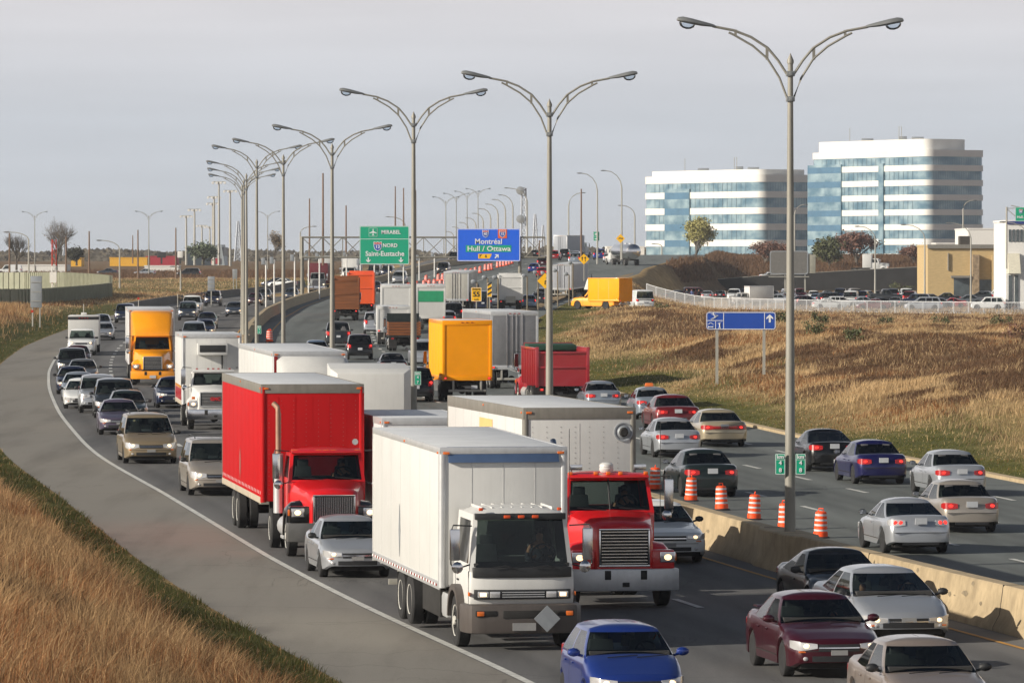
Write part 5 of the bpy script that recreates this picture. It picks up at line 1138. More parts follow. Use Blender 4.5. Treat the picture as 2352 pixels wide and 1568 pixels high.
def windowed(k, xa, xb, xc, yb, yr, z0, zr, H, pm=PAINT, split=False, rearw=True, sidew=(.0, .62), bulge=.10, glass=GLASS, crown=.06, body=None):
    "cab upper half with see-through windscreen"
    fr = body or MB(); w = MB(); sd2 = MB(); rw_ = MB()
    def panel(c, mu, mv, bul, gl, nu=8, nv=3):
        c = [Vector(p) for p in c]; us = [0, mu] + [mu + (1-2*mu)*i/nu for i in range(1, nu)] + [1-mu, 1]; vs_ = [0, mv] + [mv + (1-2*mv)*i/nv for i in range(1, nv)] + [1-mv, 1]
        flat = [tuple(c[0]*(1-u)*(1-v) + c[1]*u*(1-v) + c[2]*u*v + c[3]*(1-u)*v + Vector(bul)*(4*u*(1-u))) for v in vs_ for u in us]; n = len(us); F1 = []; F2 = []
        for i in range(len(vs_)-1):
            for j in range(n-1): (F1 if i in (0, len(vs_)-2) or j in (0, n-2) else F2).append((i*n+j, i*n+j+1, (i+1)*n+j+1, (i+1)*n+j))
        fr.add(flat, F1); gl.add(flat, F2)
    panel([(xa, yb, z0), (xa, -yb, z0), (xb, -yr, zr), (xb, yr, zr)], .045, .07, (bulge, 0, 0), w, 10)
    panel([(xc, -yb, z0), (xc, yb, z0), (xc, yr, zr), (xc, -yr, zr)], .18, .16, (0, 0, 0), rw_, 3)
    for s in (1, -1): sd2 = MB(); panel([(xa, s*yb, z0), (xc, s*yb, z0), (xc, s*yr, zr), (xb, s*yr, zr)], .14, .12, (0, 0, 0), sd2, 3); k.add('side_window', sd2, glass)
    vv = []; ff = []
    for i in range(7):
        v = i / 6; x = xb + (xc - xb) * v
        for j in range(11):
            u = j / 5 - 1; e = (math.sin(math.pi*v)**.4 if 0 < v < 1 else 0); vv.append((x + bulge*(1-u*u)*(1-v)*.98, u*yr, zr + (H - zr)*(1-u**4)*e))
    for i in range(6):
        for j in range(10): ff.append((i*11+j, i*11+j+1, (i+1)*11+j+1, (i+1)*11+j))
    fr.add(vv, ff)
    keep = fr; fr = MB(); dump_ = MB()
    panel([(xc + .05, -yb + .04, z0), (xc + .05, yb - .04, z0), (xc + .05, yr - .04, zr - .03), (xc + .05, -yr + .04, zr - .03)], .17, .15, (0, 0, 0), dump_, 3)
    fr.add([(xc + .05, -yr + .04, zr - .03), (xc + .05, yr - .04, zr - .03), (xb - .02, yr - .04, zr - .03), (xb - .02, -yr + .04, zr - .03)], [(0, 1, 2, 3)]); k.add('cab_liner', fr, INTER, smooth=0); fr = keep
    k.add('windshield', w, glass, smooth=60); k.add('rear_window', rw_, glass)
    if split: q = MB(); q.cyl((xa + bulge, 0, z0 + .03), (xb + bulge, 0, zr - .02), .02, 6); k.add('windshield_divider', q, DARKP)
    return fr
def cab_inside(k, xs, z, y=.52, seatz=None):
    for s in (-1, 1): q = MB(); q.box((xs, s*y, z + .05), (.2, .5, .55), taper=(.8, .8)); q.box((xs, s*y, z + .40), (.13, .28, .2)); k.add('seat', q, SEAT, .03)
def driver(root, x, y, z, label, col=CLO, look=0, arm=True, sc=1.0):
    "seated person from the hips up, hands on the wheel; parent keeps it top level: position in world"
    M = root.matrix_world if False else Matrix.Translation(root.location) @ root.rotation_euler.to_matrix().to_4x4(); p = M @ Vector((x, y, z))
    r = empty('person', p, root.rotation_euler.z, label, 'person')
    def skin(name, V, E, rad, m, root_i=0, par=r, lv=1):
        me = bpy.data.meshes.new(name); me.from_pydata([tuple(Vector(v) * sc) for v in V], E, []); me.materials.append(m); o = link(name, me, par)
        o.modifiers.new('skin', 'SKIN'); sv = me.skin_vertices[0].data if me.skin_vertices else None
        if sv is None: return o
        for i, a in enumerate(rad): sv[i].radius = (a[0]*sc, a[1]*sc) if isinstance(a, tuple) else (a*sc, a*sc); sv[i].use_root = (i == root_i)
        s2 = o.modifiers.new('sub', 'SUBSURF'); s2.levels = lv; s2.render_levels = lv; return o
    def skin2(name, V, E, rad, m, par=r, lv=1):
        me = bpy.data.meshes.new(name); bm = bmesh.new(); ly = bm.verts.layers.skin.verify(); vs = []
        for i, v in enumerate(V):
            q = bm.verts.new(Vector(v) * sc); a = rad[i]; q[ly].radius = (a[0]*sc, a[1]*sc) if isinstance(a, tuple) else (a*sc, a*sc); q[ly].use_root = (i == 0); vs.append(q)
        for a, b in E: bm.edges.new((vs[a], vs[b]))
        bm.to_mesh(me); bm.free(); me.materials.append(m); me.polygons.foreach_set('use_smooth', [True]*len(me.polygons)); o = link(name, me, par)
        mo = o.modifiers.new('skin', 'SKIN'); mo.use_smooth_shade = True; s2 = o.modifiers.new('sub', 'SUBSURF'); s2.levels = lv; s2.render_levels = lv; return o
    t = .0
    V = [(0, 0, 0), (0, 0, .25), (.01, 0, .46), (.03, 0, .56), (.05, 0, .64), (.07, 0, .74), (0, .19, .44), (.08, .26, .20), (.36, .17, .26), (.44, .14, .30), (0, -.19, .44), (.08, -.26, .20), (.36, -.17, .26), (.44, -.14, .30)]
    E = [(0,1),(1,2),(2,3),(3,4),(4,5),(2,6),(6,7),(7,8),(8,9),(2,10),(10,11),(11,12),(12,13)]
    body = skin2('body', V, E, [.13, .14, .13, .055, .085, .075, .055, .045, .035, .04, .055, .045, .035, .04], SKIN)
    skin2('jacket', [V[i] for i in (0,1,2,6,7,8,10,11,12)], [(0,1),(1,2),(2,3),(3,4),(4,5),(2,6),(6,7),(7,8)], [(.16,.2), (.17,.2), (.15,.17), .075, .062, .05, .075, .062, .05], col)
    h = MB(); h.sph((.02, 0, .785), (.10, .086, .07), 12); part('hair', h, HAIR, r); return r
def front_lamp(k, x, y, z, w, h, m=LENS, frame=CHROME, bulb=True):
    for s in (-1, 1):
        q = MB(); q.box((x - .02, s*y, z), (.07, w + .04, h + .04)); l = sub('lens', MB().box((x + .015, s*y, z), (.03, w, h)), m, .008); kk = [l]
        if bulb: b = MB(); b.sph((x + .028, s*y, z), (.018, w*.30, h*.36), 10); kk.append(sub('bulb', b, LAMPON))
        k.add('headlight', q, frame, .01, kids=kk)
def roof_lights(k, x, z, ys, m=AMBER, sz=(.06, .13, .06)):
    for y in ys: q = MB(); q.box((x, y, z), sz); k.add('clearance_light', q, m, .015)

def cabover():
    k = Kit(); k.info = dict(wb=6.2, fo=1.3, L=10, W=2.4, H=3.9)
    # lower cab, wheel opening cut as an arch in its side profile
    arch = [(.62*math.cos(a) , .52 + .62*math.sin(a)) for a in [R(d) for d in range(172, 8, -12)]]
    prof = [(-.85, .80), (-.62, .80)] + [p for p in arch if p[1] > .75] + [(.66, .78), (1.22, .80), (1.32, 1.05), (1.33, 1.25), (1.28, 1.56), (-.85, 1.56)]
    def cy(y): return -.11 * (abs(y) / 1.04) ** 5 - .03 * (y / 1.04) ** 2
    ysl = [-1.04, -1.0, -.93, -.82, -.6, -.3, 0, .3, .6, .82, .93, 1.0, 1.04]
    b = MB(); b.ring([[(x + (cy(y) if x > 1.0 else 0), y * (1 if x < 1.0 else .992), z) for x, z in prof] for y in ysl])
    def band(x0, x1, z0, z1, w): q = MB(); q.ring([[(x0 + cy(y), y, z0), (x1 + cy(y), y, z0), (x1 + cy(y), y, z1), (x0 + cy(y), y, z1)] for y in [v * w / 1.04 for v in ysl]]); return q
    fr = windowed(k, 1.15, .90, -.85, 1.02, .92, 1.56, 2.66, 2.80, bulge=.12, crown=.1, body=b)
    k.add('cab', fr, PAINT, .02, smooth=35)
    k.add('black_cowl_band', band(1.15, 1.335, 1.44, 1.64, .98), DARKP, .02)
    k.add('black_header_band', band(.96, 1.085, 2.56, 2.68, .90), DARKP, .01)
    for j in range(8): y = -.70 + j * .20; q = MB(); q.b2((-.65, y - .012, 2.73), (.62, y + .012, 2.788)); k.add('roof_rib', q, PAINT, .01)
    roof_lights(k, 1.08, 2.62, (-.28, 0, .28), mat('marker_dark_orange', lin((215, 80, 30)), .4)); roof_lights(k, .95, 2.76, (-.78, .78), mat('marker_dark_orange', lin((215, 80, 30)), .4), (.08, .08, .06))
    k.add('lamp_bar', band(1.25, 1.352, 1.02, 1.21, .96), DARKP, .01)
    for s in (-1, 1):
        q = MB(); q.box((1.31, s*.79, 1.115), (.06, .21, .12)); k.add('headlight', q, LENS, .01, kids=[sub('bulb', MB().box((1.341, s*.79, 1.115), (.012, .13, .075)), LAMPON, .01)])
        q = MB(); q.box((1.34, s*.56, 1.115), (.05, .20, .12)); k.add('headlight', q, LENS, .01)
        q = MB(); q.box((1.18, s*1.052, 1.12), (.15, .02, .08)); k.add('turn_signal', q, AMBER, .008)
        q = MB(); q.b2((-.30, s*1.043, 1.30), (-.12, s*1.06, 1.335)); k.add('door_handle', q, DARKP)
        q = MB(); q.b2((-.06, s*1.0, .86), (1.02, s*1.046, 1.54)); 
        q = MB()
        for x in (-.55, 1.05): q.b2((x, s*1.04, .85), (x + .015, s*1.046, 1.56))
        k.add('door_gap', q, CHASS, smooth=0)
    q = MB()
    for z in (1.07, 1.115, 1.16): q.b2((1.35, -.42, z - .008), (1.362, .42, z + .008))
    k.add('grille_bar', q, ALU)
    bm_ = mat('bumper_grey_plastic', lin((84, 78, 75)), .5, .1, var=.12, streak=.3)
    q = MB(); q.prism([(1.20, -1.17), (1.50, -1.05), (1.56, -.8), (1.58, 0), (1.56, .8), (1.50, 1.05), (1.20, 1.17), (.80, 1.19), (.80, 1.02), (1.15, 1.0), (1.15, -1.0), (.80, -1.02), (.80, -1.19)], .36, .93, ax='z'); k.add('bumper', q, bm_, .07)
    q = MB(); q.b2((1.50, -.44, .66), (1.588, .44, .82)); k.add('bumper_opening', q, CHASS, .02)
    for s in (-1, 1):
        q = MB(); q.b2((1.44, s*.98, .70), (1.578, s*.54, .82)); k.add('bumper_opening', q, CHASS, .03, kids=[sub('turn_signal', MB().box((1.566, s*.88, .76), (.04, .14, .09)), AMBER, .01)])
        f = MB(); rr = []
        for d in range(176, -2, -13):
            a = R(d); c_, s_ = math.cos(a), math.sin(a); rr.append([(.60*c_, s*.92, .52 + .60*s_), (.60*c_, s*1.19, .52 + .60*s_), (.70*c_, s*1.19, .52 + .72*s_), (.70*c_, s*.92, .52 + .72*s_)])
        f.ring(rr); k.add('fender', f, bm_, smooth=50)
    q = MB(); q.box((1.59, -.02, .50), (.02, .46, .15)); k.add('front_plate', q, GREYP)
    q = MB(); q.prism([(0, .26), (.26, 0), (0, -.26), (-.26, 0)], -.012, .012, ax='x'); k.add('placard', q, SIGNBACK, loc=(1.66, .42 - 1e-3, .66), rot=(0, 0, 0))
    q = MB()
    for y0, y1 in ((-.1, -.62), (.75, .2)): q.tube([(1.36, y0, 1.60), (1.37, (y0 + y1)/2, 1.68), (1.36, y1, 1.64)], .012, 5)
    k.add('wiper', q, DARKP)
    truck_mirror(k, 1.1, 1.02, 2.08, CHROME, .62)
    it = MB(); it.b2((-.8, -1.0, 1.2), (1.1, 1.0, 1.57)); it.b2((.75, -.95, 1.57), (1.15, .95, 1.72)); k.add('interior', it, INTER, .02)
    k.add('steering_wheel', swheel((.62, .52, 1.84), .24), DARKP)
    cab_inside(k, .0, 1.7)
    wheels(k, 0, 2.30); wheels(k, -5.6, 2.42, dual=True); wheels(k, -6.85, 2.42, dual=True); axle_beam(k, -5.6); axle_beam(k, -6.85); axle_beam(k, 0)
    rails(k, 1.0, -9.6, .86)
    q = MB(); q.b2((-4.3, -1.12, .42), (-2.0, -.55, 1.0)); q.b2((-4.3, .55, .42), (-2.0, 1.12, 1.0)); k.add('side_skirt_box', q, CHASS, .02)
    for s in (-1, 1): q = MB(); q.b2((-1.75, s*1.14, .46), (-1.05, s*.55, .98)); k.add('fuel_tank', q, ALU, .10)
    mudflap(k, -7.6)
    cargo(k, -1.0, 9.3, 2.56, 1.10, 3.86, rail=.11, seams=3)
    q = MB(); q.prism([(-.99, 3.58), (-.93, 3.58), (-1.02, 3.84), (-1.10, 3.885), (-1.2, 3.885)], -1.12, 1.12); k.add('blue_header_cap', q, mat('slate_blue_cap', lin((76, 98, 132)), .4, .3, var=.1), .01)
    q = MB(); q.prism([(0, .55), (.11, 0), (0, -.55), (-.11, 0)], -.004, .004, ax='y')
    for s in (1,): k.add('side_placard', q, SIGNBACK, loc=(-6.4, -1.288, 1.9), rot=(0, 0, 0))
    return k
def conv_cab(k, pm=PAINT, grille='v', gw=1.06, gz0=.95, gz1=1.72, hz=2.02, cabw=1.0, roof=2.82, fend=PAINT, bump=CHROME, bz=(.40, .88), lampin=True, cowl=-.85, nose=.95, split=False, sleeper=0, lampz=1.12, lampy=.98, bumpw=1.2, gmat=CHROME, gframe=True):
    # hood loft from grille to cowl
    b = MB(); rings = []
    for t in (0, .04, .25, .5, .75, 1):
        x = nose + (cowl - nose) * t; w = gw * .60 + (cabw * .97 - gw * .60) * t; zt = gz1 + .10 + (hz - gz1 - .10) * (t ** .8); zl = .85
        if t == 0: w *= .93; zt -= .05
        rings.append([(x, -w, zl), (x, -w * 1.0, zt - .28), (x, -w*.95, zt - .10), (x, -w*.78, zt - .02), (x, 0, zt + .025), (x, w*.78, zt - .02), (x, w*.95, zt - .10), (x, w, zt - .28), (x, w, zl)])
    b.ring(rings); k.add('hood', b, pm, .0, smooth=40)
    g = MB(); g.b2((nose - .05, -gw/2, gz0), (nose + .03, gw/2, gz1)); bars = MB()
    if grille == 'v':
        n = 22
        for i in range(n): y = -gw/2 + gw*(i + .5)/n; bars.b2((nose + .02, y - .009, gz0 + .02), (nose + .05, y + .009, gz1 - .02))
    elif grille == 'h':
        n = 11
        for i in range(n): z = gz0 + (gz1 - gz0)*(i + .5)/n; bars.b2((nose + .02, -gw/2 + .02, z - .009), (nose + .05, gw/2 - .02, z + .009))
    else:
        for i in range(9): z = gz0 + (gz1-gz0)*(i+.5)/9; bars.b2((nose + .02, -gw/2 + .03, z - .006), (nose + .036, gw/2 - .03, z + .006))
    gf = MB(); t = .035
    for p, q in (((nose, -gw/2 - t, gz0 - t), (nose + .055, gw/2 + t, gz0)), ((nose, -gw/2 - t, gz1), (nose + .055, gw/2 + t, gz1 + t)), ((nose, -gw/2 - t, gz0), (nose + .055, -gw/2, gz1)), ((nose, gw/2, gz0), (nose + .055, gw/2 + t, gz1))): gf.b2(p, q)
    k.add('grille', g, CHASS, .01, kids=[sub('grille_bars', bars, gmat, smooth=0)] + ([sub('grille_frame', gf, gmat, .008)] if gframe else []))
    # fenders round the front wheels
    for s in (-1, 1):
        f = MB(); rr = []
        for d in range(182, -14, -14):
            a = R(d); c_, s_ = math.cos(a), math.sin(a); xo = .0
            rr.append([(.60*c_, s*.60, .54 + .60*s_), (.60*c_, s*1.16, .52 + .60*s_), (.69*c_ + .05*(c_ > 0)*c_, s*1.17, .54 + .70*s_), (.66*c_, s*1.02, .58 + .82*s_), (.66*c_, s*.60, .60 + .88*s_)])
        f.ring(rr); k.add('fender', f, fend, smooth=60)
        f = MB(); f.b2((.52, s*.60, bz[1] - .05), (nose - .08, s*1.14, lampz + .16)); k.add('lamp_pod', f, fend, .05)
    if lampin: front_lamp(k, nose - .06, lampy, lampz, .30, .19, frame=CHROME)
    for s in (-1, 1): q = MB(); q.box((nose - .12, s*1.15, lampz), (.12, .05, .16)); k.add('turn_signal', q, AMBER, .012)
    q = MB(); q.prism([(nose + .22, -bumpw*.55), (nose + .22, bumpw*.55), (nose + .12, bumpw), (nose - .25, bumpw + .02), (nose - .25, bumpw - .06), (nose + .04, bumpw*.86), (nose + .04, -bumpw*.86), (nose - .25, -bumpw + .06), (nose - .25, -bumpw - .02), (nose + .12, -bumpw)], bz[0], bz[1], ax='z'); k.add('bumper', q, bump, .03)
    q = MB(); q.box((nose + .225, 0, bz[0] + .14), (.02, .16, .10)); k.add('tow_opening', q, CHASS, .01)
    for y in (-.4, .4): k.add('tow_opening', MB().box((nose + .222, y, bz[1] - .13), (.02, .14, .20)), CHASS, .01)
    # cab
    xc = cowl - 1.45; lb = MB(); lb.b2((xc, -cabw, .80), (cowl + .05, cabw, hz - .06))
    fr = windowed(k, cowl + .05, cowl - .25, xc, cabw, cabw - .08, hz - .06, roof - .14, roof, bulge=.10 if not split else .05, split=split, body=lb); k.add('cab', fr, pm, .02, smooth=35)
    v = MB(); v.prism([(cowl - .22, roof - .15), (cowl - .02, roof - .13), (cowl - .02, roof - .10), (cowl - .3, roof - .02)], -cabw + .1, cabw - .1); k.add('sun_visor', v, pm, .01)
    it = MB(); it.b2((xc + .1, -cabw + .05, 1.5), (cowl - .05, cabw - .05, hz - .05)); it.b2((cowl - .35, -cabw + .1, hz - .05), (cowl - .02, cabw - .1, hz + .06)); k.add('interior', it, INTER, .01)
    k.add('steering_wheel', swheel((cowl - .5, .48, hz + .1), .23), DARKP)
    cab_inside(k, cowl - 1.0, hz - .02)
    for s in (-1, 1):
        q = MB()
        for x in (cowl - .1, xc + .25): q.b2((x, s*(cabw + .001), .95), (x + .014, s*(cabw + .006), hz - .1))
        k.add('door_gap', q, CHASS, smooth=0)
        q = MB(); q.cyl((cowl - .1, s*.85, .66), (xc - .2, s*.85, .66), .29, 16); k.add('fuel_tank', q, ALU)
        q = MB(); q.b2((cowl - .2, s*1.12, .38), (cowl - .9, s*.8, .46)); k.add('step', q, ALU, .01)
    truck_mirror(k, cowl + .1, cabw + .02, hz + .35, CHROME, .66)
    for q_ in ((-.1, -.75), (.85, .2)): q = MB(); q.tube([(cowl + .16, q_[0], hz + .0), (cowl + .12, q_[1], hz + .06)], .011, 5); k.add('wiper', q, DARKP)
    wheels(k, 0, 2.30); axle_beam(k, 0)
    return xc
def mack():
    k = Kit(); k.info = dict(wb=5, fo=1, L=18, W=2.5, H=4.2)
    xc = conv_cab(k, grille='h', gw=1.06, gz0=.96, gz1=1.72, hz=2.08, split=True, bump=ALU, roof=2.92)
    roof_lights(k, -1.02, 2.89, (-.85, -.28, 0, .28, .85), AMBER, (.09, .09, .07))
    for s in (-1, 1): q = MB(); q.box((-1.05, s*.72, 3.02), (.10, .27, .12)); q.cyl((-1.07, s*.82, 2.88), (-1.07, s*.82, 3.05), .02, 6); k.add('work_lamp', q, CHROME, .01)
    q = MB(); q.lathe([(.16, 2.90), (.20, 2.96), (.20, 3.02), (.19, 3.03), (.19, 3.05), (.2, 3.06), (.19, 3.12), (.12, 3.17), (.01, 3.18)], (0, 0, 0), n=20); q.v = [(v[0]*.8 - 1.25, v[1]*.8, (v[2]-2.9)*.8 + 2.9) for v in q.v]; k.add('horn_dome', q, WHITE)
    q = MB()
    for s in (-1, 1): q.tube([(-.2, s*1.02, 1.9), (-.2, s*1.02, 4.0 if s > 0 else 3.9)], .008, 5)
    k.add('aerial', q, DARKP)
    for s in (-1,): q = MB(); q.tube([(xc - .25, s*.95, .9), (xc - .25, s*.95, 3.3), (xc - .28, s*.95, 3.42), (xc - .45, s*.95, 3.55)], .075, 12); k.add('exhaust_stack', q, CHROME)
    rails(k, .6, -5.6, .86); wheels(k, -4.1, 2.42, dual=True); wheels(k, -5.4, 2.42, dual=True); axle_beam(k, -4.1); axle_beam(k, -5.4)
    cargo(k, -4.7, 11.6, 2.59, 1.12, 4.22, pm=WHITE, trim=RAILG, rail=.24, rivets=True, rear='doors', round_front=False, seams=1)
    q = MB(); q.lathe([(.01, .05), (.09, .05), (.12, .02), (.17, .0), (.19, .02), (.22, .02), (.22, -.02)], (0, 0, 0), 'x', 24); k.add('round_vent', q, SIGNBACK, loc=(-4.69, 1.02, 3.68), kids=[sub('vent_cap', MB().lathe([(.01, .08), (.08, .08), (.11, .03)], (0, 0, 0), 'x', 16), CHASS)][:1])
    q = MB(); q.b2((-11.2, -1.302, 3.25), (-9.2, -1.299, 3.85)); k.add('tan_patch', q, mat('tan_patch', lin((228, 182, 118)), .6, var=.06))
    wheels(k, -13.9, 2.45, dual=True); wheels(k, -15.2, 2.45, dual=True); axle_beam(k, -13.9); axle_beam(k, -15.2); mudflap(k, -15.9)
    q = MB(); q.b2((-8.3, -.6, .2), (-8.1, -.5, 1.1)); q.b2((-8.3, .5, .2), (-8.1, .6, 1.1)); k.add('landing_leg', q, CHASS); return k
def red_semi():
    k = Kit(); k.info = dict(wb=5, fo=1, L=16, W=2.5, H=4.2)
    xc = conv_cab(k, grille='v', gw=1.02, gz0=.92, gz1=1.58, hz=1.93, split=False, bump=mat('grey_bumper', (.10, .10, .10), .4, .2, var=.15), roof=2.74, fend=C['black'], lampz=1.16, lampy=.93, bz=(.42, .90), nose=.98)
    roof_lights(k, -1.03, 2.66, (-.82, -.2, 0, .2, .82), AMBER, (.07, .16, .06))
    q = MB(); q.tube([(xc + .1, -1.13, 1.0), (xc + .1, -1.13, 2.55)], .13, 14); k.add('muffler', q, ALU); q = MB(); q.tube([(xc + .1, -1.13, 2.55), (xc + .1, -1.13, 3.6), (xc + .08, -1.15, 3.75), (xc + .0, -1.25, 3.86)], .07, 12); k.add('exhaust_stack', q, mat('rusty_exhaust', lin((160, 125, 105)), .6, .3, var=.2))
    q = MB(); q.cyl((xc + .2, .85, 2.86), (xc + .45, .85, 2.86), .08, 14); k.add('air_horn', q, CHROME)
    rails(k, .6, -4.6, .86); wheels(k, -3.9, 2.42, dual=True); axle_beam(k, -3.9)
    cargo(k, -4.5, 12.3, 2.72, 1.18, 4.27, trim=RAILG, postm=PAINTM, rail=.22, rivets=True, rear='doors', base=None, seams=5, basem=mat('dirty_cream_rail', lin((176, 164, 146)), .7, var=.15, streak=.4))
    wheels(k, -13.6, 2.45, dual=True); wheels(k, -14.9, 2.45, dual=True); axle_beam(k, -13.6); axle_beam(k, -14.9); mudflap(k, -15.7)
    q = MB(); q.b2((-7.3, -.9, .2), (-7.1, -.8, 1.2)); q.b2((-7.3, .8, .2), (-7.1, .9, 1.2)); k.add('landing_leg', q, CHASS)
    q = MB()
    for i in range(int(12.3 / .45)): q.b2((-4.8 - i*.45, -1.366, 1.36), (-4.86 - i*.45, -1.361, 1.45))
    k.add('side_marks', q, WHS, smooth=0)
    q = MB(); q.add([(-10.9, -1.366, 2.4), (-10.8, -1.366, 1.9), (-10.95, -1.366, 1.5), (-11.1, -1.366, 1.8), (-11.05, -1.366, 2.2)], [(0,1,2,3,4)]); k.add('scrape_mark', q, mat('scraped_paint', lin((130, 110, 100)), .7)); return k
def volvo():
    k = Kit(); k.info = dict(wb=5, fo=1, L=16, W=2.5, H=4.2)
    xc = conv_cab(k, grille='m', gw=1.0, gz0=.90, gz1=1.58, hz=1.98, cabw=1.08, roof=2.85, bump=PAINT, lampz=1.05, lampy=.95, bz=(.35, .80), gmat=ALU, bumpw=1.22)
    rr = []
    for x, w, z0, z1 in ((-1.0, .95, 2.72, 2.95), (-1.25, 1.04, 2.75, 3.35), (-1.9, 1.12, 2.72, 3.95), (-2.5, 1.18, 2.0, 4.12), (-3.6, 1.18, 1.0, 4.15)): rr.append([(x, -w, z0), (x, -w, z1 - .12), (x, -w*.85, z1), (x, w*.85, z1), (x, w, z1 - .12), (x, w, z0)])
    b = MB(); b.ring(rr); k.add('roof_fairing', b, PAINT, smooth=40)
    for s in (-1, 1): q = MB(); q.add([(-1.30, s*.78, 3.38), (-1.92, s*1.0, 3.97), (-1.92, s*.55, 3.975), (-1.5, s*.62, 3.58)], [(0,1,2,3)]); 
    q = MB(); q.b2((.98, -1.0, .86), (1.19, 1.0, .90)); k.add('bumper_trim', q, DARKP)
    q = MB(); q.box((1.19, 0, .48), (.02, .35, .16)); k.add('front_plate', q, PLATE)
    rails(k, .6, -6, .86); wheels(k, -5, 2.42, dual=True); axle_beam(k, -5); cargo(k, -4.0, 14.6, 2.6, 1.1, 4.2, pm=WHITE, rear='doors'); wheels(k, -16.5, 2.45, dual=True); wheels(k, -17.7, 2.45, dual=True); return k
def gmc():
    k = Kit(); k.info = dict(wb=5, fo=1, L=10, W=2.4, H=3.9)
    xc = conv_cab(k, pm=WHITE, grille='m', gw=1.25, gz0=1.02, gz1=1.58, hz=1.88, cabw=.98, roof=2.55, fend=WHITE, bump=CHROME, lampz=1.10, lampy=.93, bz=(.45, .88), nose=.95, cowl=-.55, gmat=ALU)
    for s in (-1, 1): q = MB(); q.box((.93, s*.93, 1.36), (.03, .14, .11)); k.add('amber_lamp', q, AMBER, .01)
    k.add('grille_lettering', text_mb('GMC', .20, .01), mat('badge_red', lin((190, 30, 40)), .4), loc=(1.02, 0, 1.31), rot=(R(90), 0, R(90)), smooth=0)
    roof_lights(k, -.85, 2.56, (-.7, -.22, 0, .22, .7), TAIL, (.06, .1, .05))
    q = MB(); q.box((-2.05, .02, 3.38), (.55, 1.30, .52)); k.add('refrigeration_unit', q, WHITE, .05, kids=[sub('intake_mesh', MB().box((-1.77, .02, 3.40), (.03, 1.12, .30)), DARKP, .01)])
    q = MB(); q.tube([(-2.25, .45, 3.12), (-2.25, .45, 2.5)], .03, 6); k.add('hose', q, DARKP)
    rails(k, .6, -8.8, .86); wheels(k, -5.0, 2.42, dual=True); axle_beam(k, -5); mudflap(k, -5.7)
    cargo(k, -2.3, 6.8, 2.55, 1.02, 4.0, pm=WHITE, base=None, basem=mat('dirty_cream_rail', lin((176, 164, 146)), .7, var=.15, streak=.4))
    for z0, z1, c in ((1.15, 1.65, 'crimson'), (1.66, 1.78, 'yellow')): q = MB(); q.b2((-9.0, -1.283, z0), (-2.5, -1.278, z1)); k.add('side_stripe', q, C[c])
    return k
def fairing_semi(L=14.5, tall=False):
    k = Kit(); k.info = dict(wb=5, fo=1, L=16, W=2.5, H=4.2)
    xc = conv_cab(k, pm=WHITE, grille='h', hz=1.98, cabw=1.0, roof=2.75, fend=WHITE, bump=CHROME)
    rr = []
    for x, w, z0, z1 in ((-1.05, .95, 2.70, 2.9), (-1.35, 1.1, 2.72, 3.6), (-1.75, 1.2, 2.72, 3.95), (-2.3, 1.25, 1.0, 4.02)): rr.append([(x, -w, z0), (x, -w, z1 - .15), (x, -w*.85, z1), (x, w*.85, z1), (x, w, z1 - .15), (x, w, z0)])
    b = MB(); b.ring(rr); k.add('roof_fairing', b, WHITE, smooth=40); rails(k, .6, -6, .86); wheels(k, -5, 2.42, dual=True)
    if L: cargo(k, -3.2, L, 2.6, 1.1, 4.15, pm=WHITE, trim=ALU, rear='doors'); wheels(k, -3.2 - L + 1.6, 2.45, dual=True)
    q = MB(); q.box((-3.18, -1.2, 3.2), (.03, .12, 1.6)); k.add('red_stripe', q, C['red']); return k
def nose_box():
    k = Kit(); k.info = dict(wb=5, fo=1, L=10, W=2.5, H=4.0)
    xc = conv_cab(k, pm=WHITE, grille='h', hz=1.80, cabw=1.0, roof=2.45, fend=WHITE, bump=CHROME, cowl=-.5)
    b = MB(); rr = []
    for x, w, z0, z1 in ((-.30, 1.05, 2.62, 3.9), (-.7, 1.27, 2.60, 4.05), (-8.0, 1.27, 1.1, 4.05)): rr.append([(x, -w, z0), (x, -w, z1), (x, w, z1), (x, w, z0)])
    b.ring(rr[:2]); b.b2((-8.0, -1.27, 1.1), (-2.05, 1.27, 4.05)); b.b2((-2.05, -1.27, 2.60), (-.7, 1.27, 4.05)); k.add('cargo_box', b, WHITE, .03)
    q = MB(); q.b2((-.35, -1.0, 2.55), (-.6, 1.0, 2.63)); k.add('light_strip', q, TAIL, .01); rails(k, .6, -7.6, .86); wheels(k, -5, 2.42, dual=True); return k
def cube():
    k = Kit(); k.info = dict(wb=4, fo=1, L=8, W=2.4, H=3.4)
    xc = conv_cab(k, pm=WHITE, grille='h', hz=1.65, cabw=.95, roof=2.2, fend=WHITE, bump=CHROME, cowl=-.5)
    cargo(k, -2.1, 7.0, 2.5, .95, 3.42, pm=mat('grey_box_panel', (.58, .59, .61), .5, var=.06, streak=.2), base=None); rails(k, .6, -8, .8); wheels(k, -5, 2.3, dual=True); return k
TG = 'trucks in the oncoming traffic'; TA = 'trucks driving away'
def truck(name, kt, x, y, label, pm=None, rot=0, away=False, pitch=0, cat='truck', group=None, over=None):
    P = G(x, y); h = heading(P, away) + R(rot); f = Vector((math.cos(h), math.sin(h), 0)); o = P.copy()
    if away: o = P + f * kt.info['rear']          # P is below the last axle
    o.z = gz(o.x, o.y); b = gz(o.x - f.x * 5, o.y - f.y * 5); o.z += .012
    r = empty(name, o, h, label, cat, group or (TA if away else TG)); r.rotation_euler = (0, R(pitch) + -math.atan2(o.z - .012 - b, 5), h); kt.make(r, pm, over); return r
t1 = truck('box_truck', cabover(), 1175, 1484, 'white cab over box truck in front, grey bumper with a silver diamond placard', WHITE, rot=.2, pitch=.75)
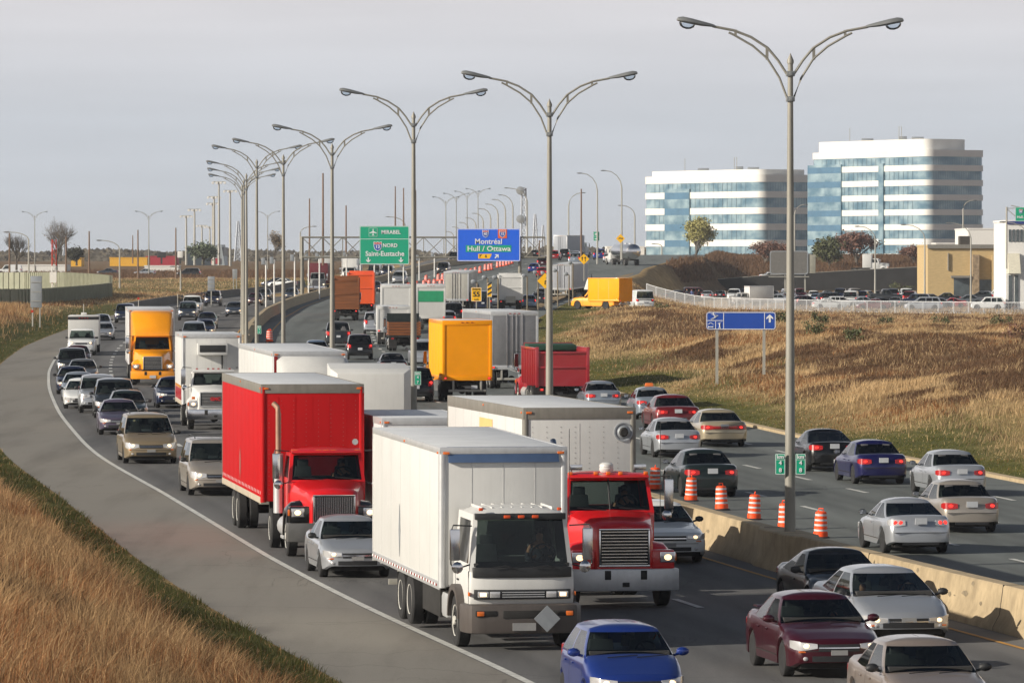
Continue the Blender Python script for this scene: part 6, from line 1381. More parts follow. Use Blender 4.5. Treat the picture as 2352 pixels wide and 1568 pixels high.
driver(t1, .16, .52, 1.52, 'driver in dark clothes holding the wheel of the front white truck')
t2 = truck('semi_truck', mack(), 1416, 1393, 'red tractor with chrome horizontal grille pulling a long white trailer', C['crimson'])
driver(t2, -1.7, .48, 1.75, 'driver in the cab of the red truck with the white trailer')
t3 = truck('semi_truck', red_semi(), 758, 1277, 'red tractor with black fenders and an all red trailer', C['crimson'], rot=-.4)
driver(t3, -1.7, .48, 1.6, 'driver behind the wheel of the all red truck')
truck('semi_truck', volvo(), 350, 884, 'yellow tractor with tall roof fairing and a white trailer', C['yellow'])
truck('refrigerated_truck', gmc(), 492, 986, 'white short nosed truck with a refrigeration unit and red lower stripe')
truck('semi_truck', fairing_semi(), 732, 1090, 'white tractor with roof fairing hidden behind the red trailer, its grey roofed trailer showing', rot=-.6)
truck('box_truck', nose_box(), 852, 1145, 'white truck with a smooth overhanging nose right of the red trailer', rot=-5.5)
truck('cube_truck', cube(), 1010, 1272, 'small grey cube truck boxed in behind the white box truck')
for rt, pts in (((G(1453, 1648), 'hatch'), ((.1, .42, .72, 'driver of the bright blue hatchback'), (.1, -.42, .72, 'front passenger of the bright blue hatchback'))), ((G(1903, 1553), 'sedan'), ((.1, .42, .62, 'driver of the maroon sedan'),)), ((G(2062, 1475), 'sedan'), ((.1, .42, .62, 'driver of the silver sedan by the barrier'), (.1, -.42, .62, 'passenger in a pale top in the silver sedan by the barrier'))), ((G(343, 1064), 'minivan'), ((.3, .42, .8, 'driver of the gold minivan'),))):
    P, kd = rt; h = heading(P, False); f = Vector((math.cos(h), math.sin(h), 0)); o = P - f * (CARS[kd]['wb'] / 2)
    class Q: pass
    q = Q(); q.location = o; q.rotation_euler = Euler((0, 0, h)); q.matrix_world = None
    for x, y, z, lb in pts: driver(q, x - .15, y * .95, z - .22, lb, mat('pale_top', (.35, .45, .45), .9) if 'pale' in lb else CLO, sc=.95)
# ---- trucks seen from behind (rear = distance from the front axle to the last axle)
def rear_box(L=6.5, zt=3.9, zb=1.1, pm=PAINT, rear='roll', cabm=None, W_=2.5, band=None, tandem=False, base=None, trim=ALU, gates=False):
    k = Kit(); wb = L - .4; k.info = dict(rear=wb, wb=5, fo=1, L=L + 2, W=W_, H=zt)
    conv_cab(k, pm=cabm or pm, hz=1.7, cabw=.98, roof=2.5, fend=cabm or pm, cowl=-.5); cargo(k, -2.1, L, W_, zb, zt, pm=pm, rear=rear, base=base, trim=trim); rails(k, .6, -L - 1.9, .85); wheels(k, -wb, 2.4, dual=True); axle_beam(k, -wb); mudflap(k, -wb - .75)
    if tandem: wheels(k, -wb + 1.3, 2.4, dual=True)
    if band: q = MB(); q.b2((-2.1 - L - .005, -W_/2 + .16, zt - 1.45), (-2.1 - L + .02, W_/2 - .16, zt - .5)); k.add('green_band', q, band)
    return k
YT = rear_box(6.6, 4.05, 1.15, base=None, trim=PAINT); truck('box_truck', YT, 1061, 919, 'yellow box truck seen from behind with a rolling rear door', C['yellow'], away=True, rot=1.5)
def trailer_rear(L=14, pm=ALU, zt=4.15, rear='doors', tractor=True, W_=2.6):
    k = Kit(); k.info = dict(rear=L + 2.2, wb=5, fo=1, L=L, W=W_, H=zt); conv_cab(k, pm=WHITE, hz=1.9, fend=WHITE); rails(k, .6, -5, .86); wheels(k, -4.2, 2.42, dual=True); cargo(k, -3.6, L, W_, 1.15, zt, pm=pm, rear=rear, base=None); wheels(k, -L - 2.2, 2.45, dual=True); wheels(k, -L - .9, 2.45, dual=True); axle_beam(k, -L - 2.2); return k
GREYT = mat('quilted_grey_steel', (.24, .24, .25), .45, .5, var=.1, scale=3, streak=.2)
truck('semi_truck', trailer_rear(14, GREYT, 4.2), 1175, 892, 'grey steel trailer with rear doors seen from behind, right of the yellow box truck', away=True, rot=2)
def dump(L=5.2, H=2.9, W_=2.5, col=PAINT, wood=False, cabm=None, tarp=None, gate=True, cabc=True):
    k = Kit(); wb = 5.2; k.info = dict(rear=wb, wb=5, fo=1, L=L, W=W_, H=H)
    conv_cab(k, pm=cabm or col, hz=1.85, fend=cabm or col, roof=2.7); rails(k, .6, -7, .86); wheels(k, -wb, 2.4, dual=True); wheels(k, -wb + 1.3, 2.4, dual=True); axle_beam(k, -wb); mudflap(k, -wb - .8)
    x0, x1, hw, zb = -2.6, -2.6 - L, W_/2, 1.15; b = MB()
    for s in (-1, 1): b.b2((x1, s*hw, zb), (x0, s*(hw - .06), H))
    b.b2((x1, -hw + .06, zb), (x0, hw - .06, zb + .08)); b.b2((x0 - .06, -hw + .06, zb + .08), (x0, hw - .06, H + .25)); k.add('dump_body', b, col, .01)
    rb = MB(); n = 8
    for i in range(n + 1):
        for s in (-1, 1): x = x1 + .1 + (L - .2)*i/n; rb.b2((x - .05, s*hw, zb), (x + .05, s*(hw + .07), H - .02))
    for s in (-1, 1): rb.b2((x1, s*(hw - .02), H - .01), (x0, s*(hw + .09), H + .09))
    k.add('side_rib', rb, col, .01)
    t = MB(); t.b2((x1 - .04, -hw - .02, zb - .05), (x1 + .02, hw + .02, H - .12)); kk = []
    q = MB()
    for s in (-1, 1): q.b2((x1 - .12, s*(hw + .05), zb - .1), (x1 + .04, s*(hw - .10), H + .12))
    q.b2((x1 - .09, -hw, (zb + H)/2 - .05), (x1 - .03, hw, (zb + H)/2 + .05)); q.b2((x1 - .09, -hw, H - .2), (x1 - .03, hw, H - .1))
    k.add('tailgate', t, col, kids=[sub('tailgate_frame', q, col, .01)])
    if tarp: q = MB(); q.prism([(x0 - .1, H - .1), (x0 - .1, H + .22), (x0 - 1.6, H + .16), (x0 - 1.6, H - .1)], -hw + .08, hw - .08); k.add('tarpaulin', q, tarp, .03)
    for s in (-1, 1): q = MB(); q.box((x1 - .06, s*(hw - .25), zb - .22), (.05, .2, .12)); k.add('tail_light', q, TAIL, .01, kids=[sub('lit_segment', MB().box((x1 - .088, s*(hw - .25), zb - .22), (.01, .1, .07)), TAILON)])
    q = MB(); q.b2((x1 + .1, -1.0, .55), (x1 + .2, 1.0, .7)); k.add('bumper', q, CHASS); return k
truck('dump_truck', dump(tarp=mat('green_tarpaulin', lin((24, 66, 50)), .8), H=2.85), 1275, 936, 'red dump truck seen from behind with a green tarpaulin at its front', paint('dump_red', (158, 34, 44), 0, .45), away=True, rot=2)
WOOD = mat('weathered_brown_boards', lin((120, 70, 35)), .8, var=.35, scale=1.5, str_=(1, .3, 6))
truck('dump_truck', dump(H=3.9, col=WOOD, cabm=C['maroon']), 794, 736, 'brown wooden sided truck seen from behind, partly hidden by the fourth lamp post', away=True)
truck('dump_truck', dump(H=4.1, col=C['orange'], W_=2.6), 830, 722, 'bright orange dump truck seen from behind beside the brown wooden one', C['orange'], away=True)
def stake():
    k = Kit(); k.info = dict(rear=4.6, wb=4.6, fo=1, L=7, W=2.4, H=2.6); conv_cab(k, pm=C['green'], hz=1.7, fend=C['green'], roof=2.55, cowl=-.5); rails(k, .6, -6.2, .8); wheels(k, -4.6, 2.3, dual=True); axle_beam(k, -4.6); mudflap(k, -5.3)
    b = MB(); b.b2((-6.3, -1.2, 1.05), (-2.2, 1.2, 1.15)); k.add('flat_deck', b, CHASS)
    q = MB()
    for i in range(5): z = 1.2 + i*.2; q.b2((-6.3, -1.2, z), (-6.26, 1.2, z + .16)); q.b2((-6.26, -1.2, z), (-2.2, -1.16, z + .16)); q.b2((-6.26, 1.16, z), (-2.2, 1.2, z + .16))
    k.add('stake_sides', q, WOOD); q = MB(); q.b2((-2.25, -1.2, 1.15), (-2.15, 1.2, 2.75)); k.add('headboard', q, C['green'])
    for s in (-1, 1): q = MB(); q.box((-6.33, s*.9, .95), (.04, .2, .1)); k.add('tail_light', q, TAIL)
    return k
truck('flatbed_truck', stake(), 928, 806, 'stake bed truck with brown boards, cut by the third lamp post', away=True)
truck('service_truck', rear_box(5.0, 3.0, 1.1, pm=WHITE), 902, 791, 'white service box truck right of the silver pickup', away=True)
truck('box_truck', rear_box(7.2, 4.05, 1.1, pm=WHITE), 909, 764, 'tall white box truck behind the white service truck', away=True)
truck('box_truck', rear_box(6.5, 3.9, 1.1, pm=WHITE, band=mat('green_band', lin((40, 150, 105)), .5)), 989, 757, 'white box truck with a wide green band across its rear door', away=True)
truck('semi_truck', trailer_rear(14, mat('dingy_cream_panel', (.42, .41, .37), .6, var=.08, streak=.3), 4.1), 1050, 714, 'dingy cream trailer seen from behind left of the 55 sign', away=True, rot=-4)
def salt():
    k = dump(H=3.6, col=WHITE, cabm=WHITE); q = MB(); q.b2((-8.2, -.5, .8), (-7.85, .5, 1.5)); k.add('spreader', q, STEEL); q = MB(); q.b2((-2.4, -.8, 2.9), (-2.0, .8, 3.5)); k.add('yellow_board', q, C['yellow']); return k
truck('salt_truck', salt(), 1172, 712, 'white salt truck seen from behind at the gantry post', away=True)
truck('semi_truck', trailer_rear(13, mat('blue_grey_panel', (.36, .38, .42), .55, var=.06, streak=.2), 4.1), 1292, 686, 'blue grey trailer taking the exit behind the yellow cube truck', away=True, rot=-9)
truck('box_truck', trailer_rear(10, mat('blue_grey_panel', (.36, .38, .42), .55), 4.1), 1293, 592, 'far truck with a bright white side and grey rear doors on the horizon', away=True, rot=-14)
# ---- further oncoming trucks
truck('dump_truck', dump(H=3.7, cabm=mat('dull_grey_cab', (.20, .21, .21), .5, var=.2)), 728, 672, 'grey dump truck with a dark red ribbed body facing the viewer beyond the gantry', C['cherry'])
truck('box_truck', rear_box(6, 3.9, pm=WHITE, cabm=WHITE), 800, 650, 'white box truck facing the viewer behind the orange dump truck')
truck('box_truck', rear_box(6, 3.9, pm=WHITE, cabm=WHITE), 752, 630, 'distant white truck above the ribbed red dump body', rot=8)
def mixer():
    k = Kit(); k.info = dict(wb=5, rear=5); conv_cab(k, pm=WHITE, hz=1.9, fend=WHITE, roof=2.7, bump=WHITE); rails(k, .6, -8, .9); wheels(k, -4.6, 2.4, dual=True); wheels(k, -5.9, 2.4, dual=True)
    b = MB(); b.lathe([(.3, -8), (.75, -7.6), (1.15, -5.6), (1.2, -4.4), (.9, -3.2), (.3, -2.8)], (0, 0, 2.6), 'x', 20); k.add('drum', b, WHITE); q = MB(); q.b2((-8, -.6, 3.2), (-7.2, .6, 3.9)); k.add('hopper', q, WHITE); return k
truck('mixer_truck', mixer(), 998, 589, 'white concrete mixer truck cresting the ramp between the two big signs', rot=8)
def tanker():
    k = Kit(); k.info = dict(wb=5, rear=12); conv_cab(k, pm=WHITE, hz=1.9, fend=WHITE); rails(k, .6, -13, .9); wheels(k, -4.2, 2.4, dual=True); wheels(k, -12, 2.4, dual=True)
    b = MB(); b.lathe([(.3, -13.9), (.9, -13.75), (1.2, -13.5), (1.25, -13), (1.25, -4), (1.2, -3.4), (.9, -3.1), (.3, -3)], (0, 0, 2.25), 'x', 28); k.add('tank', b, CHROME); q = MB()
    for x in (-5.5, -8.5, -11.5): q.lathe([(.3, 3.45), (.3, 3.6), (.01, 3.62)], (x, 0, 0), n=12)
    k.add('manhole', q, ALU); return k
truck('tanker_truck', tanker(), 1450, 610, 'polished silver tanker on the far ramp', away=True, rot=20)
# trailer towed by the white pickup
def utility():
    p = G(187, 816); h = heading(p, False); f = Vector((math.cos(h), math.sin(h), 0)); o = p - f * 8.6; o.z = gz(o.x, o.y); r = empty('box_trailer', o, h, 'white box trailer towed by the white pickup, roof vent on top', 'trailer')
    b = MB(); b.b2((-2.4, -1.12, .6), (2.3, 1.12, 2.75)); part('cargo_box', b, WHITE, r, .06); b = MB(); b.b2((2.25, -1.13, 2.45), (2.33, 1.13, 2.66)); part('front_band', b, DARKP, r, .01); b = MB(); b.b2((.8, -.2, 2.75), (1.3, .2, 2.95)); part('roof_vent', b, WHITE, r, .03)
    b = MB()
    for y in (-.3, -.1, .1, .3): b.box((2.34, y, 2.55), (.03, .1, .05))
    part('marker_light', b, TAIL, r)
    b = MB(); b.b2((2.3, -.06, .45), (3.9, .06, .57)); part('drawbar', b, CHASS, r)
    for s in (-1, 1):
        w = part('wheel', tyre_mb(.36, .22), BLACK, r, loc=(-.3, s*1.02, .36)); part('rim', rim_mb(.36, .22, s), [RIMM, CHASS], w)
utility()
def cutaway():
    k = car_kit('pickup', det='cutaway'); cargo(k, .35, 3.9, 2.2, .85, 3.1, rear='roll', base=None, trim=PAINT, roofm=PAINT, rail=.08); k.add('front_cap', MB().prism([(.3, 1.95), (.95, 1.95), (.55, 3.0), (.3, 3.1)], -1.0, 1.0), WHITE, .05); return k
# yellow cube truck and van parked in the grass on the right bank
def parked():
    def free(name, kt, X, Y, h, label, pm, cat, over=None, dz=0, group=None):
        r = empty(name, (X, Y, gz(X, Y) + dz), R(h), label, cat, group); kt.make(r, pm, over or {LAMPON: LENS}); return r
    P = at(1333, 700, 546.); k = cutaway(); P = at(1372, 701, 546.); 
    r = empty('cube_truck', (P.x, P.y, max(gz(P.x, P.y), gz(P.x + 3, P.y)) ), R(142), 'bright yellow cube truck on the grass crest, right of the second lamp post', 'truck'); k.make(r, C['yellow'], {LAMPON: LENS})
    P = at(1472, 697, 562.); free('cargo_van', kit('van', det='parked'), P.x, P.y, 98, 'white van with roof ladder behind the yellow cube truck', C['white'], 'van')
    b = MB(); 
    # the fenced car park
    lot = [(1225, 0)]
    specs = [('sedan', 1560, 782, 20, 'slate'), ('sedan', 1784, 760, 165, 'silver'), ('hatch', 1806, 770, 170, 'silver'), ('sedan', 1876, 765, 80, 'lblue'), ('suv', 1915, 752, 20, 'black'), ('suv', 1982, 772, 80, 'navy'), ('van', 1956, 745, 82, 'white'), ('wagon', 1933, 730, 10, 'white'), ('sedan', 1987, 732, 0, 'silver'), ('pickup', 2032, 780, 5, 'darkgrey'), ('sedan', 2026, 720, 15, 'black'), ('sedan', 2056, 728, 84, 'grey'), ('suv', 2092, 770, 78, 'cherry'), ('suv', 2100, 735, 170, 'navy'), ('sedan', 2142, 760, 5, 'navy'), ('sedan', 2170, 775, 178, 'black'), ('coupe', 2184, 722, 178, 'red'), ('sedan', 2152, 716, 176, 'slate'), ('sedan', 2222, 752, 178, 'grey'), ('hatch', 2254, 790, 170, 'darkgrey'), ('sedan', 2262, 800, 178, 'silver'), ('van', 2300, 795, 175, 'white'), ('sedan', 2310, 730, 176, 'black'), ('minivan', 2120, 700, 178, 'silver'), ('suv', 2268, 700, 175, 'white'), ('minivan', 1600, 840, 10, 'cherry'), ('suv', 2350, 760, 90, 'slate'), ('hatch', 1850, 735, 30, 'maroon'), ('sedan', 1905, 712, 5, 'white'), ('sedan', 2005, 705, 178, 'cherry')]
    near = {1560: 'at the left end of the car park near the fence', 1683: 'behind the fence above the blue service sign', 1784: 'left of the nearest lamp post', 1806: 'just left of the nearest lamp post', 1876: 'right of the nearest lamp post', 1915: 'close behind the fence right of the nearest lamp post', 1982: 'behind the row, below the bushes', 1956: 'with two rear windows, behind the white wagon', 1933: 'half behind the fence below the white van', 1987: 'in the front row right of the white wagon', 2032: 'parked crosswise behind the front row', 2026: 'in the front row with a dark roof', 2056: 'in the front row beside a slender post', 2092: 'by the tall curved lamp pole', 2100: 'with a red tail lamp in front of the green strip', 2142: 'before the tan building, first from the left', 2170: 'before the tan building under its stone pillar', 2184: 'in the front row below the tan building', 2152: 'partly behind the fence left of the red coupe', 2222: 'behind the red coupe, to its right', 2254: 'at the foot of the tan building', 2262: 'before the shop window of the tan building', 2300: 'before the entrance of the white building', 2310: 'in the front row at the right edge', 2120: 'close behind the fence below the tan building', 2268: 'close behind the fence near the right edge', 1600: 'far back at the left of the car park', 2350: 'cut off by the right edge', 1850: 'behind the nearest lamp post', 1905: 'low behind the fence right of the nearest lamp post', 2005: 'low behind the fence right of the white wagon'}
    cn = {'slate': 'slate', 'white': 'white', 'silver': 'silver', 'lblue': 'light blue', 'black': 'black', 'navy': 'navy', 'darkgrey': 'dark grey', 'grey': 'grey', 'cherry': 'dark red', 'red': 'bright red', 'maroon': 'maroon'}
    for kd, x, Y, h, c in specs:
        P = at(x, 0, float(Y)); nm = {'sedan': 'sedan_car', 'coupe': 'coupe_car', 'hatch': 'hatchback_car', 'minivan': 'minivan', 'suv': 'sport_utility_car', 'wagon': 'station_wagon', 'pickup': 'pickup_truck', 'van': 'cargo_van'}[kd]
        free(nm, kit(kd), P.x, P.y, h, f"{cn[c]} parked {nm.replace('_', ' ')} " + near[x], C[c], 'car' if kd not in ('van', 'pickup') else kd.replace('van', 'van'), dz=.03, group='cars parked behind the white fence')
    for kd, x, Y, h, c, lb in (('sedan', 247, 1136, 178, 'slate', 'slate sedan on the far grass to the left'), ('sedan', 332, 1120, 178, 'silver', 'silver sedan on the far grass beside a standing person'), ('minivan', 433, 1085, 178, 'black', 'black minivan parked on the far grass'), ('sedan', 632, 860, 160, 'navy', 'dark car parked on the verge left of the gantry, behind a white one'), ('sedan', 648, 850, 160, 'white', 'white car parked on the verge left of the gantry'), ('van', 22, 1150, 178, 'white', 'white van at the far left edge')):
        P = at(x, 0, float(Y)); free({'sedan': 'sedan_car', 'minivan': 'minivan', 'van': 'cargo_van'}[kd], kit(kd), P.x, P.y, h, lb, C[c], 'car' if kd != 'van' else 'van', group='cars parked on the far left grass')
    back_ = ['silver', 'darkgrey', 'white', 'navy', 'slate', 'black', 'silver', 'cherry', 'white', 'darkgrey', 'navy', 'champagne', 'silver', 'black', 'slate', 'white']; O_ = 'first second third fourth fifth sixth seventh eighth ninth tenth eleventh twelfth thirteenth fourteenth fifteenth sixteenth'.split()
    for i, c in enumerate(back_):
        Y = 812 + random.uniform(-6, 6); P = at(1625 + i * 30.5, 0, Y); kd = ('sedan', 'suv', 'minivan', 'sedan')[i * 7 % 4]
        free({'sedan': 'sedan_car', 'suv': 'sport_utility_car', 'minivan': 'minivan'}[kd], kit(kd), P.x, P.y, random.choice((84, 96, 264, 272)), f"{cn.get(c, c)} car, {O_[i]} from the left in the back row of the car park", C[c], 'car', dz=.03, group='cars parked behind the white fence')
    P = at(1690, 0, 735.); r = empty('box_truck', (P.x, P.y, gz(P.x, P.y)), R(200), 'small white box truck in the car park above the blue service sign', 'truck'); r.scale = (.78, .78, .78); rear_box(4.5, 3.6, 1.0, pm=WHITE).make(r, None, {LAMPON: LENS})
    # white bare tractor on the ramp
    P = at(2058, 0, 1140.); k = Kit(); k.info = dict(wb=5); conv_cab(k, pm=WHITE, hz=1.95, fend=WHITE, roof=2.8); rails(k, .6, -6, .9); wheels(k, -4.2, 2.4, dual=True); wheels(k, -5.4, 2.4, dual=True); b = MB(); b.b2((-3.9, -1.1, 1.0), (-2.2, 1.1, 3.5)); k.add('sleeper', b, WHITE, .12)
    return k, P
tractor_kit, tractor_P = parked()
# ------------------------------------------------------------------ car park, fence, buildings
LOTA = mat('car_park_asphalt', (.14, .14, .14), .9, var=.2, scale=.3)
def lot():
    vs = []; fs = []; Ys = list(np.arange(655, 930, 10.)); n = 14
    for i, Y in enumerate(Ys):
        for j in range(n + 1):
            X = 31 + (Y - 655) * .05 + j * 7.; vs.append((X, Y, gz(X, Y) + .03))
    for i in range(len(Ys) - 1):
        for j in range(n): fs.append((i*(n+1)+j, i*(n+1)+j+1, (i+1)*(n+1)+j+1, (i+1)*(n+1)+j))
    me = bpy.data.meshes.new('car_park'); me.from_pydata(vs, [], fs); me.materials.append(LOTA); o = link('car_park', me); o['kind'] = 'structure'
lot()
def fence():
    FW = mat('fence_white', (.66, .67, .68), .5, var=.06); pts = [(1485, 730.), (1640, 715.), (1800, 695.), (1960, 682.), (2120, 674.), (2260, 668.), (2400, 664.)]
    W3 = [((x - 1176) / F * Y, Y) for x, Y in pts]; r = empty('white_fence', (W3[0][0], W3[0][1], gz(*W3[0])), 0, 'long white picket fence along the top of the right embankment', 'fence'); o = Vector((W3[0][0], W3[0][1], gz(*W3[0])))
    H = 1.5; pk = MB(); rl = MB(); mesh_ = MB(); L = 0; cnt = 0
    for (xa, ya), (xb, yb) in zip(W3, W3[1:]):
        d = math.hypot(xb - xa, yb - ya); n = int(d / 2.2)
        for i in range(n):
            t = i / n; x, y = xa + (xb-xa)*t, ya + (yb-ya)*t; z = gz(x, y); x2, y2 = xa + (xb-xa)*(i+1)/n, ya + (yb-ya)*(i+1)/n; z2 = gz(x2, y2); cnt += 1
            p = MB(); p.box((x - o.x, y - o.y, z - o.z + H/2), (.10, .10, H + .1)); part('post', p, FW, r, smooth=0)
            for h in (.12, H): rl.add([(x-o.x, y-o.y, z-o.z+h-.03), (x2-o.x, y2-o.y, z2-o.z+h-.03), (x2-o.x, y2-o.y, z2-o.z+h+.03), (x-o.x, y-o.y, z-o.z+h+.03)], [(0,1,2,3)])
            for j in range(1, 14):
                u = j / 14; a, b, c = x + (x2-x)*u - o.x, y + (y2-y)*u - o.y, z + (z2-z)*u - o.z; pk.add([(a-.022, b+.02, c+.1), (a+.022, b+.02, c+.1), (a+.022, b+.02, c+H), (a-.022, b+.02, c+H)], [(0,1,2,3)])
    part('rail', rl, FW, r, smooth=0); part('picket', pk, FW, r, smooth=0)
fence()
def blue_glass():
    m = bpy.data.materials.new('reflective_blue_glazing'); m.use_nodes = True; t = m.node_tree; b = t.nodes['Principled BSDF']; b.inputs['Roughness'].default_value = .12; b.inputs['Metallic'].default_value = .25
    tx = nn(t, 'ShaderNodeTexCoord'); br = nn(t, 'ShaderNodeTexNoise'); br.inputs['Scale'].default_value = .22; ma = nn(t, 'ShaderNodeMapping'); ma.inputs['Scale'].default_value = (1, 1, 1.6); t.links.new(tx.outputs['Object'], ma.inputs[0]); t.links.new(ma.outputs[0], br.inputs['Vector'])
    v = nn(t, 'ShaderNodeTexVoronoi'); v.inputs['Scale'].default_value = .55; t.links.new(tx.outputs['Object'], v.inputs['Vector'])
    mx_ = nn(t, 'ShaderNodeMix', data_type='RGBA'); mx_.inputs['Factor'].default_value = .10; t.links.new(br.outputs[0], mx_.inputs['A']); t.links.new(v.outputs['Color'], mx_.inputs['B'])
    r = nn(t, 'ShaderNodeValToRGB'); r.color_ramp.elements[0].position = .35; r.color_ramp.elements[1].position = .68; r.color_ramp.elements[0].color = lin((96, 128, 146)) + (1,); r.color_ramp.elements[1].color = lin((160, 182, 190)) + (1,); t.links.new(mx_.outputs['Result'], r.inputs[0]); t.links.new(r.outputs[0], b.inputs['Base Color']); return m
GLZ = blue_glass(); GLD = mat('spandrel_blue', lin((88, 124, 150)), .2, .2, var=.12, scale=.3); WBAND = mat('white_band_panel', (.68, .67, .64), .6, var=.05, scale=.3); MULL = mat('dark_mullion', lin((70, 90, 105)), .4, .3)
def office(x0, xc, x1, Y, ytop, yroof, ybot, nb, label, depth=12, notch=None, face_w=None):
    """left face sunlit from x0 to xc, right face from xc to x1; ytop: parapet of main block, yroof: penthouse top"""
    s = F / Y; A = Vector(((x0 - 1176)*(Y + 48)/F, Y + 48, 0)); Bc = Vector(((xc - 1176)/s, Y, 0)); Cc = Vector(((x1 - 1176)*(Y + depth)/F, Y + depth, 0)); zt = EYE + (HOR - ytop)/s; z0 = EYE + (HOR - ybot)/s - 2; zr = EYE + (HOR - yroof)/s
    r = empty('office_building', (Bc.x, Bc.y, z0), 0, label, 'office building'); O = Vector((Bc.x, Bc.y, 0))
    D = A + (Cc - Bc)
    # rounded footprint
    def rnd(Q, rad=3.6, n=8):
        out = []
        for i in range(len(Q)):
            p, q, t = Q[i-1], Q[i], Q[(i+1) % len(Q)]; a = (p - q).normalized(); b = (t - q).normalized()
            for k in range(n): u = k/(n-1); out.append(q + a*rad*(1-u)**2 + b*rad*u**2)
        return out
    base = [A, Bc, Cc, D]; foot = rnd(base); pen = rnd([A.lerp(D, .08) + (Bc-A)*.0, A.lerp(Bc, .93) + (D-A)*.12, Bc.lerp(Cc, .80) + (D-A)*0 + (A-Bc)*.07, D.lerp(Cc, .80)], 4)
    def slab(P, za, zb, m, name, grow=0, par=None):
        c = sum(P, Vector())/len(P); mb = MB(); rr = []
        for z in (za, zb): rr.append([tuple(Vector((p.x + (p-c).normalized().x*grow, p.y + (p-c).normalized().y*grow, z)) - O - Vector((0, 0, z0))) for p in P])
        mb.ring(rr); return part(name, mb, m, par or r, smooth=30)
    fl = (zt - EYE - (HOR - ybot)/s) / nb; zbase = EYE + (HOR - ybot)/s
    slab(foot, z0, zt - .5, GLZ, 'glass_wall')
    for i in range(nb + 1):
        zz = zbase + fl * i + (fl * .02); hb = fl * (.40 if i < nb else .46)
        f = foot
        if notch and i < nb + 1:
            pass
        slab(foot, zz - hb*.5, zz + hb*.5, WBAND, 'white_band', .28)
    slab(pen, zt - .2, zr, WBAND, 'penthouse')
    # mullions as thin fins on both faces
    mu_ = MB(); nrm = {}
    for P, Q, n in ((A, Bc, 26), (Bc, Cc, 26)):
        d = (Q - P); nn_ = Vector((d.y, -d.x, 0)).normalized()
        for k in range(1, n):
            p = P + d*(k/n) + nn_*.05; w = d.normalized()*.06
            if k/n < .08 or k/n > .92: continue
            a, b = p - w - O, p + w - O; mu_.add([(a.x, a.y, 2), (b.x, b.y, 2), (b.x, b.y, zt - 1 - z0), (a.x, a.y, zt - 1 - z0)], [(0,1,2,3)])
    part('mullion', mu_, MULL, r, smooth=0)
    for (u, v, a_, b_, h_) in ((.3, .4, 3, 2, .8), (.55, .5, 2, 2, 1.1), (.75, .35, 3, 2, .7)):
        p = A.lerp(Bc, u) + (D - A) * v - O; q = MB(); q.box((p.x, p.y, zr - z0 + h_/2), (a_, b_, h_)); part('rooftop_unit', q, SIGNBACK, r, .1)
    for u in (.2, .62, .64): p = A.lerp(Bc, u) + (D - A) * .3 - O; q = MB(); q.cyl((p.x, p.y, zr - z0), (p.x, p.y, zr - z0 + 3.5), .08, 5); part('aerial', q, STEEL, r)
    # recessed all-glass stair bays on the sunlit face
    if notch:
        for (ua, ub, full) in notch:
            d = Bc - A; nn_ = Vector((d.y, -d.x, 0)).normalized(); P = A + d*ua; Q = A + d*ub
            mb = MB(); pr = [P + nn_*.45, Q + nn_*.45, Q - nn_*.5, P - nn_*.5]; topz = zt - .9 if not full else zt - .9
            mb.ring([[tuple(p - O + Vector((0, 0, 1.0))) for p in pr], [tuple(p - O + Vector((0, 0, topz - z0 - .4 - fl*.26))) for p in pr]]); part('glass_bay', mb, GLZ, r)
            sp_ = MB()
            for i in range(nb):
                zz = zbase + fl*i - z0; pr2 = [P + nn_*.48, Q + nn_*.48]; hb = fl*.42
                sp_.add([tuple(pr2[0]-O+Vector((0,0,zz-hb*.5))), tuple(pr2[1]-O+Vector((0,0,zz-hb*.5))), tuple(pr2[1]-O+Vector((0,0,zz+hb*.5))), tuple(pr2[0]-O+Vector((0,0,zz+hb*.5)))], [(0,1,2,3)])
            if ub - ua > .1: part('spandrel', sp_, GLD, r, smooth=0)
    return r
office(1474, 1745, 1900, 1430., 410, 388, 596, 5, 'lower white and blue glass office block to the left of the nearest lamp post', 14, notch=[(.21, .42, True)])
office(1858, 2128, 2266, 1350., 352, 318, 590, 7, 'taller white and blue glass office block to the right of the nearest lamp post', 12, notch=[(.0, .29, True), (.61, .65, False)])
def boxb(name, x0, x1, y0, yb, Y, depth, m, label, extra=None, yaw=0, side=None):
    s = F/Y; w = (x1 - x0)/s; z0 = EYE + (HOR - yb)/s - 1.5; zt = EYE + (HOR - y0)/s; r = empty(name, ((( x0 + x1)/2 - 1176)/s, Y, z0), yaw, label, 'building'); b = MB(); b.b2((-w/2, 0, 0), (w/2, depth, zt - z0)); part('wall', b, m, r, smooth=0)
    b = MB(); b.b2((-w/2 - .1, -.1, zt - z0), (w/2 + .1, depth + .1, zt - z0 + .25)); part('roof_edge', b, m, r, smooth=0)
    if extra: extra(r, w, zt - z0, s)
    return r
TANB = mat('tan_brick', lin((188, 163, 118)), .85, var=.12, scale=1.2, str_=(1, 1, 5), bump=.2)
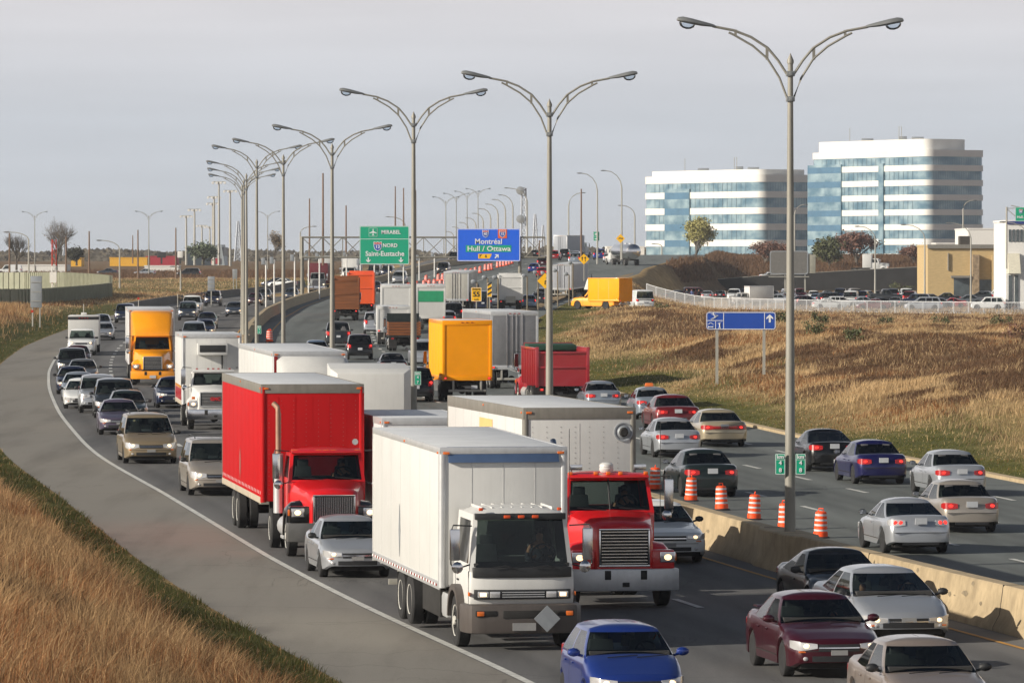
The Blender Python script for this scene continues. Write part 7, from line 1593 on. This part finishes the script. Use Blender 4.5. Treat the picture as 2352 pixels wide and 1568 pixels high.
def tanx(r, w, h, s):
    b = MB(); b.b2((-w/2 - .05, -.4, h - .3), (w/2 + .05, -.05, h + .3)); part('cornice', b, mat('roof_edge_grey', (.2, .19, .17), .7), r)
    def X(x): return (x - 2220)/s
    def Z(y): return h - (y - 565)/s
    b = MB(); b.b2((X(2277), -1.2, 0), (X(2300), -.02, Z(585))); part('side_bay', b, TANB, r)
    st = mat('field_stone', lin((150, 130, 105)), .9, var=.4, scale=2.2, bump=.6); b = MB(); b.b2((X(2232), -1.3, 0), (X(2247), -.02, Z(584))); part('stone_pillar', b, st, r)
    wn = mat('shop_glass', (.09, .11, .12), .15, .2, var=.4, scale=.5); b = MB(); b.b2((X(2248), -.25, .8), (X(2308), -.05, Z(641))); part('shop_window', b, wn, r, kids=None) if False else part('shop_window', b, wn, r)
    b = MB(); b.b2((X(2190), -.25, .5), (X(2226), -.05, Z(637))); part('entrance', b, wn, r); b = MB(); b.b2((X(2183), -1.5, Z(637)), (X(2228), -.0, Z(632))); part('canopy', b, mat('roof_edge_grey', (.2, .19, .17), .7), r)
    b = MB(); b.b2((X(2176), -.3, Z(620)), (X(2177.5), -.05, Z(580))); part('downpipe', b, STEEL, r); b = MB(); b.b2((X(2205), .5, h + .2), (X(2228), 4, h + 1.6)); part('rooftop_unit', b, mat('dark_unit', (.05, .045, .04), .8), r)
boxb('tan_building', 2131, 2310, 566, 668, 840., 22, TANB, 'flat roofed tan brick building with a stone pillar behind the car park', tanx)
WST = mat('white_stucco', (.74, .73, .70), .7, var=.05)
def whx(r, w, h, s):
    def X(x): return (x - 2345)/s
    def Z(y): return h - (y - 510)/s
    wn = mat('shop_glass', (.09, .11, .12), .15, .2, var=.4, scale=.5)
    for i in range(6): x = 2316 + i*9; b = MB(); b.b2((X(x), -.12, Z(555)), (X(x + 5), -.02, Z(527))); part('window', b, wn, r, kids=None) if False else part('window', b, wn, r)
    b = MB(); b.prism([(-2.5, Z(628)), (-.05, Z(628)), (-.05, Z(582)), (-.6, Z(582))], X(2313), X(2340), ax='x'); part('awning', b, mat('awning_beige', lin((205, 200, 182)), .8), r)
    for x in (2316, 2330): b = MB(); b.b2((X(x), -.12, .8), (X(x + 8), -.02, Z(632))); part('window', b, wn, r)
    b = MB(); b.b2((-w/2, -.2, h - .25), (w/2, -.05, h + .1)); part('blue_edge', b, C['blue'], r)
boxb('white_building', 2311, 2380, 510, 690, 700., 18, WST, 'white stucco building with narrow windows and a beige awning at the right edge', whx)
boxb('white_warehouse', 2224, 2325, 527, 600, 1000., 30, WST, 'plain white box building between the tall office block and the white stucco building')
boxb('white_shed', 1395, 1480, 568, 600, 1300., 30, WST, 'low white shed left of the lower office block')
boxb('stucco_base', 2150, 2220, 560, 590, 1240., 14, WST, 'low white annex in front of the taller office block')
def leftb():
    YB = mat('yellow_container', lin((225, 170, 40)), .6, var=.1); RB = mat('red_shop_front', lin((165, 32, 50)), .6, var=.1); DB = mat('dark_glass_building', lin((62, 72, 80)), .4, .2, var=.15)
    boxb('yellow_building', 252, 338, 593, 607, 1500., 12, YB, 'long low yellow building on the left horizon')
    boxb('yellow_machine_shed', 163, 187, 593, 606, 1480., 10, YB, 'small yellow block left of the long yellow building')
    boxb('red_building', 335, 405, 590, 606, 1520., 12, RB, 'low red shop building on the left horizon')
    boxb('dark_building', 428, 513, 570, 602, 1560., 25, DB, 'dark grey glass building with a raked right end on the left horizon', lambda r, w, h, s: part('raked_wall', MB().prism([(w/2 - 3, 0), (w/2 + .5, 0), (w/2 - .5, h + 1.0), (w/2 - 2, h + 1.0)], -.5, 20), mat('pale_grey_cladding', (.32, .36, .38), .5), r) and part('red_logo_panel', MB().b2((w/2 - 3.5, -.7, 1.0), (w/2 - .8, -.5, 2.6)), RB, r))
    def sign(x, y0, y1, w, lab, m, tx=None):
        Y = 1450.; s = F/Y; r = empty('pylon_sign', at(x, y1 + 14, Y), 0, lab, 'sign'); h = (y1 - y0)/s; b = MB(); b.box((0, 0, 14/s + h/2), (w/s, .6, h)); part('panel', b, m, r, .1); b = MB(); b.box((0, 0, 7/s), (.5, .4, 14/s)); part('mast', b, CHASS, r)
        if tx: txt(tx, h*.40, 0, 14/s + h*.7, YELS, r, y=-.35, bold=.02)
        return r
    sign(371, 579, 592, 20, 'black pylon sign with yellow lettering on the left horizon', BKS, 'PIZZA' if False else None); sign(414, 577, 592, 12, 'white pylon sign with an orange disc on the left horizon', WST)
    b = boxb('white_hall', 25, 150, 610, 626, 1180., 14, WST, 'long low white building at the far left behind the noise wall')
    boxb('white_tank', 332, 410, 612, 624, 1220., 8, WST, 'long white tarpaulined stack in the left field')
    r = empty('scaffold_mast', at(123, 671, 660.), 0, 'red and white lattice radio mast in front of the noise wall', 'mast'); h = 121*660/F
    for i in range(6):
        b = MB(); z0, z1 = h*i/6, h*(i+1)/6
        for k in range(3): a = 2.09*k; b.tube([(math.cos(a)*.35, math.sin(a)*.35, z0), (math.cos(a)*.33, math.sin(a)*.33, z1)], .05, 5); a2 = 2.09*(k+1); b.tube([(math.cos(a)*.35, math.sin(a)*.35, z0), (math.cos(a2)*.33, math.sin(a2)*.33, z1)], .03, 4)
        part('section', b, mat('mast_red', lin((200, 60, 40)), .6) if i % 2 or i == 4 else WST, r)
    b = MB(); b.box((0, -.5, 1.8), (.8, .4, 1.3)); part('equipment_box', b, WST, r)
leftb()
def noise_wall():
    NW = mat('ribbed_noise_wall', lin((146, 147, 128)), .85, var=.14, scale=.8, streak=.3); pts = [(-40, 672, 800.), (60, 671, 790.), (150, 673, 760.), (220, 679, 725.), (254, 685, 690.), (225, 690, 660.), (180, 696, 625.), (140, 701, 598.), (98, 706, 572.), (40, 708, 560.), (-60, 708, 552.)]
    P = [at(x, y, Y) for x, y, Y in pts]; r = empty('noise_wall', P[4], 0, 'grey green ribbed concrete noise wall making a hairpin on the left', 'wall'); o = P[4]; b = MB(); h = 2.1; cp = MB()
    for a, c in zip(P, P[1:]):
        d = c - a; n = max(2, int(d.length / 1.5)); w = Vector((-d.y, d.x, 0)).normalized()
        for i in range(n):
            p, q = a + d*i/n, a + d*(i + 1)/n; hh = 2.9 if a.y > 690 else 2.0
            for off, t0, t1 in ((.12, 0, .7), (.25, .7, 1)):
                p0, p1 = p + (q-p)*t0 - o, p + (q-p)*t1 - o; b.add([tuple(p0 - w*off + Vector((0,0,-.8))), tuple(p1 - w*off + Vector((0,0,-.8))), tuple(p1 + w*off + Vector((0,0,-.8))), tuple(p0 + w*off + Vector((0,0,-.8))), tuple(p0 - w*off + Vector((0,0,hh))), tuple(p1 - w*off + Vector((0,0,hh))), tuple(p1 + w*off + Vector((0,0,hh))), tuple(p0 + w*off + Vector((0,0,hh)))], [(0,3,2,1),(4,5,6,7),(0,1,5,4),(1,2,6,5),(2,3,7,6),(3,0,4,7)])
    part('wall_panels', b, NW, r, smooth=0); g = MB()
    for a, c in zip(P, P[1:]):
        d = c - a; n = max(2, int(d.length / 1.5)); w = Vector((-d.y, d.x, 0)).normalized(); hh = 2.9 if a.y > 690 else 2.0
        for i in range(n): p = a + d*(i + .8)/n - o; g.box((p.x, p.y, hh/2 - .4), (.16, .62, hh + .7))
    part('dark_joint', g, mat('noise_wall_joint', lin((92, 92, 80)), .9), r, smooth=0)
noise_wall()
def ramp():
    # retaining wall and deck of the elevated ramp behind the car park
    DK_ = mat('dark_retaining_wall', (.022, .022, .023), .85, var=.3, scale=.4); Y0 = 1000.; s = F/Y0; b = MB(); dk = MB(); xs = [1520, 1640, 1760, 1880, 2000, 2120, 2240, 2400]; yt = [650, 642, 633, 626, 619, 613, 607, 602]; rr = []; rd = []; pr = []
    for x, y in zip(xs, yt):
        X = (x - 1176)/s; z = EYE + (HOR - y)/s; rr.append([(X, Y0, -1), (X, Y0, z), (X, Y0 + .6, z), (X, Y0 + .6, -1)]); rd.append([(X, Y0 + .6, z - .9), (X + 1, Y0 + 16, z - .7), (X + 1, Y0 + 16, z - 3), (X, Y0 + .6, z - 3)]); pr.append([(X, Y0 - .05, z), (X, Y0 - .05, z + .10), (X, Y0 + .7, z + .10), (X, Y0 + .7, z)])
    b.ring(rr); r = part('retaining_wall', b, DK_, None); tag(r, 'dark retaining wall of the rising ramp behind the car park', 'wall'); q = part('coping', MB().ring(pr), CONCG, r)
    dk.ring(rd); o = part('ramp_road', dk, A_LN, None); o['kind'] = 'structure'
    P = tractor_P; X = (2030 - 1176)/F*1008; z = EYE + (HOR - 618)/s - .85 + .05; e = empty('tractor_unit', (X, 1008., z), R(-8), 'white tractor unit without a trailer on the ramp behind the car park', 'truck'); tractor_kit.make(e, WHITE, {LAMPON: LENS})
    e = empty('sport_utility_car', ((2155-1176)/F*1008, 1008., EYE + (HOR - 611)/s - .80), R(80), 'white car with red lamps on the ramp behind the car park', 'car'); kit('suv').make(e, C['white'])
    e = empty('sedan_car', ((1772-1176)/F*1006, 1006., EYE + (HOR - 633)/s - .8), R(10), 'blue and white car on the ramp left of the message board', 'car'); kit('sedan').make(e, C['white'])
ramp()
# ------------------------------------------------------------------ poles, single lamps, masts
WOODP = mat('wooden_pole', lin((120, 98, 82)), .9, var=.25, scale=2, str_=(1, 1, .2))
def pole(x, yt, yb, Y, label, m=WOODP, r0=.16, group='wooden utility poles', cross=0):
    s = F/Y; h = (yb - yt)/s; e = empty('utility_pole', at(x, yb, Y), 0, label, 'utility pole', group); b = MB(); b.tube([(0, 0, -.5), (0, 0, h)], [r0, r0*.65], 7); part('pole', b, m, e)
    if cross: b = MB(); b.box((0, 0, h - .6), (2.2, .12, .12)); part('cross_arm', b, m, e)
    return e
def slamp(x, yt, yb, Y, side, reach, label, m=None, group='single arm lamps in the distance', y_head=None):
    "curved single-arm lamp"
    s = F/Y; h = (yb - yt)/s; rch = reach/s; e = empty('street_lamp', at(x, yb, Y), 0, label, 'street lamp', group); m = m or STEEL; b = MB(); hp = h*.80; w = max(.05, .07*Y/500)
    pts = [(0, 0, -.4), (0, 0, hp*.6), (0, 0, hp)] + [(side*rch*(1-math.cos(t)), 0, hp + (h - hp)*math.sin(t)) for t in (.4, .8, 1.2, 1.57)]
    b.tube(pts, [w*1.3, w, w*.9, w*.6, w*.55, w*.5, w*.5], 7); part('pole', b, m, e); q = MB(); q.sph((0, 0, 0), (.45, .16, .10), 8); part('lamp_head', q, HEADM, e, loc=(side*(rch + .3), 0, h)); return e
def dlamp_far(x, yt, yb, Y, label, hs=1):
    s = F/Y; double_lamp((x - 1176)/s, Y, EYE + (HOR - yt)/s - 12.5, 0, label, grp='double-arm lamps in the distance', rough=True)
LL = [(80, 487, 1180, 'far double-arm lamp above the bare tree at the left'), (342, 486, 1100, 'far double-arm lamp above the yellow building'), (615, 486, 1250, 'far double-arm lamp right of the tight lamp row')]
for x, y, Y, lb in LL: dlamp_far(x, y, 0, Y, lb)
for i, (x, y, Y) in enumerate(((1024, 453, 1120), (1048, 445, 1150), (1073, 440, 1180), (1098, 434, 1200))): dlamp_far(x, y, 0, Y, ['first', 'second', 'third', 'fourth'][i] + ' from the left of the four far double-arm lamps between the two big signs')
SL = [(66, 533, 620, 700, -1, 45, 'single-arm lamp at the far left edge'), (1372, 398, 600, 800, -1, 36, 'tall lamp carrying the green truck sign'), (1428, 392, 590, 860, -1, 38, 'tall lamp carrying the yellow diamond sign'), (1211, 432, 585, 1000, -1, 44, 'lamp beside the telecom tower'),
      (1458, 472, 592, 1000, -1, 30, 'lamp just left of the lower office block'), (275, 552, 655, 760, -1, 42, 'curved lamp in front of the left field'), (415, 612, 662, 800, -1, 14, 'short lamp beside the black minivan'), (1306, 443, 590, 1000, 1, 30, 'curved lamp beside the leaning wooden pole'),
      (2124, 516, 680, 760, -1, 44, 'curved lamp in front of the taller office block'), (2292 - 62, 512, 690, 740, -1, 46, 'curved lamp in front of the tan building'), (2010, 520, 670, 800, -1, 36, 'curved lamp before the reddish bush'), (1825, 470, 590, 980, 1, 22, 'slim lamp just right of the nearest lamp post'), (2212, 460, 560, 1050, 1, 24, 'slim lamp before the right face of the taller office block'), (1520, 560, 592, 1150, -1, 16, 'small curved lamp before the lower office block'), (2362, 510, 690, 600, -1, 52, 'lamp arm reaching in from the right edge'), (690, 520, 590, 1100, 1, 30, 'lamp by the brown tree'), (930, 498, 590, 1100, -1, 36, 'lamp above the green sign')]
for x, yt, yb, Y, sd_, rc, lb in SL: slamp(x, yt, yb, float(Y), sd_, rc, lb)
for i in range(9): slamp(1178 - i*17, 448 + i*10.5, 588, 1180. + 60*i, -1, 26 - i*1.5, ['first', 'second', 'third', 'fourth', 'fifth', 'sixth', 'seventh', 'eighth', 'ninth'][i] + ' lamp from the right in the receding row between the big signs', group='receding row of single lamps')
PO = [(205, 531, 640, 800, 'wooden pole before the left field'), (225 + 80, 540, 600, 1200, 'thin pole in the left field'), (317, 528, 632, 900, 'wooden pole beside the standing person'), (404, 523, 632, 900, 'wooden pole left of the black minivan'), (22, 535, 620, 850, 'wooden pole at the far left edge'), (742, 398, 600, 700, 'tallest slender pole left of the fourth lamp post'), (711, 456, 620, 850, 'slender pole left of the gantry truss'), (795, 472, 600, 850, 'dark wooden pole left of the green sign'), (908, 428, 520, 1000, 'first of three poles above the green sign'), (927, 432, 520, 1000, 'second of three poles above the green sign'), (955, 437, 600, 1000, 'reddish pole right of the third lamp post'), (1335, 434, 585, 800, 'leaning wooden pole left of the green truck sign'), (152, 543, 630, 800, 'short wooden pole beside the bare tree'), (1238 + 1, 552, 590, 900, 'short thin pole by the far ramp')]
for x, yt, yb, Y, lb in PO: pole(x, yt, yb, float(Y), lb)
PG = ['at the bend', 'beside it at the bend', 'left of the gantry post', 'in front of the dump truck', 'beside the dump truck', 'over the orange dump truck', 'before the white box truck', 'below the left of the green sign', 'below the middle of the green sign', 'below the right of the green sign', 'right of the third lamp post', 'before the ramp']
for (x, yt, yb, Y), lb in zip([(611, 598, 716, 600), (630, 596, 708, 615), (677, 590, 698, 640), (709, 588, 693, 650), (734, 586, 688, 660), (796, 584, 668, 690), (828, 600, 660, 700), (860, 600, 672, 700), (893, 602, 660, 720), (927, 604, 655, 730), (963, 590, 650, 760), (998, 585, 646, 780)], PG):
    s = F/Y; e = empty('signal_post', at(x, yb, float(Y)), 0, 'pale slender post ' + lb + ' carrying a small panel', 'post', 'pale posts along the distant barrier'); h = (yb - yt)/s; b = MB(); b.tube([(0, 0, -.3), (0, 0, h)], .09, 8); part('pole', b, WST, e); b = MB(); b.box((-.3, 0, h - .1), (.42, .25, .75), M=None); part('panel', b, SIGNBACK, e, .05)
for (x, yt, yb, Y), lb in zip([(1096, 650, 672, 440), (1120, 640, 714, 470), (1144, 640, 712, 470), (1211, 636, 712, 500), (1236, 628, 702, 520), (1254, 630, 700, 530), (1281, 624, 694, 540), (1307, 632, 693, 540), (1316, 606, 690, 560)], ['at the 55 sign', 'beside the hazard board', 'left of the salt truck', 'in the exit queue', 'right of the light blue hatchback', 'behind the diamond sign', 'in front of the blue grey trailer', 'before the trailer corner', 'left of the yellow cube truck']):
    s = F/Y; e = empty('light_post', at(x, yb, float(Y)), 0, 'dull steel post with a small lantern ' + lb, 'post', 'dull posts along the exit'); h = (yb - yt)/s; b = MB(); b.tube([(0, 0, -.4), (0, 0, h), (-.25, 0, h + .15)], .07, 7); part('pole', b, mat('dull_post', lin((118, 108, 92)), .8, var=.2), e); b = MB(); b.sph((-.3, 0, h + .12), (.22, .16, .2), 8); part('lantern', b, SIGNBACK, e)
def mast(x, yt, yb, Y, lb):
    s = F/Y; h = (yb - yt)/s; e = empty('floodlight_mast', at(x, yb, float(Y)), 0, lb, 'floodlight mast', 'floodlight masts on the left horizon'); b = MB(); b.tube([(0, 0, -1), (0, 0, h)], [.35, .2], 8); part('mast', b, STEEL, e)
    b = MB(); b.box((0, 0, h), (3.2, .25, .25)); part('frame', b, STEEL, e)
    for k in range(4): q = MB(); q.box((-1.5 + k, -.2, h - .25), (.6, .3, .5)); part('floodlight', q, WST, e, .05)
for (x, yt, yb, Y), lb in zip([(503, 418, 600, 1350), (529, 438, 602, 1400), (492, 452, 600, 1400), (489, 467, 600, 1450), (447, 481, 600, 1450), (428, 496, 600, 1500), (464, 518, 600, 1700), (482, 521, 600, 1750)], ['tallest floodlight mast left of the tight lamp row', 'floodlight mast closest to the tight lamp row', 'floodlight mast just left of the tallest one', 'slightly lower mast touching its neighbour on the right', 'mast above the dark glass building', 'lower mast at the left end of the dark glass building', 'small far mast, left one of a pair', 'small far mast, right one of a pair']): mast(x, yt, yb, Y, lb)
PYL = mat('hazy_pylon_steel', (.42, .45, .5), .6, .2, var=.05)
def pylon(x, yt, yb, Y, w, lb, box=False):
    s = F/Y; h = (yb - yt)/s; W_ = w/s; e = empty('lattice_tower', at(x, yb, float(Y)), 0, lb, 'lattice tower'); b = MB(); n = 9; t = .0011*Y*.12
    for k in range(n):
        for sx in (-1, 1):
            for sy in (-1, 1):
                f0 = (1 - k/n*(.85 if not box else .25)); f1 = (1 - (k+1)/n*(.85 if not box else .25)); z0, z1 = h*k/n, h*(k+1)/n; b.tube([(sx*W_/2*f0, sy*W_/2*f0, z0), (sx*W_/2*f1, sy*W_/2*f1, z1)], t, 4)
            b.tube([(-sx*W_/2*f0, -W_/2*f0, z0), (sx*W_/2*f1, -W_/2*f1, z1)], t*.6, 4); b.tube([(-W_/2*f1, sx*W_/2*f1, z1), (W_/2*f1, sx*W_/2*f1, z1)], t*.6, 4)
    part('lattice', b, PYL, e)
    if box:
        for z in (.96, .55): q = MB(); q.lathe([(.01, -.6), (1.0, -.4), (1.0, .3), (.01, .5)], (-W_*.6, -1, h*z), 'y', 16); part('dish_antenna', q, SIGNBACK, e)
    else:
        q = MB()
        for z in (.62, .75, .88): q.box((0, 0, h*z), (W_*1.5*(1.3 - z), .3, .3))
        part('cross_arm', q, PYL, e)
pylon(547, 508, 600, 1900, 16, 'hazy lattice pylon right of the floodlight masts'); pylon(1229, 492, 588, 2000, 14, 'hazy lattice pylon right of the telecom tower'); pylon(150, 548, 600, 2300, 12, 'faint lattice pylon behind the bare tree'); pylon(1203, 432, 590, 1300, 13, 'telecom lattice tower with two dish antennas above the blue sign', True); pylon(1247, 518, 588, 2600, 9, 'faint smaller pylon near the second lamp post')
# people
def stander(x, yb, Y, lb, m):
    e = empty('person', at(x, yb, float(Y)), random.uniform(0, 6), lb, 'person'); e.location.z = gz(e.location.x, e.location.y) if Y < 1100 else e.location.z
    me = bpy.data.meshes.new('body'); bm = bmesh.new(); ly = bm.verts.layers.skin.verify(); V = [(0,0,.95),(0,0,1.2),(0,0,1.42),(0,0,1.52),(0,0,1.64),(0,.1,.88),(.03,.11,.48),(0,.11,.05),(.12,.11,.03),(0,-.1,.88),(-.03,-.11,.48),(0,-.11,.05),(.12,-.11,.03),(0,.2,1.4),(0,.26,1.12),(.1,.25,.88),(0,-.2,1.4),(0,-.26,1.12),(.1,-.25,.88)]
    Rr = [.13,.14,.13,.055,.095,.09,.065,.045,.04,.09,.065,.045,.04,.055,.045,.04,.055,.045,.04]; E = [(0,1),(1,2),(2,3),(3,4),(0,5),(5,6),(6,7),(7,8),(0,9),(9,10),(10,11),(11,12),(2,13),(13,14),(14,15),(2,16),(16,17),(17,18)]
    vs = []
    for i, v in enumerate(V): q = bm.verts.new(v); q[ly].radius = (Rr[i], Rr[i]); q[ly].use_root = i == 0; vs.append(q)
    for a, b in E: bm.edges.new((vs[a], vs[b]))
    bm.to_mesh(me); bm.free(); me.materials.append(m); o = link('body', me, e); mo = o.modifiers.new('s', 'SKIN'); mo.use_smooth_shade = True; s2 = o.modifiers.new('u', 'SUBSURF'); s2.levels = 1; s2.render_levels = 1
    h = MB(); h.sph((.0, 0, 1.66), (.11, .10, .12), 10); part('head', h, SKIN, e); h = MB(); h.sph((-.01, 0, 1.71), (.115, .105, .09), 10); part('hair', h, HAIR, e)
stander(318, 640, 1090, 'person in dark clothes standing on the far left grass beside the silver sedan', CLO); stander(1578, 662, 790, 'person in dark clothes, left of three standing in the car park', CLO); stander(1589, 662, 790, 'person in a blue shirt, middle one of three in the car park', mat('blue_shirt', (.1, .14, .3), .9)); stander(1605, 663, 790, 'person in black, right one of three in the car park', mat('black_coat', (.015, .015, .018), .9))
# ------------------------------------------------------------------ trees and shrubs
LG = mat('willow_leaf', lin((140, 138, 80)), .8, var=.3, scale=1.5, col2=lin((175, 165, 105))); LO = mat('olive_leaf', (.09, .10, .04), .8, var=.4, scale=1.5); LR = mat('russet_leaf', (.17, .085, .06), .8, var=.4, scale=1.5); LB = mat('brown_leaf', (.25, .18, .10), .8, var=.3, scale=1.5); LC = mat('dark_conifer_leaf', (.045, .045, .025), .8, var=.4)
tree('bare_tree', 38, 615, 900., 6.4, 5.4, None, 'small bare tree at the far left edge', trunk=.22, seed=3, depth=6)
tree('bare_tree', 130, 615, 900., 8.6, 7.2, LB, 'tall pale bare tree beside the red and white mast', trunk=.2, seed=8, depth=6, nl=500, ls=.10)
tree('willow_tree', 1600, 592, 1150., 8.0, 9.5, LG, 'yellow green willow in front of the lower office block', nl=5200, ls=.28, seed=5)
tree('brown_tree', 630, 600, 1150., 6.5, 4.6, LB, 'thin brown tree right of the tight lamp row', nl=900, ls=.16, seed=11, depth=6)
tree('olive_tree', 467, 604, 1250., 4.2, 6.4, mat('grey_green_leaf', (.12, .15, .09), .8, var=.4), 'round grey green tree before the dark glass building', nl=3500, ls=.3, seed=12)
tree('conifer_tree', 176, 606, 1250., 3.6, 4.6, LC, 'small dark round tree left of the yellow building', nl=2600, ls=.25, seed=13)
tree('olive_tree', 1905, 618, 1060., 5.8, 6.6, LO, 'dense olive green tree right of the message board', nl=5200, ls=.28, seed=14)
tree('russet_tree', 1968, 612, 1070., 6.6, 9.5, LR, 'russet tree right of the olive green tree', nl=4200, ls=.24, seed=15)
tree('russet_tree', 1760, 605, 1080., 4.0, 9.5, LR, 'low russet thicket left of the nearest lamp post', nl=3000, ls=.22, seed=16)
tree('russet_tree', 2100, 600, 1080., 3.0, 6.0, LR, 'low russet thicket behind the white tractor unit', nl=1800, ls=.2, seed=17)
for i, (x, Y, w, h, m, lb) in enumerate([(1875, 330, 1.6, 1.4, LO, 'dark green shrub on the bank right of the service sign'), (1960, 318, 1.5, 1.0, LO, 'low olive shrub right of the dark green shrub'), (2145, 960, 6, 3.2, LO, 'olive bushes at the foot of the ramp wall before the white tractor unit'), (2070, 955, 5, 2.6, LO, 'olive bushes left of them at the foot of the ramp wall'), (2035, 430, 1.6, 1.2, LO, 'grey green weed clump beneath the fence, middle'), (2160, 420, 1.8, 1.3, LO, 'grey green weed clump beneath the fence, right of the middle'), (2300, 415, 2.2, 1.5, LO, 'wide weed clump beneath the fence near the right edge'), (1790, 425, 1.4, 1.2, LO, 'weed clump beside the nearest lamp post, left'), (1885, 400, 1.5, 1.4, LO, 'dark weed clump right of the nearest lamp post'), (1520, 540, 1.6, .9, LO, 'green weeds below the yellow cube truck'), (2350, 300, 2.2, 1.6, LR, 'russet shrub on the bank at the right edge'), (420, 640, 6, 1.6, LB, 'brown shrubs at the end of the noise wall'), (455, 660, 5, 1.3, LR, 'reddish shrubs right of the noise wall end'), (2322, 700, 2.6, 1.4, LR, 'red leaved shrub in front of the white building'), (1670, 880, 3, 1.2, LB, 'pale shrubs on the slope left of the ramp wall')]):
    bush('shrub', x, None, float(Y), w * .85, h * .8, m, lb, n=380, ls=.04 + .00013*Y)
# ------------------------------------------------------------------ air
def haze():
    b = MB(); b.b2((-6000, -200, -9500), (6000, 9000, 60)); v = bpy.data.materials.new('haze_air'); v.use_nodes = True; t = v.node_tree; t.nodes.clear(); p = nn(t, 'ShaderNodeVolumePrincipled'); p.inputs['Color'].default_value = (.86, .9, .98, 1); p.inputs['Density'].default_value = HAZE; o = nn(t, 'ShaderNodeOutputMaterial'); t.links.new(p.outputs[0], o.inputs['Volume'])
    o = part('haze', b, v, None, smooth=0); o['kind'] = 'stuff'
HAZE = .00007
def far_wood():
    n = 26000; Y = RNG.uniform(2100, 3300, n); X = RNG.uniform(-.1, .1, n) * Y; hh = (1.6 + 1.3*np.clip(pnoise(X, Y*.2, 60, 31), -1, 1)) ; Z = zf(X, Y); V = np.zeros((n, 4, 3)); P = np.column_stack([X, Y, Z + RNG.uniform(0, 1, n) * hh * 1.5]); s = RNG.uniform(.6, 1.5, n)
    for j, (a, c) in enumerate(((-1, 0), (0, -.8), (1, 0), (0, .9))): t = RNG.uniform(-.5, .5, n); V[:, j] = P + np.column_stack([s*(a + t*.5), s*RNG.uniform(-.6, .6, n), s*(c + t*.4)])
    me = bpy.data.meshes.new('far_wood'); me.from_pydata(V.reshape(-1, 3).tolist(), [], (np.arange(n)[:, None]*4 + np.arange(4)).tolist()); me.materials.append(mat('far_scrub', (.10, .085, .06), .9, var=.4, scale=.02)); o = link('far_wood', me); tag(o, 'hazy low treeline along the whole horizon', 'far wood', kind='stuff')
far_wood()
if HAZE: haze()
